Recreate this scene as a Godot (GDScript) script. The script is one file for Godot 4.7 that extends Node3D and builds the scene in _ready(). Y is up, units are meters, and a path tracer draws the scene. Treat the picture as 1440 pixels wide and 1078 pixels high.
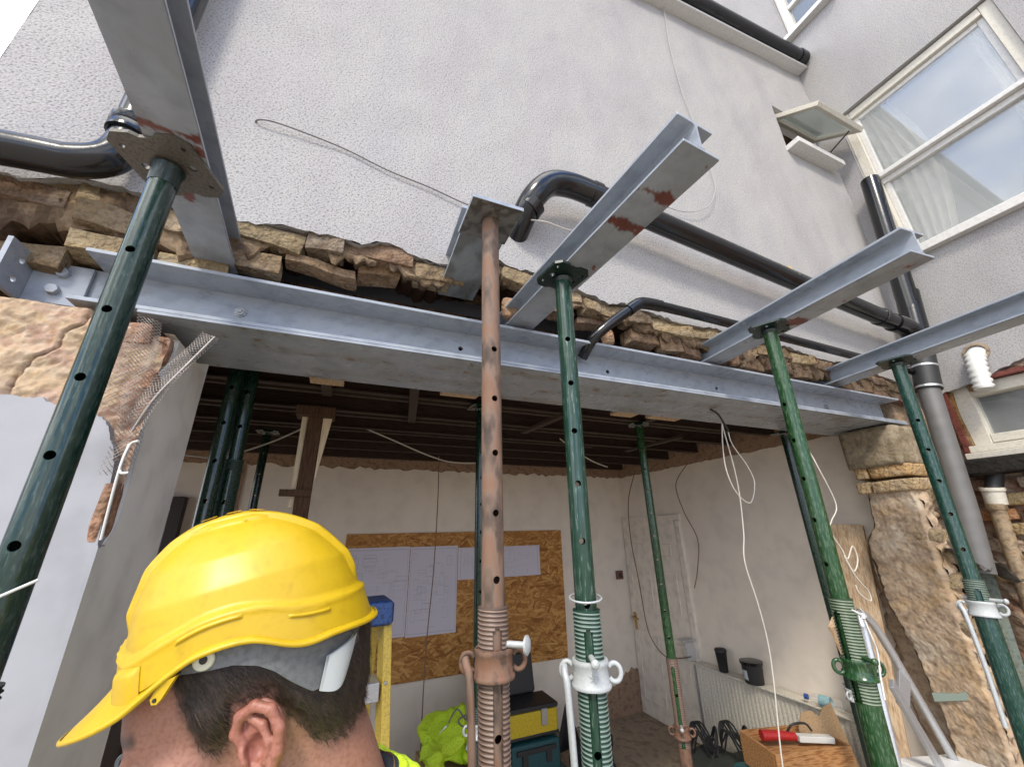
extends Node3D
# Builder's site: needle beams on steel props carry a rendered rear wall above a new opening; a worker in a yellow helmet stands in front.
# World: x runs along the wall, y is up, the wall faces +z and stands at z = -1.17; the ground is y = 0.

const EXPOSURE := 2.7
const SKY_ENERGY := 1.0
const SUN := 0.42

var tex := {}
var mats := {}
var taken := {}
var rng := RandomNumberGenerator.new()
var nz := FastNoiseLite.new()
var nzf := FastNoiseLite.new()


# ---------------------------------------------------------------- mesh builder
class MB:
	var v := PackedVector3Array()
	var n := PackedVector3Array()
	var c := PackedColorArray()
	var uv := PackedVector2Array()
	var ix := PackedInt32Array()
	var col := Color(1, 1, 1)

	func vert(p: Vector3, nn: Vector3, u := Vector2.ZERO) -> int:
		v.append(p); n.append(nn); c.append(col); uv.append(u)
		return v.size() - 1

	func tri(a: int, b: int, d: int) -> void:
		var g := (v[b] - v[a]).cross(v[d] - v[a])
		if g.dot(n[a] + n[b] + n[d]) > 0.0:
			ix.append(a); ix.append(d); ix.append(b)
		else:
			ix.append(a); ix.append(b); ix.append(d)

	func quad_i(a: int, b: int, d: int, e: int) -> void:
		tri(a, b, d); tri(a, d, e)

	func quad(a: Vector3, b: Vector3, d: Vector3, e: Vector3) -> void:
		var nn := (b - a).cross(e - a)
		if nn.length() < 1e-12:
			nn = (d - b).cross(e - b)
		nn = nn.normalized()
		var i := vert(a, nn, Vector2(0, 1)); vert(b, nn, Vector2(1, 1)); vert(d, nn, Vector2(1, 0)); vert(e, nn, Vector2(0, 0))
		quad_i(i, i + 1, i + 2, i + 3)

	func tri_flat(a: Vector3, b: Vector3, d: Vector3) -> void:
		var nn := (b - a).cross(d - a).normalized()
		var i := vert(a, nn); vert(b, nn); vert(d, nn)
		tri(i, i + 1, i + 2)

	func box(xf: Transform3D, size: Vector3, bev := 0.0) -> void:
		var h := size * 0.5
		var b := minf(bev, minf(h.x, minf(h.y, h.z)) * 0.9)
		if b <= 0.0:
			for ax in 3:
				for s in [-1.0, 1.0]:
					var a := Vector3.ZERO; var p := Vector3.ZERO; var q := Vector3.ZERO
					a[ax] = s * h[ax]; p[(ax + 1) % 3] = h[(ax + 1) % 3]; q[(ax + 2) % 3] = h[(ax + 2) % 3]
					var nn := Vector3.ZERO; nn[ax] = s
					nn = (xf.basis * nn).normalized()
					var i := vert(xf * (a - p - q), nn); vert(xf * (a + p - q), nn); vert(xf * (a + p + q), nn); vert(xf * (a - p + q), nn)
					quad_i(i, i + 1, i + 2, i + 3)
			return
		var id := {}
		for sx in [-1, 1]:
			for sy in [-1, 1]:
				for sz in [-1, 1]:
					var s := Vector3(sx, sy, sz)
					for ax in 3:
						var p := Vector3(s.x * (h.x - b), s.y * (h.y - b), s.z * (h.z - b))
						p[ax] = s[ax] * h[ax]
						var nn := Vector3.ZERO; nn[ax] = s[ax]
						id[[sx, sy, sz, ax]] = vert(xf * p, (xf.basis * nn).normalized())
					tri(id[[sx, sy, sz, 0]], id[[sx, sy, sz, 1]], id[[sx, sy, sz, 2]])
		for ax in 3:
			var a1 := (ax + 1) % 3; var a2 := (ax + 2) % 3
			for s in [-1, 1]:
				var k := []
				for q in [[-1, -1], [1, -1], [1, 1], [-1, 1]]:
					var e := [0, 0, 0, ax]; e[ax] = s; e[a1] = q[0]; e[a2] = q[1]
					k.append(id[e])
				quad_i(k[0], k[1], k[2], k[3])
			for s1 in [-1, 1]:
				for s2 in [-1, 1]:
					var e := [-1, -1, -1, a1]; e[a1] = s1; e[a2] = s2
					var i0 = id[e.duplicate()]; e[3] = a2; var i1 = id[e.duplicate()]
					e[ax] = 1; var i2 = id[e.duplicate()]; e[3] = a1; var i3 = id[e.duplicate()]
					quad_i(i0, i1, i2, i3)

	func bar(a: Vector3, b: Vector3, w: float, t: float, up := Vector3.UP, bev := 0.002) -> void:
		var z := (b - a).normalized()
		var x := up.cross(z)
		if x.length() < 0.01:
			x = Vector3.RIGHT.cross(z)
		x = x.normalized()
		var y := z.cross(x)
		box(Transform3D(Basis(x, y, z), (a + b) * 0.5), Vector3(w, t, (b - a).length()), bev)

	func tube(pts: Array, radius, sides := 10, cap := true, r1 := -1.0) -> void:
		var m := pts.size()
		var side := Vector3.ZERO
		var prev := Vector3.ZERO
		var first := v.size()
		for i in m:
			var d: Vector3 = (pts[mini(i + 1, m - 1)] - pts[maxi(i - 1, 0)]).normalized()
			if i == 0:
				side = d.cross(Vector3(0.31, 0.87, 0.38)).normalized()
			else:
				side = (side - d * side.dot(d)).normalized()
			prev = d
			var up := d.cross(side)
			var r: float = radius[i] if radius is Array else radius
			if r1 >= 0.0:
				r = lerpf(r, r1, float(i) / (m - 1))
			for k in sides + 1:
				var a := TAU * k / sides
				var o := side * cos(a) + up * sin(a)
				vert(pts[i] + o * r, o, Vector2(float(k) / sides, float(i)))
		for i in m - 1:
			for k in sides:
				var a := first + i * (sides + 1) + k
				quad_i(a, a + 1, a + sides + 2, a + sides + 1)
		if cap:
			for e in 2:
				var i := 0 if e == 0 else m - 1
				var d: Vector3 = (pts[0] - pts[1]).normalized() if e == 0 else (pts[m - 1] - pts[m - 2]).normalized()
				var base := first + i * (sides + 1)
				var ce := vert(pts[i], d)
				for k in sides:
					var p := vert(v[base + k], d); var q := vert(v[base + k + 1], d)
					tri(ce, p, q)

	func lathe(xf: Transform3D, prof: Array, sides := 24, sharp := 0.6) -> void:
		var m := prof.size()
		var dirs := []
		for i in m - 1:
			var d: Vector2 = (prof[i + 1] - prof[i]).normalized()
			dirs.append(Vector2(d.y, -d.x))
		for i in m - 1:
			var na: Vector2 = dirs[i]; var nb: Vector2 = dirs[i]
			if i > 0 and dirs[i - 1].dot(dirs[i]) > sharp:
				na = (dirs[i - 1] + dirs[i]).normalized()
			if i < m - 2 and dirs[i + 1].dot(dirs[i]) > sharp:
				nb = (dirs[i + 1] + dirs[i]).normalized()
			var first := v.size()
			for k in sides + 1:
				var a := TAU * k / sides
				var o := Vector3(cos(a), 0, sin(a))
				vert(xf * (o * prof[i].x + Vector3.UP * prof[i].y), (xf.basis * (o * na.x + Vector3.UP * na.y)).normalized(), Vector2(float(k) / sides, 0))
				vert(xf * (o * prof[i + 1].x + Vector3.UP * prof[i + 1].y), (xf.basis * (o * nb.x + Vector3.UP * nb.y)).normalized(), Vector2(float(k) / sides, 1))
			for k in sides:
				var a := first + k * 2
				quad_i(a, a + 1, a + 3, a + 2)

	func prism(xf: Transform3D, poly: PackedVector2Array, depth: float) -> void:
		var t := Geometry2D.triangulate_polygon(poly)
		for s in 2:
			var z := 0.0 if s == 0 else depth
			var nn := (xf.basis * Vector3(0, 0, -1 if s == 0 else 1)).normalized()
			var first := v.size()
			for p in poly:
				vert(xf * Vector3(p.x, p.y, z), nn)
			for i in range(0, t.size(), 3):
				tri(first + t[i], first + t[i + 1], first + t[i + 2])
		var area := 0.0
		for i in poly.size():
			area += poly[i].cross(poly[(i + 1) % poly.size()])
		for i in poly.size():
			var a := poly[i]; var b := poly[(i + 1) % poly.size()]
			var d := (b - a).normalized() * signf(area)
			var nn := (xf.basis * Vector3(d.y, -d.x, 0)).normalized()
			var k := vert(xf * Vector3(a.x, a.y, 0), nn); vert(xf * Vector3(b.x, b.y, 0), nn); vert(xf * Vector3(b.x, b.y, depth), nn); vert(xf * Vector3(a.x, a.y, depth), nn)
			quad_i(k, k + 1, k + 2, k + 3)

	# smooth sheet of nu x nv points; fp gives a point, fc a colour
	func grid(nu: int, nv: int, fp: Callable, fc = null, wrap := false, flip := 1.0, skip = null) -> void:
		var first := v.size()
		var p := []
		for j in nv:
			for i in nu:
				p.append(fp.call(i, j))
		for j in nv:
			for i in nu:
				var i0 := i - 1; var i1 := i + 1
				if wrap:
					if i0 < 0: i0 = nu - 2
					if i1 > nu - 1: i1 = 1
				else:
					i0 = maxi(i0, 0); i1 = mini(i1, nu - 1)
				var du: Vector3 = p[j * nu + i1] - p[j * nu + i0]
				var dv: Vector3 = p[mini(j + 1, nv - 1) * nu + i] - p[maxi(j - 1, 0) * nu + i]
				var nn := du.cross(dv) * flip
				nn = nn.normalized() if nn.length() > 1e-14 else Vector3.UP
				if fc != null:
					col = fc.call(i, j, p[j * nu + i])
				vert(p[j * nu + i], nn, Vector2(float(i) / (nu - 1), float(j) / (nv - 1)))
		for j in nv - 1:
			for i in nu - 1:
				if skip != null and skip.call(i, j):
					continue
				var a := first + j * nu + i
				quad_i(a, a + 1, a + nu + 1, a + nu)
		col = Color(1, 1, 1)

	# rough lump: a rounded box on a lattice of m cells a side, pushed about by noise
	func rock(xf: Transform3D, size: Vector3, m: int, rnd: float, amp: float, noise: FastNoiseLite, off: Vector3, fc = null) -> void:
		var id := {}
		var faces := []
		var pos := []
		for ax in 3:
			var a1 := (ax + 1) % 3; var a2 := (ax + 2) % 3
			for s in [0, m]:
				for i in m:
					for j in m:
						var q := []
						for e in [[0, 0], [1, 0], [1, 1], [0, 1]]:
							var k := Vector3i.ZERO; k[ax] = s; k[a1] = i + e[0]; k[a2] = j + e[1]
							if not id.has(k):
								id[k] = pos.size()
								var u := Vector3(k) / m * 2.0 - Vector3.ONE
								var h := size * 0.5
								var inner := h - Vector3.ONE * rnd
								var pt := u * h
								var cl := pt.clamp(-inner, inner)
								var o := pt - cl
								if o.length() > 1e-9:
									pt = cl + o.normalized() * minf(o.length(), rnd)
								var w := pt * 34.0 + off
								pt += Vector3(noise.get_noise_3dv(w), noise.get_noise_3dv(w + Vector3(71, 0, 0)), noise.get_noise_3dv(w + Vector3(0, 53, 9))) * amp
								pos.append(pt)
							q.append(id[k])
						if (s == 0):
							q.reverse()
						faces.append(q)
		var nn := []
		nn.resize(pos.size()); nn.fill(Vector3.ZERO)
		for q in faces:
			var g: Vector3 = (pos[q[2]] - pos[q[0]]).cross(pos[q[3]] - pos[q[1]])
			for k in q:
				nn[k] += g
		var first := v.size()
		for k in pos.size():
			if fc != null:
				col = fc.call(pos[k])
			vert(xf * pos[k], (xf.basis * nn[k]).normalized())
		for q in faces:
			quad_i(first + q[0], first + q[1], first + q[2], first + q[3])
		col = Color(1, 1, 1)

	# sharp facets instead of smooth shading
	func facet() -> void:
		var v2 := PackedVector3Array(); var n2 := PackedVector3Array(); var c2 := PackedColorArray(); var u2 := PackedVector2Array(); var i2 := PackedInt32Array()
		for t in range(0, ix.size(), 3):
			var a := ix[t]; var b := ix[t + 1]; var d := ix[t + 2]
			var g := -(v[b] - v[a]).cross(v[d] - v[a]).normalized()
			var cc := (c[a] + c[b] + c[d]) / 3.0
			for k in [a, b, d]:
				i2.append(v2.size()); v2.append(v[k]); n2.append((g * 0.75 + n[k] * 0.25).normalized()); c2.append(cc); u2.append(uv[k])
		v = v2; n = n2; c = c2; uv = u2; ix = i2

	func mesh() -> ArrayMesh:
		var a := []
		a.resize(Mesh.ARRAY_MAX)
		a[Mesh.ARRAY_VERTEX] = v; a[Mesh.ARRAY_NORMAL] = n; a[Mesh.ARRAY_COLOR] = c; a[Mesh.ARRAY_TEX_UV] = uv; a[Mesh.ARRAY_INDEX] = ix
		var m := ArrayMesh.new()
		m.add_surface_from_arrays(Mesh.PRIMITIVE_TRIANGLES, a)
		return m


# ---------------------------------------------------------------- nodes
func numbered(called: String) -> String:
	if not taken.has(called):
		taken[called] = 0
		return called
	taken[called] += 1
	return "%s_%03d" % [called, taken[called]]

func child_name(called: String, parent: Node) -> String:
	if not parent.has_node(called):
		return called
	var i := 1
	while parent.has_node("%s_%03d" % [called, i]):
		i += 1
	return "%s_%03d" % [called, i]

func put(o: Node3D, called: String, parent: Node) -> void:
	o.name = numbered(called) if parent == self else child_name(called, parent)
	parent.add_child(o, true)

func obj(called: String, mb: MB, material: Material, parent: Node = self) -> MeshInstance3D:
	var o := MeshInstance3D.new()
	o.mesh = mb.mesh()
	o.material_override = null
	(o.mesh as ArrayMesh).surface_set_material(0, material)
	put(o, called, parent)
	return o

func tag(o: Node3D, label: String, category: String, group := "", kind := "") -> Node3D:
	if label: o.set_meta("label", label)
	if category: o.set_meta("category", category)
	if group: o.set_meta("group", group)
	if kind: o.set_meta("kind", kind)
	return o

func thing(called: String, label: String, category: String, at := Vector3.ZERO, group := "") -> Node3D:
	var o := Node3D.new()
	put(o, called, self)
	o.position = at
	tag(o, label, category, group)
	return o

func struct(called: String, mb: MB, material: Material) -> MeshInstance3D:
	var o := obj(called, mb, material)
	o.set_meta("kind", "structure")
	return o

func P(x: float, y: float, i: float) -> Vector3:   # x along the wall, height, distance from the camera's plane into the house
	return Vector3(x, y, -i)

func T(at: Vector3, rx := 0.0, ry := 0.0, rz := 0.0) -> Transform3D:
	return Transform3D(Basis.from_euler(Vector3(deg_to_rad(rx), deg_to_rad(ry), deg_to_rad(rz))), at)

func smooth(pts: Array, per := 6) -> Array:
	var out := []
	var m := pts.size()
	for i in m - 1:
		var a: Vector3 = pts[maxi(i - 1, 0)]; var b: Vector3 = pts[i]; var d: Vector3 = pts[i + 1]; var e: Vector3 = pts[mini(i + 2, m - 1)]
		for k in per:
			out.append(b.cubic_interpolate(d, a, e, float(k) / per))
	out.append(pts[m - 1])
	return out

func curve(x: float, t: Array) -> float:   # piecewise smooth table of [x, y] pairs
	if x <= t[0][0]: return t[0][1]
	for i in t.size() - 1:
		if x <= t[i + 1][0]:
			var f: float = (x - t[i][0]) / (t[i + 1][0] - t[i][0])
			return lerpf(t[i][1], t[i + 1][1], f)
	return t[t.size() - 1][1]

func curve_s(x: float, t: Array) -> float:   # the same without corners
	if x <= t[0][0]: return t[0][1]
	for i in t.size() - 1:
		if x <= t[i + 1][0]:
			var f: float = (x - t[i][0]) / (t[i + 1][0] - t[i][0])
			var y0: float = t[maxi(i - 1, 0)][1]; var y3: float = t[mini(i + 2, t.size() - 1)][1]
			return cubic_interpolate(t[i][1], t[i + 1][1], y0, y3, f)
	return t[t.size() - 1][1]

func ss(a: float, b: float, x: float) -> float:
	return smoothstep(a, b, x)

func lin(r: float, g: float, b: float) -> Color:
	return Color(r, g, b)


# ---------------------------------------------------------------- textures and materials
func noise_tex(freq: float, ramp: Array, size := 512, octaves := 4, type := FastNoiseLite.TYPE_SIMPLEX_SMOOTH, sd := 1) -> NoiseTexture2D:
	var f := FastNoiseLite.new()
	f.noise_type = type; f.frequency = freq; f.seed = sd
	f.fractal_type = FastNoiseLite.FRACTAL_FBM; f.fractal_octaves = octaves
	var t := NoiseTexture2D.new()
	t.width = size; t.height = size; t.seamless = true; t.noise = f
	if ramp.size():
		var g := Gradient.new()
		var o := PackedFloat32Array(); var c := PackedColorArray()
		for r in ramp:
			o.append(r[0]); c.append(r[1])
		g.offsets = o; g.colors = c
		t.color_ramp = g
	return t

func gr(x: float) -> Color:
	return Color(x, x, x)

func mat(called: String, color: Color, rough: float, metal := 0.0, opt := {}) -> StandardMaterial3D:
	if mats.has(called):
		return mats[called]
	var m := StandardMaterial3D.new()
	m.resource_name = called
	m.albedo_color = Color(color.linear_to_srgb(), color.a)
	m.roughness = rough; m.metallic = metal
	m.vertex_color_use_as_albedo = true
	if opt.has("tex"):
		m.albedo_texture = opt.tex
	if opt.has("rtex"):
		m.roughness_texture = opt.rtex
	if opt.has("bump"):
		m.heightmap_enabled = true; m.heightmap_texture = opt.bump; m.heightmap_scale = opt.get("bumpcm", 0.2)
	if opt.has("detail"):
		m.detail_enabled = true; m.detail_albedo = opt.detail; m.detail_blend_mode = BaseMaterial3D.BLEND_MODE_MUL; m.detail_uv_layer = BaseMaterial3D.DETAIL_UV_2; m.uv2_triplanar = true; m.uv2_world_triplanar = true; m.uv2_scale = Vector3(0.2, 0.07, 0.2); m.uv2_offset = opt.get("offset", Vector3.ZERO)
	if not opt.get("uv", false):
		m.uv1_triplanar = true
		if opt.get("world", false): m.uv1_world_triplanar = true
	m.uv1_scale = opt.get("scale", Vector3.ONE)
	m.uv1_offset = opt.get("offset", Vector3.ZERO)
	if opt.has("spec"): m.metallic_specular = opt.spec
	if opt.has("coat"):
		m.clearcoat_enabled = true; m.clearcoat = opt.coat; m.clearcoat_roughness = opt.get("coatr", 0.1)
	if opt.has("sss"):
		m.subsurf_scatter_enabled = true; m.subsurf_scatter_strength = opt.sss
	if opt.has("back"):
		m.backlight_enabled = true; m.backlight = opt.back
	if opt.has("rim"):
		m.rim_enabled = true; m.rim = opt.rim; m.rim_tint = 0.7
	mats[called] = m
	return m

func paint_image(w: int, h: int, fill: Color) -> Image:
	var im := Image.create(w, h, false, Image.FORMAT_RGB8)
	im.fill(fill)
	return im

func flakes_image() -> Image:   # pressed wood strands of a strand board
	var r := RandomNumberGenerator.new(); r.seed = 5
	var s := 1024
	var im := paint_image(s, s, Color(0.66, 0.45, 0.21))
	for k in 5200:
		var cx := r.randi_range(0, s - 1); var cy := r.randi_range(0, s - 1)
		var a := r.randfn(0.0, 0.55)
		var ln := r.randf_range(26, 92); var wd := r.randf_range(4, 15)
		var t := r.randf()
		var c := Color(0.70, 0.48, 0.23).lerp(Color(0.90, 0.70, 0.42), t * t if r.randf() < 0.8 else 1.0 - t * 0.3)
		if r.randf() < 0.12: c = Color(0.60, 0.39, 0.17)
		var dx := cos(a); var dy := sin(a)
		var u := -ln / 2
		while u < ln / 2:
			var w := -wd / 2
			while w < wd / 2:
				var sh := 0.93 + 0.07 * sin(w * 2.1 + u * 0.03)
				if absf(w) > wd / 2 - 1.0: sh = 0.86
				im.set_pixel(posmod(int(cx + dx * u - dy * w), s), posmod(int(cy + dy * u + dx * w), s), Color(c.r * sh, c.g * sh, c.b * sh))
				w += 1.0
			u += 1.0
	return im

func make_textures() -> void:
	tex.fleck = noise_tex(0.035, [[0.0, gr(0.72)], [0.45, gr(0.93)], [0.62, gr(1.0)], [1.0, gr(0.88)]], 512, 5, FastNoiseLite.TYPE_SIMPLEX_SMOOTH, 3)
	tex.soft = noise_tex(0.03, [[0.0, gr(0.88)], [0.5, gr(0.98)], [1.0, gr(1.0)]], 512, 5, FastNoiseLite.TYPE_SIMPLEX_SMOOTH, 4)
	tex.plain = noise_tex(0.012, [[0.0, gr(0.94)], [0.5, gr(0.985)], [1.0, gr(1.0)]], 512, 6, FastNoiseLite.TYPE_SIMPLEX_SMOOTH, 5)
	tex.stone_s = noise_tex(0.02, [[0.0, Color(0.76, 0.71, 0.66)], [0.4, Color(0.93, 0.90, 0.87)], [0.55, Color(1, 0.99, 0.96)], [0.75, Color(0.97, 0.92, 0.85)], [1.0, Color(0.86, 0.78, 0.70)]], 512, 5, FastNoiseLite.TYPE_SIMPLEX_SMOOTH, 17)
	tex.cloud = noise_tex(0.008, [[0.0, gr(0.88)], [0.5, gr(0.97)], [1.0, gr(1.0)]], 512, 4, FastNoiseLite.TYPE_SIMPLEX_SMOOTH, 8)
	tex.cast_h = noise_tex(0.30, [], 2048, 4, FastNoiseLite.TYPE_SIMPLEX_SMOOTH, 11)
	tex.cast_h.seamless = false
	tex.cast_c = noise_tex(0.30, [[0.0, gr(0.48)], [0.26, gr(0.78)], [0.42, gr(0.95)], [1.0, gr(1.0)]], 2048, 4, FastNoiseLite.TYPE_SIMPLEX_SMOOTH, 11)
	tex.cast_c.seamless = false
	tex.cast_stain = noise_tex(0.011, [[0.0, Color(0.94, 0.935, 0.93)], [0.36, Color(0.978, 0.975, 0.973)], [0.6, Color(1, 1, 0.985)], [1.0, Color(0.97, 0.97, 0.975)]], 1024, 6, FastNoiseLite.TYPE_SIMPLEX_SMOOTH, 21)
	tex.cast_stain.seamless = false
	tex.stone_h = noise_tex(0.02, [], 512, 5, FastNoiseLite.TYPE_SIMPLEX_SMOOTH, 15)
	tex.stone_c = noise_tex(0.02, [[0.0, Color(0.55, 0.46, 0.38)], [0.4, Color(0.88, 0.83, 0.76)], [0.55, Color(1, 0.98, 0.93)], [0.75, Color(0.95, 0.86, 0.72)], [1.0, Color(0.74, 0.60, 0.46)]], 512, 5, FastNoiseLite.TYPE_SIMPLEX_SMOOTH, 16)
	tex.scuff = noise_tex(0.022, [[0.0, Color(0.70, 0.75, 0.72)], [0.52, Color(1, 1, 1)], [0.66, Color(1, 1, 1)], [0.72, Color(2, 2, 2)], [1.0, Color(1, 1, 1)]], 512, 5, FastNoiseLite.TYPE_SIMPLEX_SMOOTH, 31)
	tex.wood = noise_tex(0.03, [[0.0, Color(0.55, 0.45, 0.36)], [0.45, Color(0.9, 0.84, 0.78)], [0.6, Color(1, 1, 1)], [1.0, Color(0.72, 0.62, 0.52)]], 512, 4, FastNoiseLite.TYPE_SIMPLEX_SMOOTH, 41)
	tex.wood_h = noise_tex(0.05, [], 512, 3, FastNoiseLite.TYPE_SIMPLEX_SMOOTH, 42)
	tex.rust = noise_tex(0.012, [[0.0, Color(0.42, 0.41, 0.42)], [0.30, Color(0.74, 0.71, 0.69)], [0.42, Color(0.92, 0.88, 0.85)], [0.5, Color(0.97, 0.93, 0.90)], [0.68, Color(1.0, 0.88, 0.80)], [1.0, Color(0.92, 0.80, 0.72)]], 512, 6, FastNoiseLite.TYPE_SIMPLEX_SMOOTH, 51)
	tex.rough = noise_tex(0.02, [[0.0, gr(0.55)], [1.0, gr(1.0)]], 256, 4, FastNoiseLite.TYPE_SIMPLEX_SMOOTH, 61)
	tex.osb = ImageTexture.create_from_image(flakes_image())

# painted scaffold green worn to pale streaks
func green_paint(called: String, base: Color, worn: Color, edge: float, sd: int, rough := 0.38, sc := Vector3(12, 1.9, 12)) -> StandardMaterial3D:
	var b := base.linear_to_srgb(); var w := worn.linear_to_srgb()
	var t := noise_tex(0.03, [[0.0, b * 0.8], [edge - 0.2, b], [edge - 0.03, b.lerp(w, 0.22)], [edge + 0.03, b.lerp(w, 0.8)], [edge + 0.12, w], [1.0, w * 0.9]], 512, 6, FastNoiseLite.TYPE_SIMPLEX_SMOOTH, sd)
	return mat(called, lin(1, 1, 1), rough, 0.0, {"tex": t, "scale": sc, "bump": tex.fleck, "bumpcm": 0.02, "rtex": tex.rough})

func make_materials() -> void:
	make_textures()
	tex.steel = noise_tex(0.014, [[0.0, gr(0.87)], [0.35, gr(0.96)], [0.55, gr(1.0)], [0.8, Color(0.98, 0.975, 0.96)], [1.0, Color(0.92, 0.90, 0.86)]], 512, 6, FastNoiseLite.TYPE_SIMPLEX_SMOOTH, 33)
	mat("render", lin(0.408, 0.398, 0.402), 0.95, 0, {"tex": tex.cast_c, "bump": tex.cast_h, "bumpcm": 0.27, "scale": Vector3.ONE * 0.2, "offset": Vector3(0.25, 0.55, 0.5), "world": true, "spec": 0.25, "detail": tex.cast_stain})
	mat("render_wing", lin(0.395, 0.386, 0.392), 0.95, 0, {"tex": tex.cast_c, "bump": tex.cast_h, "bumpcm": 0.22, "scale": Vector3.ONE * 0.2, "offset": Vector3(0.25, 0.55, 0.5), "world": true, "spec": 0.25, "detail": tex.cast_stain})
	mat("steel", lin(0.37, 0.40, 0.44), 0.42, 0.0, {"tex": tex.cloud, "scale": Vector3(2.2, 2.2, 2.2), "bump": tex.fleck, "bumpcm": 0.02, "rtex": tex.rough})
	mat("bolt", lin(0.50, 0.52, 0.53), 0.35, 0.8, {"tex": tex.fleck, "scale": Vector3(9, 9, 9)})
	mat("dark_plate", lin(0.145, 0.135, 0.115), 0.5, 0.4, {"tex": tex.fleck, "scale": Vector3(6, 6, 6)})
	green_paint("green_dark", lin(0.008, 0.027, 0.021), lin(0.04, 0.065, 0.056), 0.70, 71, 0.22)
	green_paint("green_mid", lin(0.012, 0.041, 0.027), lin(0.16, 0.20, 0.17), 0.79, 72, 0.24, Vector3(8, 1.0, 8))
	mat("thread_paint", lin(1, 1, 1), 0.5, 0, {"tex": tex.soft, "scale": Vector3(9, 9, 9)})
	mat("green_mid_thread", lin(0.085, 0.155, 0.125), 0.5, 0, {"tex": tex.stone_c, "scale": Vector3(9, 9, 9)})
	mat("green_leaf_thread", lin(0.13, 0.185, 0.115), 0.5, 0, {"tex": tex.stone_c, "scale": Vector3(9, 9, 9)})
	mat("galv_white", lin(0.4, 0.42, 0.425), 0.55, 0.0, {"tex": tex.soft, "scale": Vector3(9, 9, 9), "bump": tex.fleck, "bumpcm": 0.06})
	green_paint("green_leaf", lin(0.011, 0.050, 0.014), lin(0.075, 0.12, 0.07), 0.66, 73, 0.27)
	green_paint("green_teal", lin(0.008, 0.040, 0.029), lin(0.06, 0.10, 0.085), 0.70, 74, 0.27)
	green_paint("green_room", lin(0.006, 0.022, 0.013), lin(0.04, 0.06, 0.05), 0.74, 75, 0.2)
	green_paint("green_head", lin(0.007, 0.020, 0.017), lin(0.06, 0.08, 0.075), 0.72, 76, 0.45)
	mat("rust", lin(0.18, 0.132, 0.104), 0.75, 0.0, {"tex": tex.rust, "scale": Vector3(4, 1.4, 4), "bump": tex.fleck, "bumpcm": 0.04})
	mat("rust_thread", lin(0.18, 0.115, 0.083), 0.75, 0.0, {"tex": tex.rust, "scale": Vector3(5, 5, 5), "bump": tex.fleck, "bumpcm": 0.04})
	mat("galv", lin(0.45, 0.47, 0.48), 0.5, 0.25, {"tex": tex.soft, "scale": Vector3(8, 8, 8), "bump": tex.fleck, "bumpcm": 0.06})
	mat("alu", lin(0.52, 0.53, 0.55), 0.34, 0.7, {"tex": tex.soft, "scale": Vector3(6, 6, 6)})
	mat("brick", lin(0.75, 0.75, 0.75), 0.93, 0, {"tex": tex.stone_s, "bump": tex.stone_h, "bumpcm": 0.9, "scale": Vector3(3.4, 3.4, 3.4), "spec": 0.2})
	mat("rubble", lin(0.72, 0.72, 0.72), 0.93, 0, {"tex": tex.stone_s, "bump": tex.stone_h, "bumpcm": 0.42, "scale": Vector3(2.3, 2.3, 2.3), "world": true, "spec": 0.2})
	mat("mortar", lin(0.2, 0.16, 0.12), 0.95, 0, {"tex": tex.stone_c, "bump": tex.stone_h, "bumpcm": 2.0, "scale": Vector3(2, 2, 2), "world": true, "spec": 0.2})
	mat("plaster_white", lin(0.335, 0.34, 0.37), 0.8, 0, {"tex": tex.cloud, "bump": tex.fleck, "bumpcm": 0.06, "scale": Vector3(1.2, 1.2, 1.2), "world": true})
	mat("plaster_reveal", lin(0.78, 0.76, 0.72), 0.8, 0, {"tex": tex.cloud, "bump": tex.fleck, "bumpcm": 0.06, "scale": Vector3(1.2, 1.2, 1.2), "world": true})
	mat("wedge_wood", lin(0.80, 0.66, 0.46), 0.75, 0, {"tex": tex.soft, "scale": Vector3(6, 0.6, 6)})  # pale wood, lightened further to stand in for light on the wedges
	mat("plaster_room", lin(0.88, 0.79, 0.68), 0.85, 0, {"tex": tex.plain, "bump": tex.fleck, "bumpcm": 0.08, "scale": Vector3(0.7, 0.7, 0.7), "world": true})
	mat("plaster_bare", lin(0.36, 0.25, 0.18), 0.9, 0, {"tex": tex.stone_s, "bump": tex.stone_h, "bumpcm": 0.6, "scale": Vector3(1.3, 1.3, 1.3), "world": true})
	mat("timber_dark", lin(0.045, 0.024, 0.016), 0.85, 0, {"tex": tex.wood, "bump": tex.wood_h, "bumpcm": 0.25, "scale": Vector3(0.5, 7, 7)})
	mat("timber_up", lin(0.105, 0.058, 0.03), 0.8, 0, {"tex": tex.wood, "bump": tex.wood_h, "bumpcm": 0.2, "scale": Vector3(8, 0.6, 8)})
	mat("timber_new", lin(0.6, 0.47, 0.32), 0.75, 0, {"tex": tex.wood, "bump": tex.wood_h, "bumpcm": 0.15, "scale": Vector3(6, 0.6, 6)})
	mat("timber_lath", lin(0.065, 0.047, 0.034), 0.85, 0, {"tex": tex.wood, "scale": Vector3(0.6, 6, 6)})
	mat("black_pipe", lin(0.006, 0.0065, 0.008), 0.24, 0, {"rtex": tex.rough, "scale": Vector3(5, 5, 5), "bump": tex.fleck, "bumpcm": 0.015})
	mat("black_dull", lin(0.02, 0.02, 0.021), 0.55, 0, {"tex": tex.fleck, "scale": Vector3(5, 5, 5)})
	mat("grey_pipe", lin(0.13, 0.127, 0.125), 0.45, 0, {"tex": tex.cloud, "scale": Vector3(2, 2, 2)})
	mat("brown_pipe", lin(0.30, 0.25, 0.19), 0.6, 0, {"tex": tex.stone_c, "scale": Vector3(2, 2, 2), "bump": tex.fleck, "bumpcm": 0.05})
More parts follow.
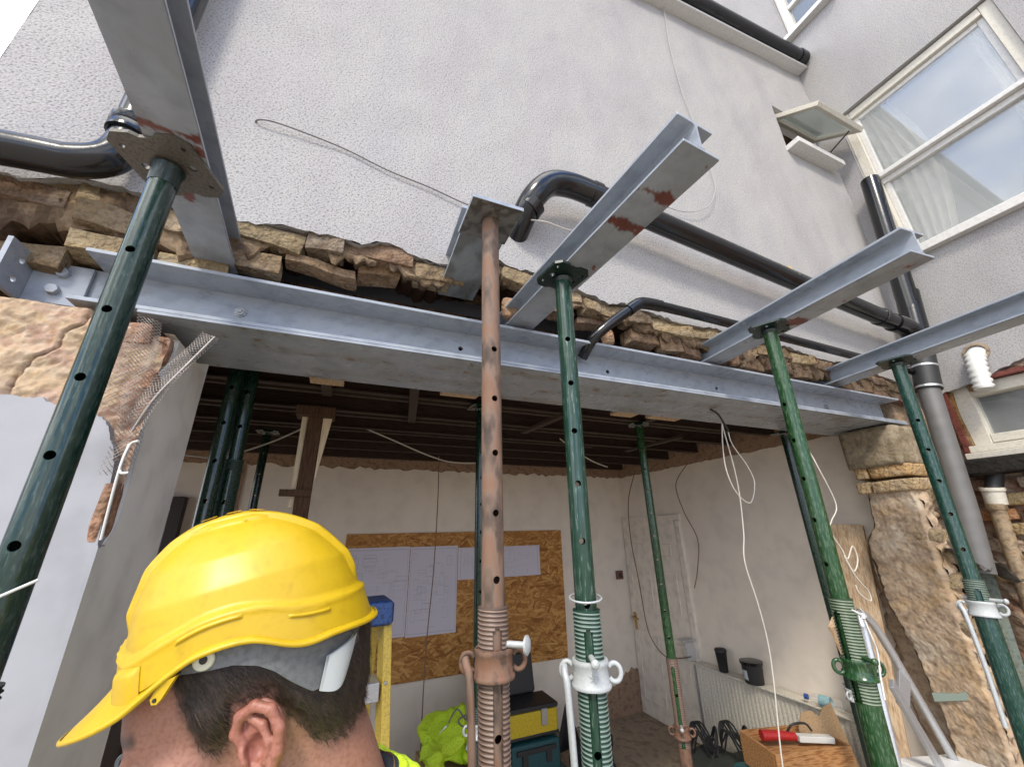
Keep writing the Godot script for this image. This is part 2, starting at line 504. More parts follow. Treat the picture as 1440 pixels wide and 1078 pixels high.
	mat("frame_white", lin(0.6, 0.59, 0.57), 0.45, 0, {"tex": tex.soft, "scale": Vector3(2.5, 2.5, 2.5), "bump": tex.soft, "bumpcm": 0.03})
	mat("frame_old", lin(0.56, 0.53, 0.46), 0.55, 0, {"tex": tex.soft, "scale": Vector3(3, 3, 3), "bump": tex.soft, "bumpcm": 0.06})
	mat("plastic_white", lin(0.6, 0.6, 0.58), 0.4)
	mat("wire_white", lin(0.52, 0.48, 0.42), 0.5)
	mat("wire_grey", lin(0.16, 0.15, 0.15), 0.5)
	mat("red_oxide", lin(0.14, 0.035, 0.028), 0.7, 0, {"tex": tex.stone_c, "scale": Vector3(3, 3, 3)})
	var g := mat("glass", Color(0.9, 0.95, 0.95, 0.10), 0.02)
	g.transparency = BaseMaterial3D.TRANSPARENCY_ALPHA; g.vertex_color_use_as_albedo = false; g.uv1_triplanar = false
	var fr := mat("frosted_glass", Color(0.42, 0.48, 0.46, 0.5), 0.18)
	fr.transparency = BaseMaterial3D.TRANSPARENCY_ALPHA; fr.vertex_color_use_as_albedo = false; fr.uv1_triplanar = false
	mat("curtain", lin(0.32, 0.31, 0.27), 0.9, 0, {"tex": tex.cloud, "scale": Vector3(2, 2, 2), "back": Color(0.3, 0.3, 0.28)})
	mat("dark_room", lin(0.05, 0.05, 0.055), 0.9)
	mat("osb", lin(1, 0.95, 0.86), 0.7, 0, {"tex": tex.osb, "scale": Vector3(0.6, 0.6, 0.6), "bump": tex.osb, "bumpcm": 0.15})
	mat("floor", lin(0.34, 0.285, 0.225), 0.9, 0, {"tex": tex.stone_s, "bump": tex.stone_h, "bumpcm": 0.5, "scale": Vector3(0.8, 0.8, 0.8), "world": true})
	mat("ground", lin(0.36, 0.34, 0.31), 0.95, 0, {"tex": tex.stone_s, "bump": tex.stone_h, "bumpcm": 0.8, "scale": Vector3(0.6, 0.6, 0.6), "world": true})
	mat("any", lin(1, 1, 1), 0.55, 0, {"tex": tex.fleck, "scale": Vector3(4, 4, 4)})
	mat("cloth", lin(1, 1, 1), 0.85, 0, {"tex": tex.fleck, "scale": Vector3(6, 6, 6), "bump": tex.fleck, "bumpcm": 0.08, "rim": 0.3})
	mat("mesh_lath", lin(0.36, 0.325, 0.3), 0.5, 0.3, {"tex": tex.fleck, "scale": Vector3(8, 8, 8)})


# ---------------------------------------------------------------- the view, the sky, the sun
func make_view() -> void:
	var cam := Camera3D.new()
	cam.name = "camera"
	add_child(cam)
	cam.transform = Transform3D(Basis(Vector3(0.92229, -0.01904, 0.38604), Vector3(-0.11932, 0.93598, 0.33122), Vector3(-0.36763, -0.35155, 0.86097)).orthonormalized(), Vector3(0, 1.7, 0))
	cam.fov = 88.43; cam.near = 0.02; cam.far = 600.0
	cam.current = true
	var env := Environment.new()
	env.background_mode = Environment.BG_SKY
	env.tonemap_mode = Environment.TONE_MAPPER_LINEAR
	env.tonemap_exposure = EXPOSURE
	env.sdfgi_enabled = true; env.ssao_enabled = true; env.ssil_enabled = true
	var sky := Sky.new()
	var pm := PanoramaSkyMaterial.new()
	var w := 1024; var h := 512
	var im := Image.create(w, h, false, Image.FORMAT_RGBF)
	var f := FastNoiseLite.new(); f.seed = 52; f.noise_type = FastNoiseLite.TYPE_SIMPLEX_SMOOTH; f.frequency = 1.0; f.fractal_octaves = 6
	var f2 := FastNoiseLite.new(); f2.seed = 9; f2.noise_type = FastNoiseLite.TYPE_SIMPLEX_SMOOTH; f2.frequency = 0.9; f2.fractal_octaves = 5
	for j in h:
		var el := PI * (0.5 - (j + 0.5) / h)
		for i in w:
			var az := TAU * (i + 0.5) / w
			var d := Vector3(cos(el) * sin(az), sin(el), -cos(el) * cos(az))
			var q := d / (0.35 + absf(d.y)) * 0.75
			var cl := f.get_noise_3dv(q * 1.25) * 0.5 + 0.5
			var cover := ss(0.33, 0.56, cl)
			var body := f2.get_noise_3dv(q * 2.6 + Vector3(5, 3, 1)) * 0.5 + 0.5
			var up := clampf(d.y, 0.0, 1.0)
			var blue := Color(0.30, 0.50, 0.88).lerp(Color(0.11, 0.26, 0.68), pow(up, 0.6))
			var cloud := Color(0.46, 0.48, 0.53).lerp(Color(1.62, 1.62, 1.60), ss(0.34, 0.66, body))
			var c := blue.lerp(cloud, cover)
			if d.y < 0.0:
				c = c.lerp(Color(0.24, 0.23, 0.21), ss(0.0, 0.06, -d.y))
			im.set_pixel(i, j, c)
	pm.panorama = ImageTexture.create_from_image(im)
	pm.energy_multiplier = SKY_ENERGY
	sky.sky_material = pm
	env.sky = sky
	var we := WorldEnvironment.new()
	we.name = "world_environment"; we.environment = env
	add_child(we)
	var sun := DirectionalLight3D.new()
	sun.name = "sun"
	sun.light_energy = SUN; sun.light_color = Color(1.0, 0.96, 0.90); sun.light_angular_distance = 11.0
	sun.shadow_enabled = true
	add_child(sun)
	sun.look_at_from_position(Vector3(-2.6, 6.0, 3.2), Vector3(0.3, 0.6, -1.0))


# ---------------------------------------------------------------- walls with openings
# sheet over u x v with cells of about `cell`; openings [u0, u1, v0, v1] are left out; fp maps (u, v) to a point
func sheet(mb: MB, u0: float, u1: float, v0: float, v1: float, cell: float, holes: Array, fp: Callable, fc = null) -> void:
	var us := cuts(u0, u1, cell, holes, 0)
	var vs := cuts(v0, v1, cell, holes, 2)
	var at := func(i, j): return fp.call(us[i], vs[j])
	var skip := func(i, j):
		var u: float = (us[i] + us[i + 1]) * 0.5; var v: float = (vs[j] + vs[j + 1]) * 0.5
		for q in holes:
			if u > q[0] and u < q[1] and v > q[2] and v < q[3]:
				return true
		return false
	mb.grid(us.size(), vs.size(), at, fc, false, 1.0, skip)

func cuts(a: float, b: float, cell: float, holes: Array, k: int) -> Array:
	var marks := [a, b]
	for q in holes:
		for e in [q[k], q[k + 1]]:
			if e > a + 0.001 and e < b - 0.001 and not marks.has(e):
				marks.append(e)
	marks.sort()
	var out := []
	for i in marks.size() - 1:
		var m := maxi(1, int(ceil((marks[i + 1] - marks[i]) / cell)))
		for s in m:
			out.append(lerpf(marks[i], marks[i + 1], float(s) / m))
	out.append(b)
	return out

const EDGE := [[-1.1, 2.60], [-0.88, 2.561], [-0.81, 2.575], [-0.746, 2.605], [-0.62, 2.604], [-0.5, 2.585], [-0.37, 2.584], [-0.22, 2.612], [-0.10, 2.607], [-0.01, 2.606], [0.02, 2.638], [0.07, 2.634], [0.12, 2.612], [0.232, 2.600], [0.33, 2.63], [0.451, 2.681], [0.53, 2.66], [0.635, 2.668], [0.72, 2.64], [0.83, 2.625], [0.94, 2.60], [1.047, 2.612], [1.2, 2.60], [1.362, 2.575], [1.596, 2.600], [1.8, 2.575], [2.063, 2.590], [2.4, 2.56], [2.693, 2.57], [2.95, 2.528], [3.5, 2.50]]

func lower_edge(x: float) -> float:
	return curve(x, EDGE) + nz.get_noise_2d(x * 260.0, 3.0) * 0.012 + nz.get_noise_2d(x * 900.0, 9.0) * 0.006

func wall_top(x: float) -> float:
	return 5.10 + 0.16 * x

func brick_color() -> Color:
	var t := rng.randf()
	var c := lin(0.46, 0.365, 0.235).lerp(lin(0.36, 0.275, 0.18), rng.randf())
	if t < 0.14: c = lin(0.32, 0.21, 0.15)
	elif t < 0.40: c = lin(0.54, 0.44, 0.275)
	elif t < 0.55: c = lin(0.26, 0.215, 0.175)
	return c.lerp(Color(0.30, 0.245, 0.19), 0.28) * rng.randf_range(0.72, 1.02)

func brick_mesh(size: Vector3, c: Color, sd: float, amp := 0.014, rnd := 0.008, m := 4, sharp := true) -> MB:
	var mb := MB.new()
	var dirt := c.lerp(lin(0.16, 0.13, 0.11), 0.6)
	var lime := c.lerp(lin(0.55, 0.50, 0.43), 0.55)
	var off := Vector3(sd * 13.7, sd * 5.1, sd)
	mb.rock(Transform3D(), size, m, rnd, amp, nz, off, func(p):
		var k := nzf.get_noise_3dv(p * 60.0 + off)
		return c.lerp(dirt, ss(0.12, 0.35, -k) * 0.8).lerp(lime, ss(0.1, 0.35, k) * 0.7))
	if sharp: mb.facet()
	return mb

func make_house_wall() -> void:
	var w := thing("rear_wall", "tall pinkish grey roughcast wall with a ragged broken brick edge above the steel beam", "wall")
	var mb := MB.new()
	var x0 := -1.0; var x1 := 3.45
	var hole := [2.80, 3.45, 4.39, 4.84]
	# the render coat: its lower edge follows the break
	var fp := func(u, v):
		var lo := lower_edge(u)
		var y: float = lo + (wall_top(u) - lo) * v if true else v
		var f := ss(0.0, 0.25, v)
		return P(u, y, 1.17 + nz.get_noise_2d(u * 30.0, y * 30.0) * 0.006 * f + nz.get_noise_2d(u * 8.0, y * 8.0 + 40.0) * 0.006)
	# split into left field, and above/below the small window
	sheet(mb, x0, 2.80, 0.0, 1.0, 0.0215, [], func(u, v): return fp.call(u, pow(v, 1.0)))
	for part in [[0.0, 4.39], [4.84, 9.0]]:
		sheet(mb, 2.80, x1, 0.0, 1.0, 0.0215, [], func(u, v):
			var lo: float = lower_edge(u) if part[0] == 0.0 else part[0]
			var hi: float = wall_top(u) if part[1] == 9.0 else part[1]
			var y: float = lerpf(lo, hi, v)
			return P(u, y, 1.17 + nz.get_noise_2d(u * 30.0, y * 30.0) * 0.006 * ss(0.0, 0.25, v) + nz.get_noise_2d(u * 8.0, y * 8.0 + 40.0) * 0.006))
	# the thickness of the coat along the break, and at the left corner
	mb.grid(210, 2, func(i, j):
		var u: float = lerpf(x0, x1, i / 209.0)
		return P(u, lower_edge(u) + j * 0.004, 1.17 + nz.get_noise_2d(u * 8.0, lower_edge(u) * 8.0 + 40.0) * 0.006 + j * 0.035))
	sheet(mb, 0.0, 3.0, 2.59, 4.94, 0.15, [], func(u, v): return P(-1.0, v, 1.17 + u))
	# reveals of the small window
	mb.quad(P(2.80, 4.39, 1.17), P(2.80, 4.84, 1.17), P(2.80, 4.84, 1.29), P(2.80, 4.39, 1.29))
	mb.quad(P(2.80, 4.84, 1.17), P(3.45, 4.84, 1.17), P(3.45, 4.84, 1.29), P(2.80, 4.84, 1.29))
	mb.quad(P(2.80, 4.39, 1.17), P(3.45, 4.39, 1.17), P(3.45, 4.39, 1.29), P(2.80, 4.39, 1.29))
	obj("render_coat", mb, mats.render, w)
	# the brickwork behind it, solid, with a niche behind the window
	mb = MB.new()
	mb.prism(T(P(0, 0, 1.50)), PackedVector2Array([Vector2(-0.99, 2.70), Vector2(2.79, 2.70), Vector2(2.79, wall_top(2.79) - 0.02), Vector2(-0.99, wall_top(-1.0) - 0.02)]), 0.30)
	mb.box(T(P(3.12, 3.53, 1.35)), Vector3(0.66, 1.66, 0.30))
	mb.box(T(P(3.12, 5.22, 1.35)), Vector3(0.66, 0.74, 0.30))
	mb.box(T(P(1.22, 2.60, 1.47)), Vector3(4.42, 0.19, 0.06))
	mb.prism(T(P(0, 0, 4.2)), PackedVector2Array([Vector2(-0.99, 2.62), Vector2(3.44, 2.62), Vector2(3.44, wall_top(3.44) - 0.03), Vector2(-0.99, wall_top(-1.0) - 0.03)]), 2.2)
	obj("brick_backing", mb, mats.mortar, w)
	# broken bricks along the edge: a top course close under the render, a second one set deeper, a third at the left
	rng.seed = 12
	var variants := {}
	for course in 3:
		var x := -1.0 + rng.randf() * 0.1
		var xe := 3.05 if course < 2 else -0.40
		while x < xe:
			var ln := rng.randf_range(0.10, 0.225)
			var cx := x + ln * 0.5
			x += ln + rng.randf_range(0.004, 0.010)
			if course == 1 and (rng.randf() < 0.15 or cx > -0.12 and cx < 0.90 and rng.randf() < 0.65): continue
			var le := curve(cx, EDGE)
			var y := le - 0.030 - 0.074 * course
			var i0 := 1.174 + rng.randf_range(0.0, 0.016) + course * rng.randf_range(0.006, 0.03)
			if cx < -0.40: i0 -= 0.012 * course
			var dep := rng.randf_range(0.055, 0.085) if cx > -0.35 else rng.randf_range(0.11, 0.18)
			var c := brick_color()
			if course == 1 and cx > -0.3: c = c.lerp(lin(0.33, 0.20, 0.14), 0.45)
			var hgt := rng.randf_range(0.056, 0.068)
			if course == 1 and cx > -0.32 and cx < 1.0:
				hgt = rng.randf_range(0.022, 0.036); y = le - 0.068 - hgt * 0.5; i0 += 0.02
			if y - hgt * 0.5 < 2.405 and cx > -0.66: 
				hgt = 0.05; y = maxf(y, 2.432)
			var m := brick_mesh(Vector3(ln, hgt, dep), c, cx * 3.1 + course * 7.0, 0.021, 0.002, 5)
			var o := obj("brick", m, mats.brick, w)
			o.transform = T(P(cx, y, i0 + dep * 0.5), rng.randf_range(-5, 5), rng.randf_range(-5, 5), rng.randf_range(-3, 3))
	# mortar between and behind the broken bricks, its underside rows painted dark as shade
	mb = MB.new()
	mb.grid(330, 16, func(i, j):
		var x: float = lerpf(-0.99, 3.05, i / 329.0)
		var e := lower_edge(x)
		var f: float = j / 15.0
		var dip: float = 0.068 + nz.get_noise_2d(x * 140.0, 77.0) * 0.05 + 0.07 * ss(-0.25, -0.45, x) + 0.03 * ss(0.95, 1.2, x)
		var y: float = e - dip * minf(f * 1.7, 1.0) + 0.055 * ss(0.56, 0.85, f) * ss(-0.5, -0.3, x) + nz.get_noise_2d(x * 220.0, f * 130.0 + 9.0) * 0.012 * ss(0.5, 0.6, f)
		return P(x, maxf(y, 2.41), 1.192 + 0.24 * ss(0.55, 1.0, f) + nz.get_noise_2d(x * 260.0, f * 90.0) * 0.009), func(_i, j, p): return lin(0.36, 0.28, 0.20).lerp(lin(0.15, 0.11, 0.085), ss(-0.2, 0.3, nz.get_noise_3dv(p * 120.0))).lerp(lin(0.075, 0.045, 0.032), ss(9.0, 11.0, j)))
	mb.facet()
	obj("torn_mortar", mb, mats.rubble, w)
	# the inner leaf of dark red brick seen in the gap above the beam
	var inner := []
	for k in 4:
		inner.append(brick_mesh(Vector3(0.213, 0.062, 0.06), [lin(0.16, 0.08, 0.054), lin(0.21, 0.10, 0.066), lin(0.13, 0.075, 0.055), lin(0.23, 0.125, 0.085)][k], 20.0 + k, 0.006, 0.005, 3).mesh())
	for row in 4:
		for k in 18:
			var cx := -0.93 + k * 0.223 + (0.11 if row % 2 else 0.0)
			if cx > 2.98: continue
			var o := MeshInstance3D.new()
			o.mesh = inner[rng.randi() % 4]
			(o.mesh as ArrayMesh).surface_set_material(0, mats.brick)
			put(o, "brick", w)
			o.position = P(cx, 2.30 + row * 0.072, 1.425 + rng.randf_range(-0.006, 0.006))
	mb = MB.new()
	mb.col = lin(0.28, 0.22, 0.18)
	mb.box(T(P(1.0, 2.44, 1.475)), Vector3(3.96, 0.36, 0.05))
	obj("mortar_bed", mb, mats.plaster_bare, w)
	# a smear of pale mortar and torn plaster lumps hanging in the gap
	for q in [[0.52, 2.50, 1.22, 0.07], [0.98, 2.47, 1.24, 0.05], [1.70, 2.475, 1.22, 0.06], [0.60, 2.575, 1.19, 0.06]]:
		mb = brick_mesh(Vector3(q[3], q[3] * 1.4, 0.05), lin(0.50, 0.34, 0.24), q[0] * 5.0, 0.02, 0.02, 4)
		var o := obj("mortar_lump", mb, mats.brick, w)
		o.position = P(q[0], q[1], q[2])
	# leaf-like brown chip stuck on the wall, small holes
	mb = MB.new()
	mb.box(T(P(2.335, 3.135, 1.165), 0, 0, 20), Vector3(0.03, 0.055, 0.012), 0.004)
	obj("foam_chip", mb, mat("foam", lin(0.55, 0.36, 0.12), 0.8), w)
	# small window: white sill, open top-hung casement
	var win := Node3D.new(); put(win, "window", w)
	mb = MB.new()
	mb.box(T(P(3.07, 4.365, 1.135)), Vector3(0.56, 0.05, 0.11), 0.004)
	obj("sill", mb, mats.frame_white, win)
	mb = MB.new()
	var zf := 1.262
	for b in [[2.822, 4.615, 0.044, 0.45], [3.428, 4.615, 0.044, 0.45]]:
		mb.box(T(P(b[0], b[1], zf)), Vector3(b[2], b[3], 0.05), 0.003)
	mb.box(T(P(3.125, 4.817, zf)), Vector3(0.56, 0.044, 0.05), 0.003)
	mb.box(T(P(3.125, 4.414, zf)), Vector3(0.56, 0.044, 0.05), 0.003)
	obj("frame", mb, mats.frame_white, win)
	var hung := T(P(3.125, 4.795, 1.225), 0, 0, 0) * T(Vector3.ZERO, -52, 0, 0)
	mb = MB.new()
	for s in [-1.0, 1.0]:
		mb.box(hung * T(Vector3(s * 0.255, -0.19, 0)), Vector3(0.04, 0.38, 0.035), 0.003)
	mb.box(hung * T(Vector3(0, -0.02, 0)), Vector3(0.468, 0.04, 0.035), 0.003)
	mb.box(hung * T(Vector3(0, -0.36, 0)), Vector3(0.468, 0.04, 0.035), 0.003)
	obj("casement", mb, mats.frame_old, win)
	mb = MB.new()
	mb.box(hung * T(Vector3(0, -0.19, 0)), Vector3(0.466, 0.298, 0.005))
	obj("pane", mb, mats.frosted_glass, win)
	mb = MB.new()
	mb.tube([hung * Vector3(0.2, -0.33, -0.02), P(3.30, 4.45, 1.25)], 0.006, 6)
	obj("stay_bar", mb, mats.black_dull, win)
	mb = MB.new()
	mb.box(T(P(3.125, 4.615, 1.42)), Vector3(0.62, 0.42, 0.01))
	obj("blind", mb, mats.curtain, win)
	# gutter at the eaves with the ledge under it
	mb = MB.new()
	var ga := P(-1.05, wall_top(-1.05) + 0.03, 1.09); var gb := P(3.43, wall_top(3.43) + 0.03, 1.09)
	mb.tube([ga, gb], 0.056, 16)
	obj("gutter", mb, mats.black_pipe, w)
	mb = MB.new()
	mb.tube([gb + (ga - gb).normalized() * 0.10, gb + (ga - gb).normalized() * 0.02], 0.064, 16)
	obj("gutter_collar", mb, mats.black_pipe, w)
	mb = MB.new()
	mb.bar(P(-1.02, wall_top(-1.02) - 0.055, 1.135), P(3.44, wall_top(3.44) - 0.055, 1.135), 0.09, 0.025)
	obj("eaves_board", mb, mats.frame_white, w)
	mb = MB.new()
	mb.prism(T(P(0, 0, 4.3)), PackedVector2Array([Vector2(-1.08, wall_top(-1.08) + 0.0), Vector2(3.44, wall_top(3.44) + 0.0), Vector2(3.44, wall_top(3.44) + 0.03), Vector2(-1.08, wall_top(-1.08) + 0.03)]), 3.12)
	obj("roof", mb, mats.black_dull, w)

func make_left_pier() -> void:
	var w := thing("left_pier", "left brick pier with its white plaster hacked away at the top under the beam end", "wall")
	var yp := func(x: float) -> float:
		return curve(x, [[-2.3, 1.99], [-0.66, 1.995], [-0.58, 1.985], [-0.515, 1.955], [-0.49, 1.905], [-0.474, 1.86], [-0.458, 1.69]]) + nz.get_noise_2d(x * 700.0, 1.0) * 0.010
	# white coat on the front
	var mb := MB.new()
	mb.grid(150, 14, func(i, j):
		var x: float = -2.3 + 1.8445 * (1.0 - pow(1.0 - i / 149.0, 2.2))
		var y: float = yp.call(x) * j / 13.0
		return P(x, y, 1.158 + nz.get_noise_2d(x * 14.0, y * 14.0) * 0.004))
	mb.grid(150, 2, func(i, j):
		var x: float = -2.3 + 1.8445 * (1.0 - pow(1.0 - i / 149.0, 2.2))
		return P(x, yp.call(x), 1.158 + j * 0.03))
	obj("plaster_coat", mb, mats.plaster_white, w)
	# rough masonry above and behind it
	var crack := [P(-0.615, 2.245, 0), P(-0.625, 2.19, 0), P(-0.65, 2.165, 0), P(-0.655, 2.12, 0), P(-0.685, 2.09, 0), P(-0.70, 2.04, 0), P(-0.705, 1.98, 0)]
	var crk := func(p: Vector3) -> float:
		var best := 9.0
		for k in crack.size() - 1:
			best = minf(best, Geometry3D.get_closest_point_to_segment(Vector3(p.x, p.y, 0), crack[k], crack[k + 1]).distance_to(Vector3(p.x, p.y, 0)))
		return best
	var pink := lin(0.62, 0.46, 0.375); var tan := lin(0.62, 0.495, 0.36); var cream := lin(0.70, 0.59, 0.48); var red := lin(0.36, 0.19, 0.13)
	mb = MB.new()
	var nx := 96; var ny := 116
	var fpos := func(i, j):
		var x: float = lerpf(-1.02, -0.458, i / float(nx - 1)); var y: float = lerpf(1.60, 2.232, j / float(ny - 1))
		if x > -0.60: y -= ss(-0.60, -0.45, x) * ss(2.0, 2.23, y) * 0.06
		var d := nz.get_noise_2d(x * 90.0, y * 130.0) * 0.008 + nz.get_noise_2d(x * 420.0 + 50.0, y * 480.0) * 0.004 + nzf.get_noise_2d(x * 400.0, y * 400.0) * 0.003
		d += ss(0.0055, 0.001, crk.call(Vector3(x, y, 0))) * 0.007
		d += ss(-0.50, -0.455, x) * 0.012
		return P(x, y, 1.176 + d)
	var fcol := func(_i, _j, p: Vector3):
		var a := nz.get_noise_2d(p.x * 60.0 + 20.0, p.y * 90.0); var b := nz.get_noise_2d(p.x * 170.0, p.y * 170.0 + 70.0)
		var c := tan.lerp(pink, ss(-0.15, 0.2, a + (2.09 - p.y) * 1.0 + (p.x + 0.62) * 0.9)).lerp(cream, ss(0.05, 0.4, b) * 0.6)
		c = c.lerp(red, ss(-0.56, -0.49, p.x) * ss(2.16, 2.02, p.y) * ss(-0.2, 0.25, nz.get_noise_2d(p.x * 500.0, p.y * 500.0)) * 0.8)
		return c.lerp(lin(0.22, 0.155, 0.11), ss(0.0045, 0.001, crk.call(p)))
	mb.grid(nx, ny, fpos, fcol)
	obj("exposed_masonry", mb, mats.rubble, w)
	# top bed, sides, and the taller brickwork left of the beam pocket
	mb = MB.new()
	mb.col = lin(0.42, 0.30, 0.22)
	mb.grid(40, 12, func(i, j): 
		var x: float = lerpf(-1.02, -0.46, i / 39.0)
		return P(x, 2.228 - ss(-0.60, -0.45, x) * 0.06 + nz.get_noise_2d(x * 200.0, j * 30.0) * 0.008, 1.18 + j * 0.029))
	mb.col = lin(0.42, 0.30, 0.22)
	mb.box(T(P(-1.66, 1.30, 1.345)), Vector3(1.28, 2.6, 0.31))
	mb.box(T(P(-0.96, 2.415, 1.40)), Vector3(0.12, 0.37, 0.2))
	mb.box(T(P(-0.75, 1.08, 1.345)), Vector3(0.54, 2.16, 0.29))
	obj("brick_core", mb, mats.rubble, w)
	# reveal facing the opening: grey white plaster set back from the torn corner
	mb = MB.new()
	var front := func(y: float) -> float: 
		return 1.160 + ss(1.66, 1.74, y) * (0.045 + nz.get_noise_2d(y * 300.0, 2.0) * 0.014) + ss(2.0, 2.2, y) * 0.03
	mb.grid(6, 60, func(i, j):
		var y: float = 2.205 * j / 59.0
		var top: float = 1.50 - ss(2.12, 2.21, y) * 0.02
		return P(-0.457 + nz.get_noise_2d(y * 20.0, i * 4.0) * 0.002, y, lerpf(front.call(y), top, i / 5.0)))
	mb.grid(2, 60, func(i, j):
		var y: float = 2.205 * j / 59.0
		return P(-0.457 - i * 0.02, y, front.call(y)))
	mb.quad(P(-0.457, 2.205, 1.20), P(-0.48, 2.205, 1.20), P(-0.48, 2.205, 1.5), P(-0.457, 2.205, 1.5))
	mb.quad(P(-0.457, 0, 1.5), P(-0.457, 2.24, 1.5), P(-2.3, 2.24, 1.5), P(-2.3, 0, 1.5))
	obj("reveal_plaster", mb, mats.plaster_reveal, w)
	# broken edge pieces
	for q in [[-0.478, 2.155, 1.205, 0.05, 0.07], [-0.47, 2.07, 1.185, 0.03, 0.05], [-0.472, 1.76, 1.18, 0.025, 0.12], [-0.52, 2.185, 1.19, 0.06, 0.05]]:
		mb = brick_mesh(Vector3(q[3], q[4], 0.05), lin(0.46, 0.28, 0.20), q[1] * 9.0, 0.016, 0.01, 4)
		var o := obj("plaster_chunk", mb, mats.brick, w)
		o.position = P(q[0], q[1], q[2])
	# expanded metal corner bead, torn off and bent out, with a loose strip pointing up to the right
	mb = MB.new()
	lath(mb, [P(-0.500, 2.222, 1.160), P(-0.478, 2.13, 1.135), P(-0.466, 2.02, 1.130), P(-0.458, 1.93, 1.140), P(-0.470, 1.83, 1.150)], 0.05, Vector3(0.75, 0, -0.65), 0.010)
	obj("corner_bead", mb, mats.mesh_lath, w)
	mb = MB.new()
	lath(mb, [P(-0.366, 2.197, 1.155), P(-0.40, 2.11, 1.14), P(-0.435, 2.02, 1.130), P(-0.455, 1.94, 1.140)], 0.042, Vector3(0.9, -0.35, 0.1), 0.008)
	mb.tube(smooth([P(-0.354, 2.192, 1.15), P(-0.39, 2.10, 1.135), P(-0.428, 2.01, 1.128), P(-0.455, 1.93, 1.14)]), 0.0032, 6)
	obj("loose_bead_strip", mb, mats.mesh_lath, w)
	mb = MB.new()
	lath(mb, [P(-0.545, 2.20, 1.153), P(-0.53, 2.10, 1.150), P(-0.515, 2.0, 1.150), P(-0.505, 1.96, 1.160)], 0.045, Vector3(1, 0, -0.1), 0.013)
	obj("wire_mesh", mb, mats.mesh_lath, w)
	mb = MB.new()
	mb.tube(smooth([P(-0.452, 1.90, 1.14), P(-0.448, 1.84, 1.125), P(-0.43, 1.835, 1.12)]), 0.003, 6)
	mb.tube(smooth([P(-0.43, 1.905, 1.12), P(-0.447, 1.895, 1.13), P(-0.449, 1.84, 1.125), P(-0.452, 1.70, 1.15)]), 0.0028, 6)
	obj("bent_wire", mb, mats.plastic_white, w)

# diamond lattice of thin steel along a path
func lath(mb: MB, path: Array, width: float, across: Vector3, step: float) -> void:
	var p := smooth(path, 10)
	var total := 0.0
	var d := [0.0]
	for i in p.size() - 1:
		total += p[i].distance_to(p[i + 1]); d.append(total)
	var at := func(s: float, u: float) -> Vector3:
		s = clampf(s, 0.0, total)
		for i in p.size() - 1:
			if s <= d[i + 1]:
				return (p[i] as Vector3).lerp(p[i + 1], (s - d[i]) / (d[i + 1] - d[i])) + across.normalized() * u * width + Vector3(0, 0, 1) * sin(u * 7.0 + s * 40.0) * 0.004
		return p[p.size() - 1]
	var nu := int(width / (step * 0.5))
	var ns := int(total / step)
	for j in ns:
		for i in nu:
			var u0 := (i - nu * 0.5) / nu; var u1 := (i + 1 - nu * 0.5) / nu
			var s0 := (j + (0.0 if i % 2 == 0 else 0.5)) * step; var s1 := (j + (0.5 if i % 2 == 0 else 0.0)) * step
			mb.tube([at.call(s0, u0), at.call(s1, u1)], 0.0007, 4, false)
			mb.tube([at.call(s0 + step * (0.0 if i % 2 == 0 else 0.0), u0), at.call(s1 + (step if i % 2 == 1 else -step) * 1.0, u1)], 0.0007, 4, false)

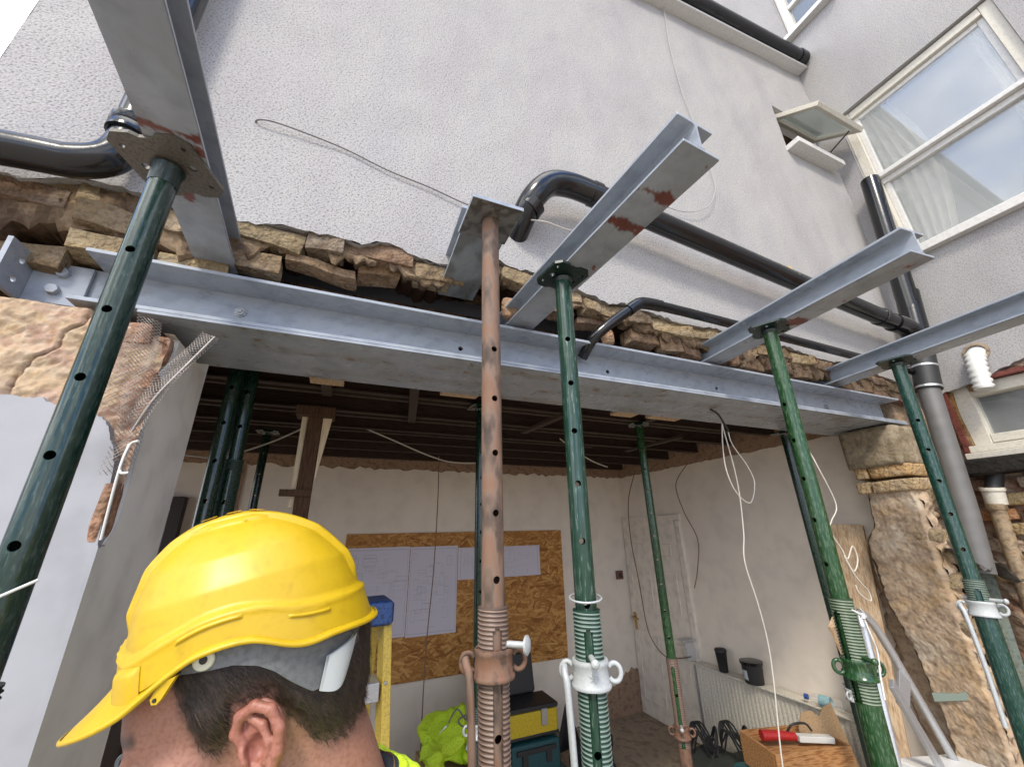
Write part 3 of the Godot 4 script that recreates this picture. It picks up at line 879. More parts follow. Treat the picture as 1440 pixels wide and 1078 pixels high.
func make_right_pier() -> void:
	var w := thing("right_pier", "right hand stub of broken wall, brown and rough, under the beam end", "wall")
	var cols := [lin(0.57, 0.455, 0.35), lin(0.64, 0.53, 0.42), lin(0.47, 0.37, 0.285), lin(0.60, 0.45, 0.29), lin(0.72, 0.65, 0.56)]
	var back := func(y: float) -> float:
		return curve(y, [[0.0, 1.39], [0.62, 1.39], [0.84, 1.40], [1.12, 1.44], [1.28, 1.49], [1.53, 1.50], [1.60, 1.50], [1.66, 1.46], [1.70, 1.43], [1.80, 1.42], [1.95, 1.41], [2.2, 1.43]]) + nz.get_noise_2d(y * 200.0, 4.0) * 0.012
	var mb := MB.new()
	# the broken end of the wall that faces the opening, and its front
	var xs := func(y: float, i: float) -> float:
		return 2.83 + 0.10 * (i - 1.17) + nz.get_noise_2d(y * 36.0, i * 30.0) * 0.015 + nz.get_noise_2d(y * 130.0, i * 60.0 + 30.0) * 0.005 + nzf.get_noise_2d(y * 200.0, i * 200.0) * 0.003
	var tint := func(_i, _j, p: Vector3):
		var a := nz.get_noise_3dv(p * Vector3(30, 95, 30)); var b := nz.get_noise_3dv(p * 130.0 + Vector3(9, 0, 0)); var cc := nz.get_noise_3dv(p * 45.0 + Vector3(0, 33, 0))
		var c: Color = cols[0].lerp(cols[1], ss(-0.25, 0.25, a)).lerp(cols[2], ss(0.1, 0.35, b) * 0.9).lerp(cols[4], ss(0.15, 0.4, cc) * 0.8)
		return c.lerp(cols[3], ss(0.2, 0.4, -cc) * 0.7)
	mb.grid(44, 170, func(i, j):
		var y: float = lerpf(0.0, 1.90, j / 169.0)
		var f: float = i / 43.0
		var ii: float = lerpf(1.17 + nz.get_noise_2d(y * 120.0, 8.0) * 0.012, back.call(y), f)
		var x: float = xs.call(y, ii)
		if f > 0.93: x += (f - 0.93) * 1.2
		if f < 0.06: x += (0.06 - f) * 0.5
		return P(x, y, ii), tint)
	mb.grid(50, 150, func(i, j):
		var y: float = lerpf(0.0, 1.90, j / 149.0)
		var f: float = i / 49.0
		var x: float = lerpf(xs.call(y, 1.17) + 0.02, 3.45, f)
		var recess: float = ss(2.93, 3.05, x) * 0.06 + 0.36 * ss(2.94, 2.98, x) * ss(1.56, 1.50, y)
		return P(x, y, 1.17 + recess + nz.get_noise_2d(x * 70.0, y * 110.0) * 0.03 + nz.get_noise_2d(x * 240.0, y * 240.0) * 0.012 + ss(0.02, 0.0, f) * 0.0), tint)
	mb.grid(2, 60, func(i, j):
		var y: float = lerpf(0.0, 2.2, j / 59.0)
		return P(lerpf(2.87, 3.06, i), y, back.call(y) - 0.01), tint)
	obj("smeared_masonry", mb, mats.rubble, w)
	mb = MB.new()
	mb.col = cols[2]
	mb.box(T(P(3.18, 1.9, 1.33)), Vector3(0.5, 0.7, 0.14)); mb.box(T(P(3.30, 1.1, 1.68)), Vector3(0.38, 2.2, 0.14))
	mb.box(T(P(3.27, 2.42, 1.36)), Vector3(0.36, 0.5, 0.24))
	obj("brick_core", mb, mats.rubble, w)
	# bricks that can be picked out: two courses under the padstone, some lower ones in the face and behind the pipes
	rng.seed = 5
	var y := 1.865
	for row in 2:
		for q in [[2.93, 1.255, 0.2, 0.20], [2.93, 1.395, 0.2, 0.07]]:
			var c: Color = [lin(0.52, 0.36, 0.19), lin(0.50, 0.39, 0.25)][1 - row]
			var o := obj("brick", brick_mesh(Vector3(q[2], 0.068, q[3] * (0.95 if row else 1.02)), c * rng.randf_range(0.9, 1.1), row * 3.0 + q[1], 0.014, 0.012, 5), mats.brick, w)
			o.transform = T(P(q[0] + row * 0.01 - 0.01, 1.92 + row * 0.078 - 0.02, q[1]), 0, rng.randf_range(-3, 3), rng.randf_range(-2, 2))
	for row in 9:
		for k in 3:
			if rng.randf() < 0.3 or k > 0 and row > 3: continue
			var o := obj("brick", brick_mesh(Vector3(rng.randf_range(0.12, 0.2), 0.065, 0.09), brick_color(), row * 3.0 + k, 0.02, 0.012, 4), mats.brick, w)
			o.transform = T(P(2.92 + k * 0.19 + (0.08 if row % 2 else 0.0), 1.85 - row * 0.105, 1.175 + rng.randf_range(0, 0.03) + (0.055 if k > 0 else 0.0)), 0, rng.randf_range(-5, 5), rng.randf_range(-3, 3))
	# concrete padstone under the beam
	mb = MB.new()
	mb.rock(Transform3D(), Vector3(0.235, 0.225, 0.27), 10, 0.008, 0.007, nz, Vector3(4, 4, 4), func(p): return lin(0.30, 0.26, 0.19).lerp(lin(0.42, 0.37, 0.29), ss(-0.1, 0.3, nz.get_noise_3dv(p * 90.0))))
	var pad := obj("padstone", mb, mats.rubble, w)
	pad.position = P(2.935, 2.118, 1.305)
	# a torn plate and a tile shard left on the face
	mb = MB.new()
	mb.prism(T(P(2.845, 0.93, 1.19), 0, 95, -10), PackedVector2Array([Vector2(-0.02, 0.06), Vector2(0.10, 0.02), Vector2(0.20, 0.015), Vector2(0.205, -0.02), Vector2(0.06, 0.0)]), 0.012)
	obj("tile_shard", mb, mat("tile", lin(0.25, 0.31, 0.27), 0.5), w)

func make_wing() -> void:
	var w := thing("side_wing", "pinkish grey rendered house wing on the right with white windows", "building")
	var X := 3.45
	var sash := [0.17, 1.05, 3.42, 4.87]; var low := [0.30, 1.13, 2.04, 2.52]; var upp := [0.74, 1.14, 6.05, 7.3]
	var brk := func(i: float) -> float:   # lower edge of the render
		return 2.44 + (1.2 - i) * 0.25 + nz.get_noise_2d(i * 240.0, 6.0) * 0.014
	var mb := MB.new()
	var bend := func(u, v, d): return P(X + d + nz.get_noise_2d(u * 12.0, v * 12.0) * 0.008, v, u)
	sheet(mb, -3.0, 4.3, 2.66, 9.0, 0.08, [sash, upp], func(u, v): return bend.call(u, v, 0.0))
	mb.grid(220, 5, func(i, j):
		var u: float = lerpf(-3.0, 1.3, i / 219.0)
		var lo: float = brk.call(u) if u > 0.3 else 2.66 - 0.02
		return bend.call(u, lerpf(minf(lo, 2.655), 2.66, j / 4.0), 0.0))
	mb.grid(220, 2, func(i, j):
		var u: float = lerpf(-3.0, 1.3, i / 219.0)
		var lo: float = minf(brk.call(u) if u > 0.3 else 2.64, 2.655)
		return bend.call(u, lo, j * 0.04))
	for q in [sash, upp]:
		var d := X + 0.10
		mb.quad(P(X, q[2], q[0]), P(X, q[3], q[0]), P(d, q[3], q[0]), P(d, q[2], q[0]))
		mb.quad(P(X, q[2], q[1]), P(X, q[3], q[1]), P(d, q[3], q[1]), P(d, q[2], q[1]))
		mb.quad(P(X, q[3], q[0]), P(X, q[3], q[1]), P(d, q[3], q[1]), P(d, q[3], q[0]))
		mb.quad(P(X, q[2], q[0]), P(X, q[2], q[1]), P(d, q[2], q[1]), P(d, q[2], q[0]))
	obj("render_coat", mb, mats.render_wing, w)
	# bare brickwork below, pink and rubbly, with old teal paint low down
	mb = MB.new()
	sheet(mb, 0.0, 1.34, 0.0, 2.655, 0.02, [low], func(u, v): return P(X + 0.025 + nz.get_noise_2d(u * 90.0, v * 120.0) * 0.022 + nz.get_noise_2d(u * 300.0, v * 300.0) * 0.009, v, u), func(_i, _j, p):
		var a := nz.get_noise_3dv(p * 70.0); var b := nz.get_noise_3dv(p * 170.0)
		var c := lin(0.42, 0.27, 0.21).lerp(lin(0.50, 0.42, 0.34), ss(-0.1, 0.3, a)).lerp(lin(0.20, 0.12, 0.09), ss(0.1, 0.3, b))
		return c)
	mb.col = lin(0.4, 0.3, 0.25)
	sheet(mb, -3.0, 0.0, 0.0, 2.66, 0.3, [], func(u, v): return P(X + 0.0, v, u))
	mb.quad(P(X + 0.02, low[3], low[0]), P(X + 0.02, low[3], low[1]), P(X + 0.16, low[3], low[1]), P(X + 0.16, low[3], low[0]))
	mb.facet()
	obj("bare_brickwork", mb, mats.rubble, w)
	mb = MB.new()
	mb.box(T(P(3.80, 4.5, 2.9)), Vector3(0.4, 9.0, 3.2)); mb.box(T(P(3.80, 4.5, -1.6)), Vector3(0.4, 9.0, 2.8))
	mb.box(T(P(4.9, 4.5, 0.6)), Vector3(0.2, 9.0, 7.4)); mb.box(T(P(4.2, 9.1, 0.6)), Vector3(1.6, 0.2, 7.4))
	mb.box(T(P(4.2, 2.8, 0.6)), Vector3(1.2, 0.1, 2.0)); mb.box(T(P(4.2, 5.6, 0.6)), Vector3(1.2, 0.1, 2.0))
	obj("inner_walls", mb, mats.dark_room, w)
	# dark red painted lintel soffit and jamb of the lower window
	mb = MB.new()
	mb.box(T(P(3.515, 2.505, 0.72)), Vector3(0.13, 0.026, 0.83))
	mb.box(T(P(3.515, 2.27, 1.117)), Vector3(0.13, 0.45, 0.024))
	obj("red_reveal", mb, mats.red_oxide, w)
	for q in [[3.485, 2.29, 1.098, 0.36], [3.475, 2.47, 1.0, 0.05]]:
		var o := obj("peeling_edge", brick_mesh(Vector3(0.022, q[3], 0.02), lin(0.27, 0.15, 0.055), q[1] * 3.0, 0.012, 0.002, 6), mats.brick, w)
		o.position = P(q[0], q[1], q[2])
	# big sash window
	var win := Node3D.new(); put(win, "sash_window", w)
	var fx := X + 0.075
	mb = MB.new()
	mb.box(T(P(fx, 4.145, 1.018)), Vector3(0.10, 1.44, 0.062), 0.004)
	mb.box(T(P(fx, 4.145, 0.202)), Vector3(0.10, 1.44, 0.062), 0.004)
	mb.box(T(P(fx, 4.828, 0.61)), Vector3(0.10, 0.066, 0.754), 0.004)
	obj("frame", mb, mats.frame_old, win)
	mb = MB.new()
	mb.box(T(P(X + 0.045, 3.435, 0.61)), Vector3(0.19, 0.06, 0.92), 0.005)
	obj("sill", mb, mats.frame_white, win)
	mb = MB.new()
	mb.box(T(P(fx + 0.018, 4.135, 0.61)), Vector3(0.05, 0.045, 0.754), 0.003)
	mb.box(T(P(fx - 0.024, 4.175, 0.61)), Vector3(0.04, 0.035, 0.754), 0.003)
	obj("meeting_rail", mb, mats.frame_white, win)
	for k in 2:
		var yc: float = [4.484, 3.80][k]; var hh: float = [0.62, 0.67][k]; var xx: float = fx + [-0.006, 0.026][k]
		mb = MB.new()
		mb.box(T(P(xx, yc, 0.97)), Vector3(0.034, hh, 0.034), 0.003)
		mb.box(T(P(xx, yc, 0.25)), Vector3(0.034, hh, 0.034), 0.003)
		mb.box(T(P(xx, yc + (hh * 0.5 - 0.017 if k == 0 else -hh * 0.5 + 0.03), 0.61)), Vector3(0.034, 0.034 if k == 0 else 0.06, 0.686), 0.003)
		obj("sash", mb, mats.frame_white, win)
		mb = MB.new()
		for g in 2:   # second pane layer added so the glass reflects more sky
			mb.box(T(P(xx - 0.008 + g * 0.0075, yc, 0.61)), Vector3(0.003, hh - 0.04, 0.70))
		obj("pane", mb, mats.glass, win)
	for q in [[0.80, 0.99, 0.10], [0.20, 0.34, 0.10]]:
		mb = MB.new()
		mb.grid(40, 24, func(i, j):
			var f: float = i / 39.0
			var y: float = lerpf(3.46, 4.85, j / 23.0)
			var spread: float = 1.0 + 0.5 * sin(j / 23.0 * PI) * (1.0 if q[0] > 0.5 else 0.4)
			var ii: float = lerpf(q[1], q[0] - (spread - 1.0) * 0.2, f)
			return P(X + 0.19 + sin(f * 34.0 + j * 0.1) * 0.018, y, ii))
		obj("curtain", mb, mats.curtain, win)
	# window above the gutter
	win = Node3D.new(); put(win, "upper_window", w)
	mb = MB.new()
	mb.box(T(P(fx, 6.68, 1.105)), Vector3(0.08, 1.22, 0.065), 0.004); mb.box(T(P(fx, 6.68, 0.775)), Vector3(0.08, 1.22, 0.065), 0.004)
	mb.box(T(P(fx, 7.25, 0.94)), Vector3(0.08, 0.07, 0.264), 0.004); mb.box(T(P(fx, 6.11, 0.94)), Vector3(0.08, 0.07, 0.264), 0.004); mb.box(T(P(fx, 6.48, 0.94)), Vector3(0.06, 0.05, 0.264), 0.004)
	obj("frame", mb, mats.frame_white, win)
	mb = MB.new()
	mb.box(T(P(X + 0.03, 6.035, 0.94)), Vector3(0.2, 0.05, 0.46), 0.004)
	obj("sill", mb, mats.frame_white, win)
	mb = MB.new()
	mb.box(T(P(fx, 6.68, 0.94)), Vector3(0.005, 1.1, 0.264))
	obj("pane", mb, mats.glass, win)
	# rotted low window
	win = Node3D.new(); put(win, "low_window", w)
	mb = MB.new()
	fx = X + 0.09
	mb.box(T(P(fx, 2.27, 1.06)), Vector3(0.09, 0.44, 0.085), 0.004); mb.box(T(P(fx, 2.27, 0.34)), Vector3(0.09, 0.44, 0.08), 0.004)
	mb.box(T(P(fx, 2.455, 0.70)), Vector3(0.09, 0.07, 0.634), 0.004)
	mb.box(T(P(fx, 2.16, 0.70)), Vector3(0.07, 0.05, 0.634), 0.004)
	obj("frame", mb, mats.frame_old, win)
	mb = MB.new()
	mb.box(T(P(fx - 0.03, 2.105, 0.71)), Vector3(0.12, 0.04, 0.80), 0.004); mb.box(T(P(fx - 0.06, 2.062, 0.71)), Vector3(0.16, 0.035, 0.82), 0.004)
	obj("sill", mb, mats.frame_old, win)
	mb = MB.new()
	mb.box(T(P(fx + 0.01, 2.30, 0.70)), Vector3(0.006, 0.26, 0.634))
	obj("pane", mb, mats.glass, win)
	mb = MB.new()
	mb.rock(Transform3D(), Vector3(0.26, 0.085, 0.98), 12, 0.012, 0.014, nz, Vector3(2, 8, 2), func(p): return lin(0.035, 0.033, 0.033).lerp(lin(0.16, 0.15, 0.15), ss(0.15, 0.4, nz.get_noise_3dv(p * 80.0))))
	var st := obj("stone_sill", mb, mats.rubble, w)
	st.position = P(3.44, 1.995, 0.80)
	# loose bricks under the sill
	rng.seed = 31
	for k in 26:
		var row := k / 4
		var c: Color = [lin(0.45, 0.24, 0.13), lin(0.50, 0.38, 0.20), lin(0.40, 0.25, 0.19), lin(0.50, 0.40, 0.33)][rng.randi() % 4]
		var o := obj("brick", brick_mesh(Vector3(0.09, 0.066, rng.randf_range(0.14, 0.21)), c, k * 1.7, 0.015, 0.01, 4), mats.brick, w)
		o.transform = T(P(3.475 + rng.randf_range(-0.015, 0.02), 1.90 - row * 0.08, 1.12 - (k % 4) * 0.225 - (0.1 if row % 2 else 0.0)), 0, rng.randf_range(-5, 5), rng.randf_range(-3, 3))

func make_room() -> void:
	var mb := MB.new()
	mb.col = lin(1, 1, 1)
	mb.quad(P(-60, -0.004, -120), P(60, -0.004, -120), P(60, -0.004, 1.2), P(-60, -0.004, 1.2))
	mb.quad(P(-60, -0.004, 4.2), P(60, -0.004, 4.2), P(60, -0.004, 90), P(-60, -0.004, 90))
	struct("ground", mb, mats.ground)
	mb = MB.new()
	mb.grid(60, 40, func(i, j): return P(lerpf(-2.4, 3.2, i / 59.0), nz.get_noise_2d(i * 9.0, j * 9.0) * 0.004, lerpf(1.2, 4.2, j / 39.0)))
	struct("floor", mb, mats.floor)
	# back wall, with a bare strip at the top and at the foot, and the doorway at the left
	var w := thing("room_back_wall", "cream plastered back wall of the gutted room, bare at top and foot", "wall")
	mb = MB.new()
	mb.box(T(P(0.92, 1.155, 4.0)), Vector3(4.3, 2.31, 0.1)); mb.box(T(P(-1.66, 2.155, 4.0)), Vector3(0.86, 0.31, 0.1)); mb.box(T(P(-2.2, 1.155, 4.0)), Vector3(0.22, 2.31, 0.1))
	obj("plaster", mb, mats.plaster_room, w)
	mb = MB.new()
	mb.grid(120, 4, func(i, j):
		var x: float = lerpf(-2.3, 3.06, i / 119.0)
		return P(x, lerpf(2.275 + nz.get_noise_2d(x * 120.0, 2.0) * 0.03, 2.53, j / 3.0), 3.944))
	obj("bare_plaster_band", mb, mats.plaster_bare, w)
	mb = MB.new()
	mb.grid(60, 6, func(i, j):
		var x: float = lerpf(2.42, 3.05, i / 59.0)
		return P(x, (0.20 + 0.16 * ss(2.5, 3.0, x) + nz.get_noise_2d(x * 90.0, 5.0) * 0.05) * j / 5.0, 3.945 + nz.get_noise_2d(x * 90.0, j * 10.0) * 0.006))
	obj("bare_plaster_foot", mb, mats.plaster_bare, w)
	mb = MB.new()
	mb.box(T(P(-0.84, 1.2, 3.942)), Vector3(0.16, 2.2, 0.012))
	mb.col = lin(0.8, 0.75, 0.7)
	obj("bare_plaster_strip", mb, mats.plaster_bare, w)
	w = thing("room_side_wall", "cream plastered right hand side wall of the gutted room", "wall")
	mb = MB.new()
	mb.box(T(P(3.11, 1.26, 2.70)), Vector3(0.12, 2.52, 2.52))
	obj("plaster", mb, mats.plaster_room, w)
	mb = MB.new()
	mb.grid(90, 3, func(i, j):
		var u: float = lerpf(1.46, 3.94, i / 89.0)
		return P(3.046, lerpf(2.27 + nz.get_noise_2d(u * 100.0, 12.0) * 0.012, 2.52, j / 2.0), u))
	obj("bare_plaster_band", mb, mats.plaster_bare, w)
	mb = MB.new()
	# unseen left wall; its wide opening is made up, added to light the room
	mb.box(T(P(-2.36, 0.35, 2.7)), Vector3(0.12, 0.7, 2.7)); mb.box(T(P(-2.36, 2.42, 2.7)), Vector3(0.12, 0.34, 2.7)); mb.box(T(P(-2.36, 1.475, 1.54)), Vector3(0.12, 1.55, 0.38)); mb.box(T(P(-2.36, 1.475, 3.9)), Vector3(0.12, 1.55, 0.3))
	tag(obj("room_left_wall", mb, mats.plaster_room), "plain plastered left hand wall of the gutted room with a made-up opening added to let light in", "wall")
	# open ceiling: joists along the wall, floorboards over them, battens and laths left on
	w = thing("open_ceiling", "stripped dark ceiling of bare joists and floorboards above the room", "ceiling")
	rng.seed = 3
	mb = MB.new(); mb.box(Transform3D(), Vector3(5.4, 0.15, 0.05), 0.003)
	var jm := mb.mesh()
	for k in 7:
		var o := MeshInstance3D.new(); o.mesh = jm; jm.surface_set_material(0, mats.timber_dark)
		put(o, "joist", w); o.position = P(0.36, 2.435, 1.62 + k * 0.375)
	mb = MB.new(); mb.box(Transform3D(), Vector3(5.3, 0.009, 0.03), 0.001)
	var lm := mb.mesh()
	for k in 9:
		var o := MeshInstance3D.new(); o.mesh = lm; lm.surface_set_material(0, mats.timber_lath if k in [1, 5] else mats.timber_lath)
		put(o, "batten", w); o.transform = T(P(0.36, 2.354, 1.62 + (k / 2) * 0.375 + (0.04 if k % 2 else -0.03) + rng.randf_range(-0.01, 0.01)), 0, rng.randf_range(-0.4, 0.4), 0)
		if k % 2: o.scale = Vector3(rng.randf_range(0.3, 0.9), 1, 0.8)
	var bm := []
	for k in 3:
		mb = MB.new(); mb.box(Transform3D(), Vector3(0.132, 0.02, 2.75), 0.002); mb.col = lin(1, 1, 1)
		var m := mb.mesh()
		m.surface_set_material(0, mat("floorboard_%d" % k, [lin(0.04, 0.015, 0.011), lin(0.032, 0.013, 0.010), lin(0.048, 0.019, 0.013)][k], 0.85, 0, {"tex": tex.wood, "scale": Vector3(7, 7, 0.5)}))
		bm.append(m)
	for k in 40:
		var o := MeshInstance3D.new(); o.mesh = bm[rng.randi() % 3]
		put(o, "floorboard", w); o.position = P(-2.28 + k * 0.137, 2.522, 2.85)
	for q in [[0.30, 2.05, 0.7, -8.0], [-0.12, 1.85, 0.35, 0.0], [1.15, 2.2, 0.5, 6.0], [1.75, 1.75, 0.3, 0.0], [2.3, 2.5, 0.6, 4.0]]:
		mb = MB.new(); mb.box(Transform3D(), Vector3(0.045, 0.02, q[2]), 0.002)
		var o := obj("noggin", mb, mats.timber_lath, w)
		o.transform = T(P(q[0], 2.345, q[1]), 0, q[3], 0)
	for q in [[0.42, 1.535, 0.16], [1.30, 1.56, 0.13], [1.55, 1.545, 0.2], [-0.1, 1.56, 0.12]]:
		mb = MB.new(); mb.box(T(P(q[0], 2.258, q[1])), Vector3(q[2], 0.015, 0.10), 0.001)
		obj("packing_board", mb, mats.timber_new, w)
	mb = MB.new()
	mb.box(T(P(0.4, 2.58, 2.85)), Vector3(5.6, 0.06, 2.9))
	obj("upper_floor", mb, mats.dark_room, w)


# ---------------------------------------------------------------- steel
# I-section along local z from 0 to -ln (into the house); colour of the bottom face comes from fc(x, z)
func i_beam(parent: Node3D, ln: float, h: float, b: float, tf: float, tw: float, fc = null) -> void:
	var mb := MB.new()
	mb.box(T(Vector3(0, h - tf * 0.5, -ln * 0.5)), Vector3(b, tf, ln), 0.0015)
	obj("top_flange", mb, mats.steel_paint, parent)
	mb = MB.new()
	var pr := PackedVector2Array()
	var r := 0.008
	for q in [[tw * 0.5 + r, tf], [tw * 0.5 + r * 0.3, tf + r * 0.3], [tw * 0.5, tf + r], [tw * 0.5, h - tf - r], [tw * 0.5 + r * 0.3, h - tf - r * 0.3], [tw * 0.5 + r, h - tf]]:
		pr.append(Vector2(q[0], q[1]))
	for k in range(5, -1, -1):
		pr.append(Vector2(-pr[k].x, pr[k].y))
	mb.prism(T(Vector3(0, 0, -ln)), pr, ln)
	obj("web", mb, mats.steel_paint, parent)
	mb = MB.new()
	mb.box(T(Vector3(0, tf * 0.5 + 0.0005, -ln * 0.5)), Vector3(b, tf - 0.001, ln), 0.0015)
	if fc != null:
		var nu := int(b / 0.0055); var nv := int(ln / 0.0055)
		mb.grid(nu, nv, func(i, j): return Vector3(lerpf(-b * 0.5 + 0.001, b * 0.5 - 0.001, i / (nu - 1.0)), -0.0005, -lerpf(0.001, ln - 0.001, j / (nv - 1.0))), func(_i, _j, p): return fc.call(p.x, -p.z), false, 1.0)
	obj("bottom_flange", mb, mats.steel_paint, parent)

func needle(label: String, a: Vector3, b: Vector3, h: float, wd: float, red: Array, sd: float) -> void:
	var t := thing("needle_beam", label, "steel beam", a, "short steel needle beams through the wall")
	var d := (b - a)
	t.rotation.y = atan2(-d.x, -d.z)
	t.rotation.x = atan2(d.y, Vector2(d.x, d.z).length())
	var prim := lin(0.20, 0.060, 0.042); var grime := lin(0.55, 0.52, 0.46)
	i_beam(t, d.length(), h, wd, 0.0085, 0.0065, func(x, z):
		var n1: float = nz.get_noise_2d(x * 130.0 + sd, z * 90.0); var n2: float = nz.get_noise_2d(x * 30.0, z * 18.0 + sd * 3.0)
		var c := lin(1, 1, 1).lerp(grime, ss(-0.1, 0.35, n2) * 0.45)
		for q in red:   # worn to the red primer round z = q[0], half length q[1], on side q[2]
			var e: float = absf(z - q[0]) / q[1] + (0.6 if signf(x) != q[2] and q[2] != 0 else 0.0) * absf(x) / (wd * 0.5)
			c = c.lerp(prim * 2.2, ss(0.95, 0.72, e + n1 * 1.2 + nzf.get_noise_2d(x * 700.0, z * 700.0) * 0.5))
		if n1 > 0.56 and n2 > 0.15: c = prim * 2.4
		return c)

func make_steel() -> void:
	var m := mat("steel_paint", lin(0.30, 0.335, 0.388), 0.40, 0.0, {"tex": tex.steel, "scale": Vector3(1.6, 2.6, 1.6), "bump": tex.fleck, "bumpcm": 0.02, "rtex": tex.rough})
	m.uv1_world_triplanar = true
	# main beam
	var t := thing("main_beam", "long grey painted steel beam with a wide bottom plate spanning the whole opening", "steel beam", P(0, 2.24, 1.17))
	var xa := -0.675; var xb := 3.02
	var mb := MB.new()
	mb.box(T(Vector3((xa + xb) * 0.5, 0.156, -0.102)), Vector3(xb - xa, 0.011, 0.204), 0.0015)
	obj("top_flange", mb, m, t)
	mb = MB.new()
	mb.box(T(Vector3((xa + xb) * 0.5, 0.0165, -0.102)), Vector3(xb - xa, 0.011, 0.200), 0.0015)
	obj("bottom_flange", mb, m, t)
	mb = MB.new()
	var stain := func(_i, _j, p: Vector3):
		var a := nz.get_noise_2d(p.x * 22.0, p.z * 90.0); var b := nz.get_noise_2d(p.x * 130.0 + 7.0, p.z * 160.0)
		var c := lin(1, 1, 1).lerp(lin(0.84, 0.81, 0.75), ss(-0.1, 0.4, a))
		if b > 0.40 and a > 0.12: c = lin(0.62, 0.40, 0.25)
		return c
	mb.box(T(Vector3((xa + xb) * 0.5 + 0.075, 0.0055, -0.1725)), Vector3(xb - xa - 0.13, 0.009, 0.345), 0.0015)
	mb.grid(420, 42, func(i, j): return Vector3(lerpf(xa + 0.143, xb + 0.008, i / 419.0), 0.0005, -lerpf(0.002, 0.343, j / 41.0)), stain)
	obj("bottom_plate", mb, m, t)
	var comb := CSGCombiner3D.new()
	put(comb, "web", t)
	var bx := CSGBox3D.new(); bx.name = "web_sheet"; bx.size = Vector3(xb - xa + 0.14, 0.130, 0.008); bx.position = Vector3((xa + xb) * 0.5 - 0.07, 0.0865, -0.102); bx.material = m
	comb.add_child(bx)
	for q in [[0.34, 0.088], [0.985, 0.088], [1.62, 0.09]]:
		var cy := CSGCylinder3D.new(); cy.name = "hole"; cy.radius = 0.009; cy.height = 0.05; cy.sides = 16; cy.operation = CSGShape3D.OPERATION_SUBTRACTION
		cy.rotation.x = PI / 2; cy.position = Vector3(q[0], q[1], -0.102); cy.material = m
		comb.add_child(cy, true)
	for q in [[-0.345, 0.093], [2.46, 0.080]]:
		mb = MB.new()
		mb.lathe(T(Vector3(q[0], q[1], -0.097), 90), [Vector2(0.0, 0.014), Vector2(0.006, 0.014), Vector2(0.0065, 0.009), Vector2(0.012, 0.009), Vector2(0.012, 0.003), Vector2(0.016, 0.003), Vector2(0.016, 0.0)], 6 if q[0] > 0 else 12)
		obj("bolt", mb, mats.bolt, t)
	# end cleat at the left: a plate on the web and a leg with two holes that stands out towards the yard
	mb = MB.new()
	mb.box(T(Vector3(-0.745, 0.0875, -0.090)), Vector3(0.115, 0.120, 0.010), 0.002)
	obj("cleat_plate", mb, m, t)
	comb = CSGCombiner3D.new()
	put(comb, "cleat_leg", t)
	bx = CSGBox3D.new(); bx.name = "leg_plate"; bx.size = Vector3(0.010, 0.125, 0.105); bx.position = Vector3(-0.807, 0.0875, -0.048); bx.material = m
	comb.add_child(bx)
	for yy in [0.062, 0.115]:
		var cy := CSGCylinder3D.new(); cy.name = "hole"; cy.radius = 0.009; cy.height = 0.05; cy.sides = 16; cy.operation = CSGShape3D.OPERATION_SUBTRACTION
		cy.rotation.z = PI / 2; cy.position = Vector3(-0.807, yy, -0.045); cy.material = m
		comb.add_child(cy, true)
	for q in [[-0.742, 0.118], [-0.748, 0.066]]:
		mb = MB.new()
		mb.lathe(T(Vector3(q[0], q[1], -0.085), 90, 0, 0), [Vector2(0.0, 0.013), Vector2(0.013, 0.013), Vector2(0.0145, 0.011), Vector2(0.0145, 0.0)], 6)
		obj("bolt", mb, m, t)
	# needles
	needle("grey needle beam over the far left green prop, running out of the top of the photo", P(-0.372, 2.452, 0.33), P(-0.430, 2.452, 1.36), 0.092, 0.102, [[0.435, 0.012, 0.0], [0.47, 0.02, 1.0]], 3.0)
	needle("grey needle beam with red primer patches above the green prop in the middle", P(0.598, 2.420, 0.385), P(0.535, 2.420, 1.40), 0.085, 0.106, [[0.125, 0.014, 1.0], [0.225, 0.017, 0.0]], 11.0)
	needle("grey needle beam ending in front of the big window, second from the right", P(1.462, 2.420, 0.395), P(1.550, 2.420, 1.40), 0.090, 0.104, [[0.40, 0.03, 1.0]], 23.0)
	needle("rightmost grey needle beam, cut off by the photo's right edge", P(2.30, 2.420, 0.30), P(2.475, 2.420, 1.40), 0.090, 0.104, [], 31.0)
	t = thing("stub_beam", "short stub of grey steel beam carried by the rusty prop", "steel beam", P(0.312, 2.560, 0.93), "")
	t.rotation.y = deg_to_rad(-1.5)
	i_beam(t, 0.37, 0.095, 0.140, 0.010, 0.008, func(x, z):
		return lin(0.8, 0.8, 0.76).lerp(lin(0.5, 0.48, 0.42), ss(0.0, 0.4, nz.get_noise_2d(x * 60.0, z * 40.0))))
	mb = MB.new()
	mb.box(T(Vector3(0.052, 0.046, -0.20)), Vector3(0.02, 0.072, 0.06), 0.002)
	obj("packing_plate", mb, m, t)


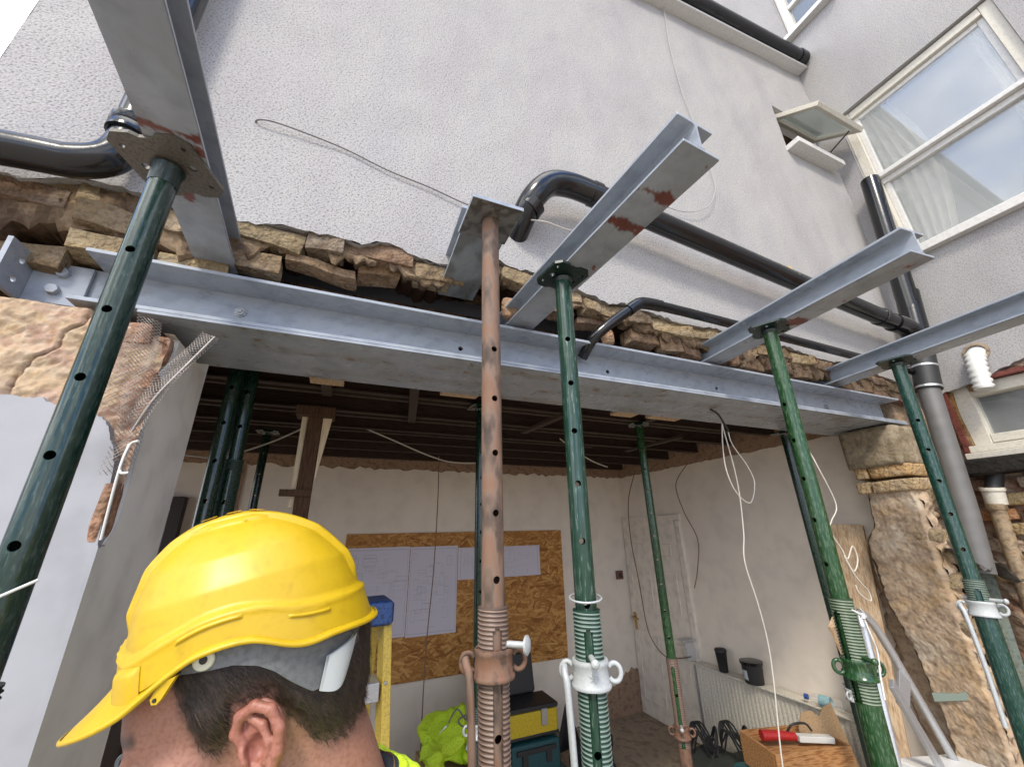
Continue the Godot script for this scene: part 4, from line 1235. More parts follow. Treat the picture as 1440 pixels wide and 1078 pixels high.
# ---------------------------------------------------------------- telescopic props
func tube_with_holes(mb: MB, y0: float, y1: float, r: float, th: float, holes: Array, hr: float) -> void:
	var ys := [y0]
	for y in holes:
		if y - 0.02 > y0 and y + 0.02 < y1:
			ys.append(y - 0.02); ys.append(y + 0.02)
	ys.append(y1)
	var n := 32
	for side in 2:
		var rr := r if side == 0 else r - th
		var sg := 1.0 if side == 0 else -1.0
		for s in ys.size() - 1:
			var is_hole := s % 2 == 1
			for k in n:
				if is_hole and (k % 16 < 3 or k % 16 >= 13): continue
				var a0 := TAU * k / n; var a1 := TAU * (k + 1) / n
				var d0 := Vector3(sin(a0), 0, cos(a0)); var d1 := Vector3(sin(a1), 0, cos(a1))
				var i := mb.vert(d0 * rr + Vector3.UP * ys[s], d0 * sg); mb.vert(d1 * rr + Vector3.UP * ys[s], d1 * sg); mb.vert(d1 * rr + Vector3.UP * ys[s + 1], d1 * sg); mb.vert(d0 * rr + Vector3.UP * ys[s + 1], d0 * sg)
				mb.quad_i(i, i + 1, i + 2, i + 3)
			if is_hole:
				var yc: float = (ys[s] + ys[s + 1]) * 0.5
				for back in 2:
					var ring := []
					for e in 28:
						# walk round the cell's edge: 6 cells wide, 14 points across, then up
						var q := Vector2.ZERO
						if e < 7: q = Vector2(-1 + e / 3.5, -1) if e < 7 else q
						elif e < 14: q = Vector2(1, -1 + (e - 7) / 3.5)
						elif e < 21: q = Vector2(1 - (e - 14) / 3.5, 1)
						else: q = Vector2(-1, 1 - (e - 21) / 3.5)
						ring.append(q)
					var outer := []; var inner := []
					var half := TAU * 3 / n
					for q in ring:
						var ang: float = q.x * half + back * PI
						var d := Vector3(sin(ang), 0, cos(ang))
						outer.append(mb.vert(d * rr + Vector3.UP * (yc + q.y * 0.02), d * sg))
						var w: Vector2 = Vector2(q.x * half * r, q.y * 0.02).normalized() * hr
						var an2: float = asin(clampf(w.x / rr, -1, 1)) + back * PI
						var d2 := Vector3(sin(an2), 0, cos(an2))
						inner.append(mb.vert(d2 * rr + Vector3.UP * (yc + w.y), d2 * sg))
					for e in 28:
						var f: int = (e + 1) % 28
						mb.quad_i(outer[e], outer[f], inner[f], inner[e])
					if side == 0:
						for e in 28:
							var qa: Vector2 = Vector2(ring[e].x * half * r, ring[e].y * 0.02).normalized() * hr
							var qb: Vector2 = Vector2(ring[(e + 1) % 28].x * half * r, ring[(e + 1) % 28].y * 0.02).normalized() * hr
							var z := -1.0 if back else 1.0
							mb.quad(Vector3(qa.x * z, yc + qa.y, sqrt(r * r - qa.x * qa.x) * z), Vector3(qb.x * z, yc + qb.y, sqrt(r * r - qb.x * qb.x) * z), Vector3(qb.x * z, yc + qb.y, (sqrt(r * r - qb.x * qb.x) - th) * z), Vector3(qa.x * z, yc + qa.y, (sqrt(r * r - qa.x * qa.x) - th) * z))

# threaded tube: helical ridges, with a slot on the side facing +z and one behind
func threaded(mb: MB, y0: float, y1: float, r: float, pitch: float, depth: float, slot0: float, slot1: float, valley: Color, ridge: Color) -> void:
	var n := 40
	var per := 6
	var rows := int((y1 - y0) / pitch * per) + 1
	var prof := [0.0, 0.25, 1.0, 1.0, 0.25, 0.0]
	var slot := func(k, j):
		var y: float = y0 + (j + 0.5) * pitch / per
		var a: int = (k + 2) % 20
		return (y > slot0 and y < slot1 and a < 4) or (y > slot0 - 0.004 and y < slot1 + 0.004 and (a == 1 or a == 2))
	mb.grid(n + 1, rows, func(k, j):
		var a: float = TAU * (k - 0.5) / n
		var ph := fposmod(float(j) / per + float(k) / n, 1.0) * per
		var lo := int(ph) % per
		var v: float = lerpf(prof[lo], prof[(lo + 1) % per], ph - int(ph))
		return Vector3(sin(a) * (r + v * depth), y0 + j * pitch / per, cos(a) * (r + v * depth)), func(_k, _j, p): return valley.lerp(ridge, ss(0.25, 0.8, (Vector2(p.x, p.z).length() - r) / depth)), true, 1.0, slot)

# o: base x, base i, lean (x at the top), top height, heights of thread, collar; materials
func prop(called: String, label: String, group: String, o: Dictionary) -> Node3D:
	var t := thing(called, label, "steel prop", P(o.x, 0, o.i), group)
	var top: float = o.top
	var dir := (Vector3(o.get("xt", o.x), top, -o.get("it", o.i)) - Vector3(o.x, 0, -o.i)).normalized()
	var bz := Vector3(0, 0, 1); bz = (bz - dir * bz.dot(dir)).normalized()
	t.basis = Basis(dir.cross(bz), dir, bz) * Basis(Vector3.UP, deg_to_rad(o.get("rot", 0.0)))
	var th0: float = o.thread; var col: float = o.collar; var low: float = o.get("low", th0 - 0.42)
	var holes := []
	var y: float = o.get("hole", top - 0.18)
	while y > 0.5:
		if y < top - 0.03: holes.append(y)
		y -= o.get("pitch", 0.13)
	holes.reverse()
	var mb := MB.new()
	var keep := []
	for h in holes:
		if h > col - 0.45: keep.append(h)
	tube_with_holes(mb, maxf(col - 0.5, 0.3), top - 0.008, 0.0241, 0.004, keep, 0.0074)
	obj("inner_tube", mb, mats[o.inner], t)
	# outer tube
	mb = MB.new()
	mb.lathe(T(Vector3.ZERO), [Vector2(0.0302, 0.006), Vector2(0.0302, low - 0.01), Vector2(0.0298, low)], 32)
	mb.lathe(T(Vector3(0, 0.75, 0)), [Vector2(0.031, -0.006), Vector2(0.0325, -0.003), Vector2(0.0325, 0.003), Vector2(0.031, 0.006)], 32)
	obj("outer_tube", mb, mats[o.outer], t)
	mb = MB.new()
	threaded(mb, low, th0, 0.0285, o.get("pit", 0.0078), 0.0026, col - 0.24, th0 - 0.035, o.get("valley", lin(0.006, 0.02, 0.013)), o.get("ridge", lin(0.02, 0.045, 0.035)))
	mb.col = o.get("valley", lin(0.006, 0.02, 0.013))
	mb.lathe(T(Vector3(0, th0, 0)), [Vector2(0.0300, 0.0), Vector2(0.0300, 0.003), Vector2(0.0245, 0.003)], 32)
	obj("thread", mb, mats[o.threadm], t)
	# collar nut with two eyes
	var cm: Material = mats[o.collarm]
	mb = MB.new()
	mb.lathe(T(Vector3(0, col, 0)), [Vector2(0.031, -0.026), Vector2(0.0415, -0.026), Vector2(0.0425, -0.023), Vector2(0.0415, -0.019), Vector2(0.038, -0.016), Vector2(0.037, 0.012), Vector2(0.039, 0.015), Vector2(0.0395, 0.02), Vector2(0.038, 0.024), Vector2(0.031, 0.024)], 32)
	var ca := deg_to_rad(o.get("turn", 0.0))
	for s in [-1.0, 1.0]:
		var c: Vector3 = Vector3(cos(ca), 0, sin(ca)) * s
		var pts := []
		for k in 15:
			var a := lerpf(-2.5, 2.5, k / 14.0)
			pts.append(c * (0.0495 + cos(a) * 0.0135) + Vector3.UP * (col + sin(a) * 0.0165 + 0.001))
		mb.tube(pts, 0.0050, 8)
	if o.get("star", false):
		for k in 5:
			var a := TAU * k / 5 + 0.2
			mb.box(T(Vector3(sin(a) * 0.003, col - 0.002 + cos(a) * 0.004, 0.0375), 0, 0, -rad_to_deg(a)), Vector3(0.003, 0.010, 0.004), 0.001)
	obj("collar", mb, cm, t)
	# pin through the tube
	mb = MB.new()
	var pa := deg_to_rad(o.get("pin", 0.0))
	var pd := Vector3(sin(pa), 0, cos(pa))
	var py: float = col + 0.031
	mb.tube([pd * o.get("back", -0.045) + Vector3.UP * py, pd * 0.066 + Vector3.UP * py], 0.0062, 10)
	mb.lathe(Transform3D(Basis(Vector3.UP.cross(pd).normalized(), pd, Vector3.UP.cross(pd).normalized().cross(pd)), pd * 0.064 + Vector3.UP * py), [Vector2(0.0062, 0.0), Vector2(o.get("head", 0.009), 0.003), Vector2(o.get("head", 0.009) * 1.05, 0.007), Vector2(o.get("head", 0.009) * 0.7, 0.011), Vector2(0.0, 0.0125)], 16)
	obj("pin", mb, mats[o.get("pinm", "galv")], t)
	# handle bar hanging from an eye
	if o.has("handle"):
		mb = MB.new()
		var hs: float = o.handle
		var c := Vector3(cos(ca), 0, sin(ca)) * hs
		mb.tube(smooth([c * 0.053 + Vector3(0, col + 0.012, -0.012), c * 0.056 + Vector3(0, col, 0.012), c * 0.052 + Vector3(0, col - 0.03, 0.022), c * 0.046 + Vector3(0, col - 0.18, 0.020), c * 0.045 + Vector3(0, col - 0.36, 0.016)], 5), 0.0075, 10)
		obj("handle", mb, mats[o.get("handlem", "galv")], t)
	# chain or wire keeper
	if o.has("ring"):
		mb = MB.new()
		var pts := []
		for k in 25:
			var a := TAU * k / 24
			pts.append(Vector3(cos(a) * 0.0355, th0 + 0.016 + sin(a) * 0.004 + cos(a) * 0.0, sin(a) * 0.0345) + Vector3(0, 0.018 * (0.5 - 0.5 * sin(a)), 0))
		mb.tube(pts, 0.0024, 6, false)
		obj("keeper_ring", mb, mats.galv, t)
	# base and head plates
	mb = MB.new()
	mb.box(T(Vector3(0, 0.004, 0)), Vector3(0.15, 0.008, 0.15), 0.002)
	obj("base_plate", mb, mats[o.outer], t)
	if o.get("plain", false):
		mb = MB.new()
		mb.box(T(Vector3(0, top - 0.001, 0), 0, o.get("headturn", 0.0), 0), Vector3(o.plate, 0.012, o.plate), 0.001)
		var n := 26
		var pl: float = o.plate
		var rot := T(Vector3(0, top - 0.0076, 0), 0, o.get("headturn", 0.0), 0)
		mb.grid(n, n, func(i, j): return rot * Vector3(lerpf(-0.5, 0.5, i / (n - 1.0)) * (pl - 0.003), 0, lerpf(-0.5, 0.5, j / (n - 1.0)) * (pl - 0.003)), func(_i, _j, p): return lin(0.50, 0.44, 0.37).lerp(lin(0.26, 0.20, 0.16), ss(-0.15, 0.25, nz.get_noise_2d(p.x * 260.0, p.z * 260.0))))
		obj("head_plate", mb, mats[o.headm], t)
		return t
	var comb := CSGCombiner3D.new()
	put(comb, "head_plate", t)
	var s: float = o.get("plate", 0.13)
	var poly := PackedVector2Array()
	var q := s * 0.5; var ch := s * 0.13
	for p in [[-q, -q + ch], [-q + ch, -q], [-ch * 1.2, -q], [-ch * 0.6, -q + ch * 0.45], [ch * 0.6, -q + ch * 0.45], [ch * 1.2, -q], [q - ch, -q], [q, -q + ch], [q, q - ch], [q - ch, q], [ch * 1.2, q], [ch * 0.6, q - ch * 0.45], [-ch * 0.6, q - ch * 0.45], [-ch * 1.2, q], [-q + ch, q], [-q, q - ch]]:
		poly.append(Vector2(p[0], p[1]))
	var cp := CSGPolygon3D.new(); cp.name = "plate"; cp.polygon = poly; cp.depth = 0.008; cp.material = mats[o.get("headm", "green_head")]
	cp.rotation.x = PI / 2
	comb.add_child(cp)
	for hx in [-0.37, -0.30, 0.30, 0.37]:
		for hz in [-0.30, 0.0, 0.30]:
			if (hz == 0.0) == (absf(hx) > 0.33): continue
			var cy := CSGCylinder3D.new(); cy.name = "hole"; cy.radius = 0.0052 if hz != 0.0 else 0.008; cy.height = 0.06; cy.sides = 12; cy.operation = CSGShape3D.OPERATION_SUBTRACTION
			cy.position = Vector3(hx * s, 0, hz * s); cy.material = cp.material
			comb.add_child(cy, true)
	comb.position = Vector3(0, top + 0.0, 0)
	comb.rotation.y = deg_to_rad(o.get("headturn", 0.0))
	if o.get("weld", true):
		mb = MB.new()
		mb.lathe(T(Vector3(0, top - 0.008, 0)), [Vector2(0.0248, -o.get("dark", 0.012)), Vector2(0.0256, -o.get("dark", 0.012) + 0.002), Vector2(0.0262, -0.008), Vector2(0.030, -0.0015), Vector2(0.030, 0.0)], 24)
		obj("weld", mb, mats[o.get("weldm", o.get("headm", "green_head"))], t)
	return t

func make_props() -> void:
	var g := "telescopic steel props under the needle beams"
	prop("steel_prop", "dark green prop at the far left, in front of the white plaster pier", g, {"x": -0.418, "xt": -0.424, "i": 0.86, "top": 2.446, "thread": 1.515, "collar": 1.42, "hole": 2.214, "inner": "green_dark", "outer": "green_dark", "threadm": "thread_paint", "collarm": "galv", "headm": "dark_plate", "weldm": "green_head", "dark": 0.045, "plate": 0.156, "headturn": -17.0, "turn": 20.0})
	prop("steel_prop", "rusty brown prop with a red brown thread and a mushroom headed pin", g, {"x": 0.326, "xt": 0.308, "i": 0.86, "top": 2.553, "thread": 1.555, "collar": 1.462, "hole": 2.128, "valley": lin(0.12, 0.08, 0.063), "ridge": lin(0.24, 0.165, 0.13), "inner": "rust", "outer": "rust_thread", "threadm": "thread_paint", "collarm": "rust_thread", "pinm": "galv", "pin": 48.0, "back": 0.0, "head": 0.0165, "headm": "steel_paint", "plain": true, "plate": 0.150, "turn": 14.0, "handle": -1.0, "handlem": "rust"})
	prop("steel_prop", "green prop with white scuffs and a pale cast collar, in the middle", g, {"rot": -26.0, "x": 0.530, "xt": 0.540, "i": 0.86, "top": 2.412, "thread": 1.532, "collar": 1.418, "hole": 2.196, "valley": lin(0.012, 0.045, 0.03), "ridge": lin(0.22, 0.29, 0.26), "inner": "green_mid", "outer": "green_mid", "threadm": "thread_paint", "collarm": "galv_white", "pin": 2.0, "head": 0.0085, "pinm": "galv_white", "turn": 8.0, "handle": -1.0, "star": true, "ring": true, "plate": 0.125, "headturn": 34.0})
	prop("steel_prop", "leaf green prop with white thread lines, beside the right aluminium ladder", g, {"rot": -95.0, "x": 1.405, "xt": 1.455, "i": 0.86, "top": 2.412, "thread": 1.490, "collar": 1.315, "low": 1.235, "valley": lin(0.03, 0.06, 0.025), "ridge": lin(0.24, 0.28, 0.21), "hole": 2.106, "inner": "green_leaf", "outer": "green_leaf", "threadm": "thread_paint", "collarm": "green_leaf", "pin": 70.0, "pinm": "green_leaf", "turn": -60.0, "handle": 0.8, "handlem": "green_leaf", "plate": 0.125, "headturn": 120.0})
	prop("steel_prop", "rightmost dark green prop with a white collar, before the grey soil pipe", g, {"rot": -60.0, "x": 2.130, "xt": 2.330, "i": 0.86, "top": 2.412, "thread": 1.500, "collar": 1.405, "low": 1.43, "valley": lin(0.05, 0.08, 0.06), "ridge": lin(0.16, 0.2, 0.17), "hole": 2.126, "inner": "green_teal", "outer": "green_teal", "threadm": "thread_paint", "collarm": "galv_white", "pin": 60.0, "turn": 5.0, "handle": -1.0, "plate": 0.125, "headturn": 70.0})
	var g2 := "props inside the room"
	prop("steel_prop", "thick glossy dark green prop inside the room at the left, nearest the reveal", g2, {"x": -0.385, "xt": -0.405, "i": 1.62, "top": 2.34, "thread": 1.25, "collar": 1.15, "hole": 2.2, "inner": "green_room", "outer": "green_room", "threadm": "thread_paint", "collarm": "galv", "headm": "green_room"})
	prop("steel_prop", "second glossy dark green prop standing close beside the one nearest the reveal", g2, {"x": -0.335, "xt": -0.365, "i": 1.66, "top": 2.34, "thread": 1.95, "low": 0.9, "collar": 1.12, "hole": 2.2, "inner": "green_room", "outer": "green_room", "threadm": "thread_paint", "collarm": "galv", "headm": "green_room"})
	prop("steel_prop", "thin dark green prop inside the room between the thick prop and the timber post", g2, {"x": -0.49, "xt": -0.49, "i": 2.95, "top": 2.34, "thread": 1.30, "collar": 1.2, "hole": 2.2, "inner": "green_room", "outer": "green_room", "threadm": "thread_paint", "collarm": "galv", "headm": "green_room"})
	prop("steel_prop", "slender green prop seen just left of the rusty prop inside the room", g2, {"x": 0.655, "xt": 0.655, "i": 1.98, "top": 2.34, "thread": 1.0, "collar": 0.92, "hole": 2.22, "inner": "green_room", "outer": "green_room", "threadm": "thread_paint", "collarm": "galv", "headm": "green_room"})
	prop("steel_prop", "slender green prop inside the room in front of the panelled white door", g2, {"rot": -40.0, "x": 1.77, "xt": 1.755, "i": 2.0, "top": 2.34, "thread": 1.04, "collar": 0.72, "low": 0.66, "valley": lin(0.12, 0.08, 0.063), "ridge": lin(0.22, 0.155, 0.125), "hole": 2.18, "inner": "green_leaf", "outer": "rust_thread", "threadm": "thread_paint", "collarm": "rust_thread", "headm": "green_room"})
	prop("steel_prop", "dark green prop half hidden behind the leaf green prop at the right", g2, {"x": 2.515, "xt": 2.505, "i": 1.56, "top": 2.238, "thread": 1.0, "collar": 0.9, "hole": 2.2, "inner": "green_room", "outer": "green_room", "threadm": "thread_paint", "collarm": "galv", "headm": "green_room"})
	# timber post with two splayed struts and a cap board
	var t := thing("timber_post", "brown timber post with a crosspiece and pale splayed wedges under the beam", "timber post", P(-0.158, 0, 2.10))
	var mb := MB.new()
	mb.box(T(Vector3(0, 1.12, 0)), Vector3(0.062, 2.24, 0.062), 0.003)
	obj("post", mb, mats.timber_up, t)
	mb = MB.new()
	mb.box(T(Vector3(0, 2.265, 0)), Vector3(0.17, 0.05, 0.10), 0.003)
	obj("cap_board", mb, mats.timber_up, t)
	for s in [-1.0, 1.0]:
		mb = MB.new()
		mb.prism(T(Vector3(s * 0.034, 2.24, -0.01)), PackedVector2Array([Vector2(0, 0), Vector2(s * (0.040 if s > 0 else 0.024), 0), Vector2(s * (0.004 if s > 0 else 0.02), -0.42 + (0.12 if s > 0 else 0.0)), Vector2(0, -0.42 + (0.12 if s > 0 else 0.0))]), 0.02)
		obj("wedge", mb, mats.wedge_wood, t)
	mb = MB.new()
	mb.box(T(Vector3(-0.03, 1.88, 0.045)), Vector3(0.13, 0.03, 0.015), 0.002)
	obj("cleat", mb, mats.timber_up, t)


# ---------------------------------------------------------------- pipes and cables
func make_pipes() -> void:
	var mb := MB.new()
	# left soil pipe: comes in from the left, elbow, then up the wall behind the needle
	var t := thing("soil_pipe", "black soil pipe at the left that bends up behind the far left needle beam", "pipe")
	mb.tube(smooth([P(-2.3, 2.515, 1.10), P(-1.2, 2.56, 1.10), P(-0.80, 2.590, 1.10), P(-0.72, 2.60, 1.10), P(-0.665, 2.635, 1.10), P(-0.645, 2.70, 1.10), P(-0.645, 2.78, 1.10)], 8), 0.041, 20)
	obj("pipe", mb, mats.black_pipe, t)
	mb = MB.new()
	mb.tube([P(-0.645, 2.78, 1.10), P(-0.66, 5.0, 1.10)], 0.041, 20)
	obj("riser", mb, mats.black_pipe, t)
	mb = MB.new()
	mb.lathe(T(P(-0.645, 2.745, 1.10), 0, 0, 0), [Vector2(0.042, -0.03), Vector2(0.049, -0.028), Vector2(0.049, -0.006), Vector2(0.046, -0.003), Vector2(0.049, 0.0), Vector2(0.049, 0.022), Vector2(0.042, 0.026)], 24)
	obj("socket", mb, mats.black_pipe, t)
	# upper waste pipe across the wall
	t = thing("soil_pipe", "thick black soil pipe crossing the wall from its elbow to the corner stack", "pipe")
	mb = MB.new()
	mb.tube(smooth([P(0.535, 2.83, 1.20), P(0.545, 2.885, 1.12), P(0.575, 2.955, 1.075), P(0.64, 3.03, 1.06), P(0.74, 3.062, 1.06), P(0.86, 3.058, 1.06)], 8), 0.050, 22)
	obj("elbow", mb, mats.black_pipe, t)
	mb = MB.new()
	mb.tube([P(0.86, 3.056, 1.06), P(2.06, 2.944, 1.06), P(2.98, 2.868, 1.06), P(3.16, 2.850, 1.06)], 0.048, 22)
	obj("pipe", mb, mats.black_pipe, t)
	for q in [[0.86, 3.057, 0.0], [0.565, 2.915, 62.0], [2.90, 2.875, 0.0]]:
		mb = MB.new()
		var rz: float = -95.0 if q[2] == 0.0 else 150.0
		var xf := T(P(q[0], q[1], 1.06 if q[2] == 0.0 else 1.093), 0 if q[2] == 0.0 else 28, 0, rz)
		mb.lathe(xf, [Vector2(0.049, -0.02), Vector2(0.0535, -0.018), Vector2(0.0535, 0.018), Vector2(0.049, 0.02)], 24)
		obj("socket", mb, mats.black_pipe, t)
	# thin waste pipe
	t = thing("waste_pipe", "thin black waste pipe bending out of the wall just above the beam", "pipe")
	mb = MB.new()
	mb.tube(smooth([P(0.845, 2.36, 1.24), P(0.87, 2.43, 1.16), P(1.02, 2.555, 1.105), P(1.07, 2.583, 1.10), P(1.13, 2.592, 1.10), P(1.5, 2.592, 1.10), P(2.5, 2.577, 1.10), P(3.2, 2.565, 1.10)], 8), 0.0215, 16)
	obj("pipe", mb, mats.black_pipe, t)
	mb = MB.new()
	mb.tube(smooth([P(1.0, 2.54, 1.11), P(1.05, 2.577, 1.10), P(1.10, 2.590, 1.10), P(1.17, 2.593, 1.10)], 5), 0.0255, 16)
	obj("elbow", mb, mats.black_pipe, t)
	# corner stack
	t = thing("corner_stack", "open topped black stack in the corner, going down into a grey soil pipe", "pipe")
	mb = MB.new()
	mb.tube([P(3.365, 4.10, 0.998), P(3.31, 3.6, 1.015), P(3.255, 2.98, 1.04), P(3.185, 2.62, 1.055)], 0.055, 22, false)
	mb.tube([P(3.364, 4.095, 0.998), P(3.31, 3.6, 1.015), P(3.255, 2.98, 1.04)], 0.051, 22, false)
	obj("pipe", mb, mats.black_pipe, t)
	mb = MB.new()
	mb.tube([P(3.29, 3.12, 1.035), P(3.255, 2.96, 1.04), P(3.225, 2.80, 1.045)], 0.060, 22)
	mb.tube(smooth([P(3.02, 2.862, 1.06), P(3.13, 2.85, 1.055), P(3.20, 2.80, 1.05), P(3.215, 2.74, 1.05)], 6), 0.0545, 22)
	obj("branch", mb, mats.black_pipe, t)
	mb = MB.new()
	mb.tube([P(3.19, 2.66, 1.053), P(3.15, 2.44, 1.070)], 0.060, 24)
	obj("rubber_coupling", mb, mats.black_dull, t)
	for f in [0.35, 0.95]:
		mb = MB.new()
		var a := P(3.19, 2.66, 1.053).lerp(P(3.15, 2.44, 1.070), f)
		var d := (P(3.15, 2.44, 1.070) - P(3.19, 2.66, 1.053)).normalized()
		mb.tube([a - d * 0.006, a + d * 0.006], 0.062, 24)
		obj("hose_clamp", mb, mats.alu, t)
	mb = MB.new()
	mb.tube([P(3.152, 2.45, 1.070), P(3.05, 1.75, 1.085), P(3.01, 1.46, 1.10)], 0.049, 24)
	obj("grey_pipe", mb, mats.grey_pipe, t)
	# torn lead flashing and a teal board in the dark gap below
	mb = MB.new()
	mb.grid(40, 12, func(i, j):
		var f: float = i / 39.0
		var x: float = lerpf(2.86, 3.30, f)
		return P(x, 1.57 - 0.10 * f + 0.03 * sin(f * 9.0 + j * 0.3) + nz.get_noise_2d(x * 160.0, j * 14.0) * 0.03 - j * 0.004, 1.20 - j * 0.013 + nz.get_noise_2d(x * 90.0 + 30.0, j * 9.0) * 0.03))
	tag(obj("torn_flashing", mb, mat("lead", lin(0.13, 0.13, 0.135), 0.45, 0.2, {"tex": tex.stone_s, "scale": Vector3(4, 4, 4)})), "crumpled torn sheet of grey lead at the foot of the grey soil pipe", "flashing")
	mb = MB.new()
	mb.bar(P(3.16, 0.0, 1.24), P(3.30, 1.46, 1.20), 0.07, 0.02, Vector3(0.9, 0, -0.3))
	tag(obj("teal_board", mb, mat("teal_old_paint", lin(0.15, 0.20, 0.205), 0.7, 0, {"tex": tex.stone_c, "scale": Vector3(3, 3, 3)})), "upright board with worn pale teal paint behind the rightmost prop", "board")
	# white corrugated duct
	t = thing("duct_hose", "white corrugated duct hose sticking out of the side wall", "hose")
	mb = MB.new()
	var dp := smooth([P(3.48, 2.66, 0.905), P(3.425, 2.63, 0.91), P(3.40, 2.57, 0.915), P(3.392, 2.49, 0.92), P(3.388, 2.425, 0.925)], 18)
	var rr := []
	for i in dp.size():
		rr.append(0.0415 + 0.0045 * sin(i * TAU / 8.0))
	mb.tube(dp, rr, 24, true)
	obj("hose", mb, mats.plastic_white, t)
	mb = MB.new()
	mb.lathe(T(P(3.452, 2.66, 0.905), 0, 0, 90), [Vector2(0.044, -0.01), Vector2(0.058, -0.01), Vector2(0.058, 0.012), Vector2(0.044, 0.014)], 24)
	obj("wall_collar", mb, mats.brown_pipe, t)
	# lower cast pipe with a white collar
	t = thing("drain_pipe", "brown cast drain pipe with a white collar below the black stone sill", "pipe")
	mb = MB.new()
	mb.tube([P(3.40, 1.96, 1.03), P(3.37, 1.86, 1.055)], 0.036, 18)
	obj("black_spigot", mb, mats.black_dull, t)
	mb = MB.new()
	mb.lathe(T(P(3.365, 1.835, 1.06), 6, 0, 3), [Vector2(0.036, 0.045), Vector2(0.05, 0.045), Vector2(0.051, 0.028), Vector2(0.045, 0.024), Vector2(0.043, -0.045), Vector2(0.034, -0.046)], 24)
	obj("collar", mb, mats.frame_old, t)
	mb = MB.new()
	mb.lathe(T(P(3.362, 1.765, 1.07), 6, 0, 3), [Vector2(0.03, 0.03), Vector2(0.042, 0.03), Vector2(0.042, 0.0), Vector2(0.032, -0.01)], 24)
	mb.tube([P(3.36, 1.78, 1.068), P(3.35, 1.2, 1.10), P(3.34, 0.0, 1.12)], 0.033, 20)
	obj("pipe", mb, mats.brown_pipe, t)

func cable(label: String, pts: Array, r: float, m: Material, group := "", per := 8) -> MeshInstance3D:
	var mb := MB.new()
	mb.tube(smooth(pts, per), r, 7)
	var o := obj("cable", mb, m)
	tag(o, label, "cable", group)
	return o

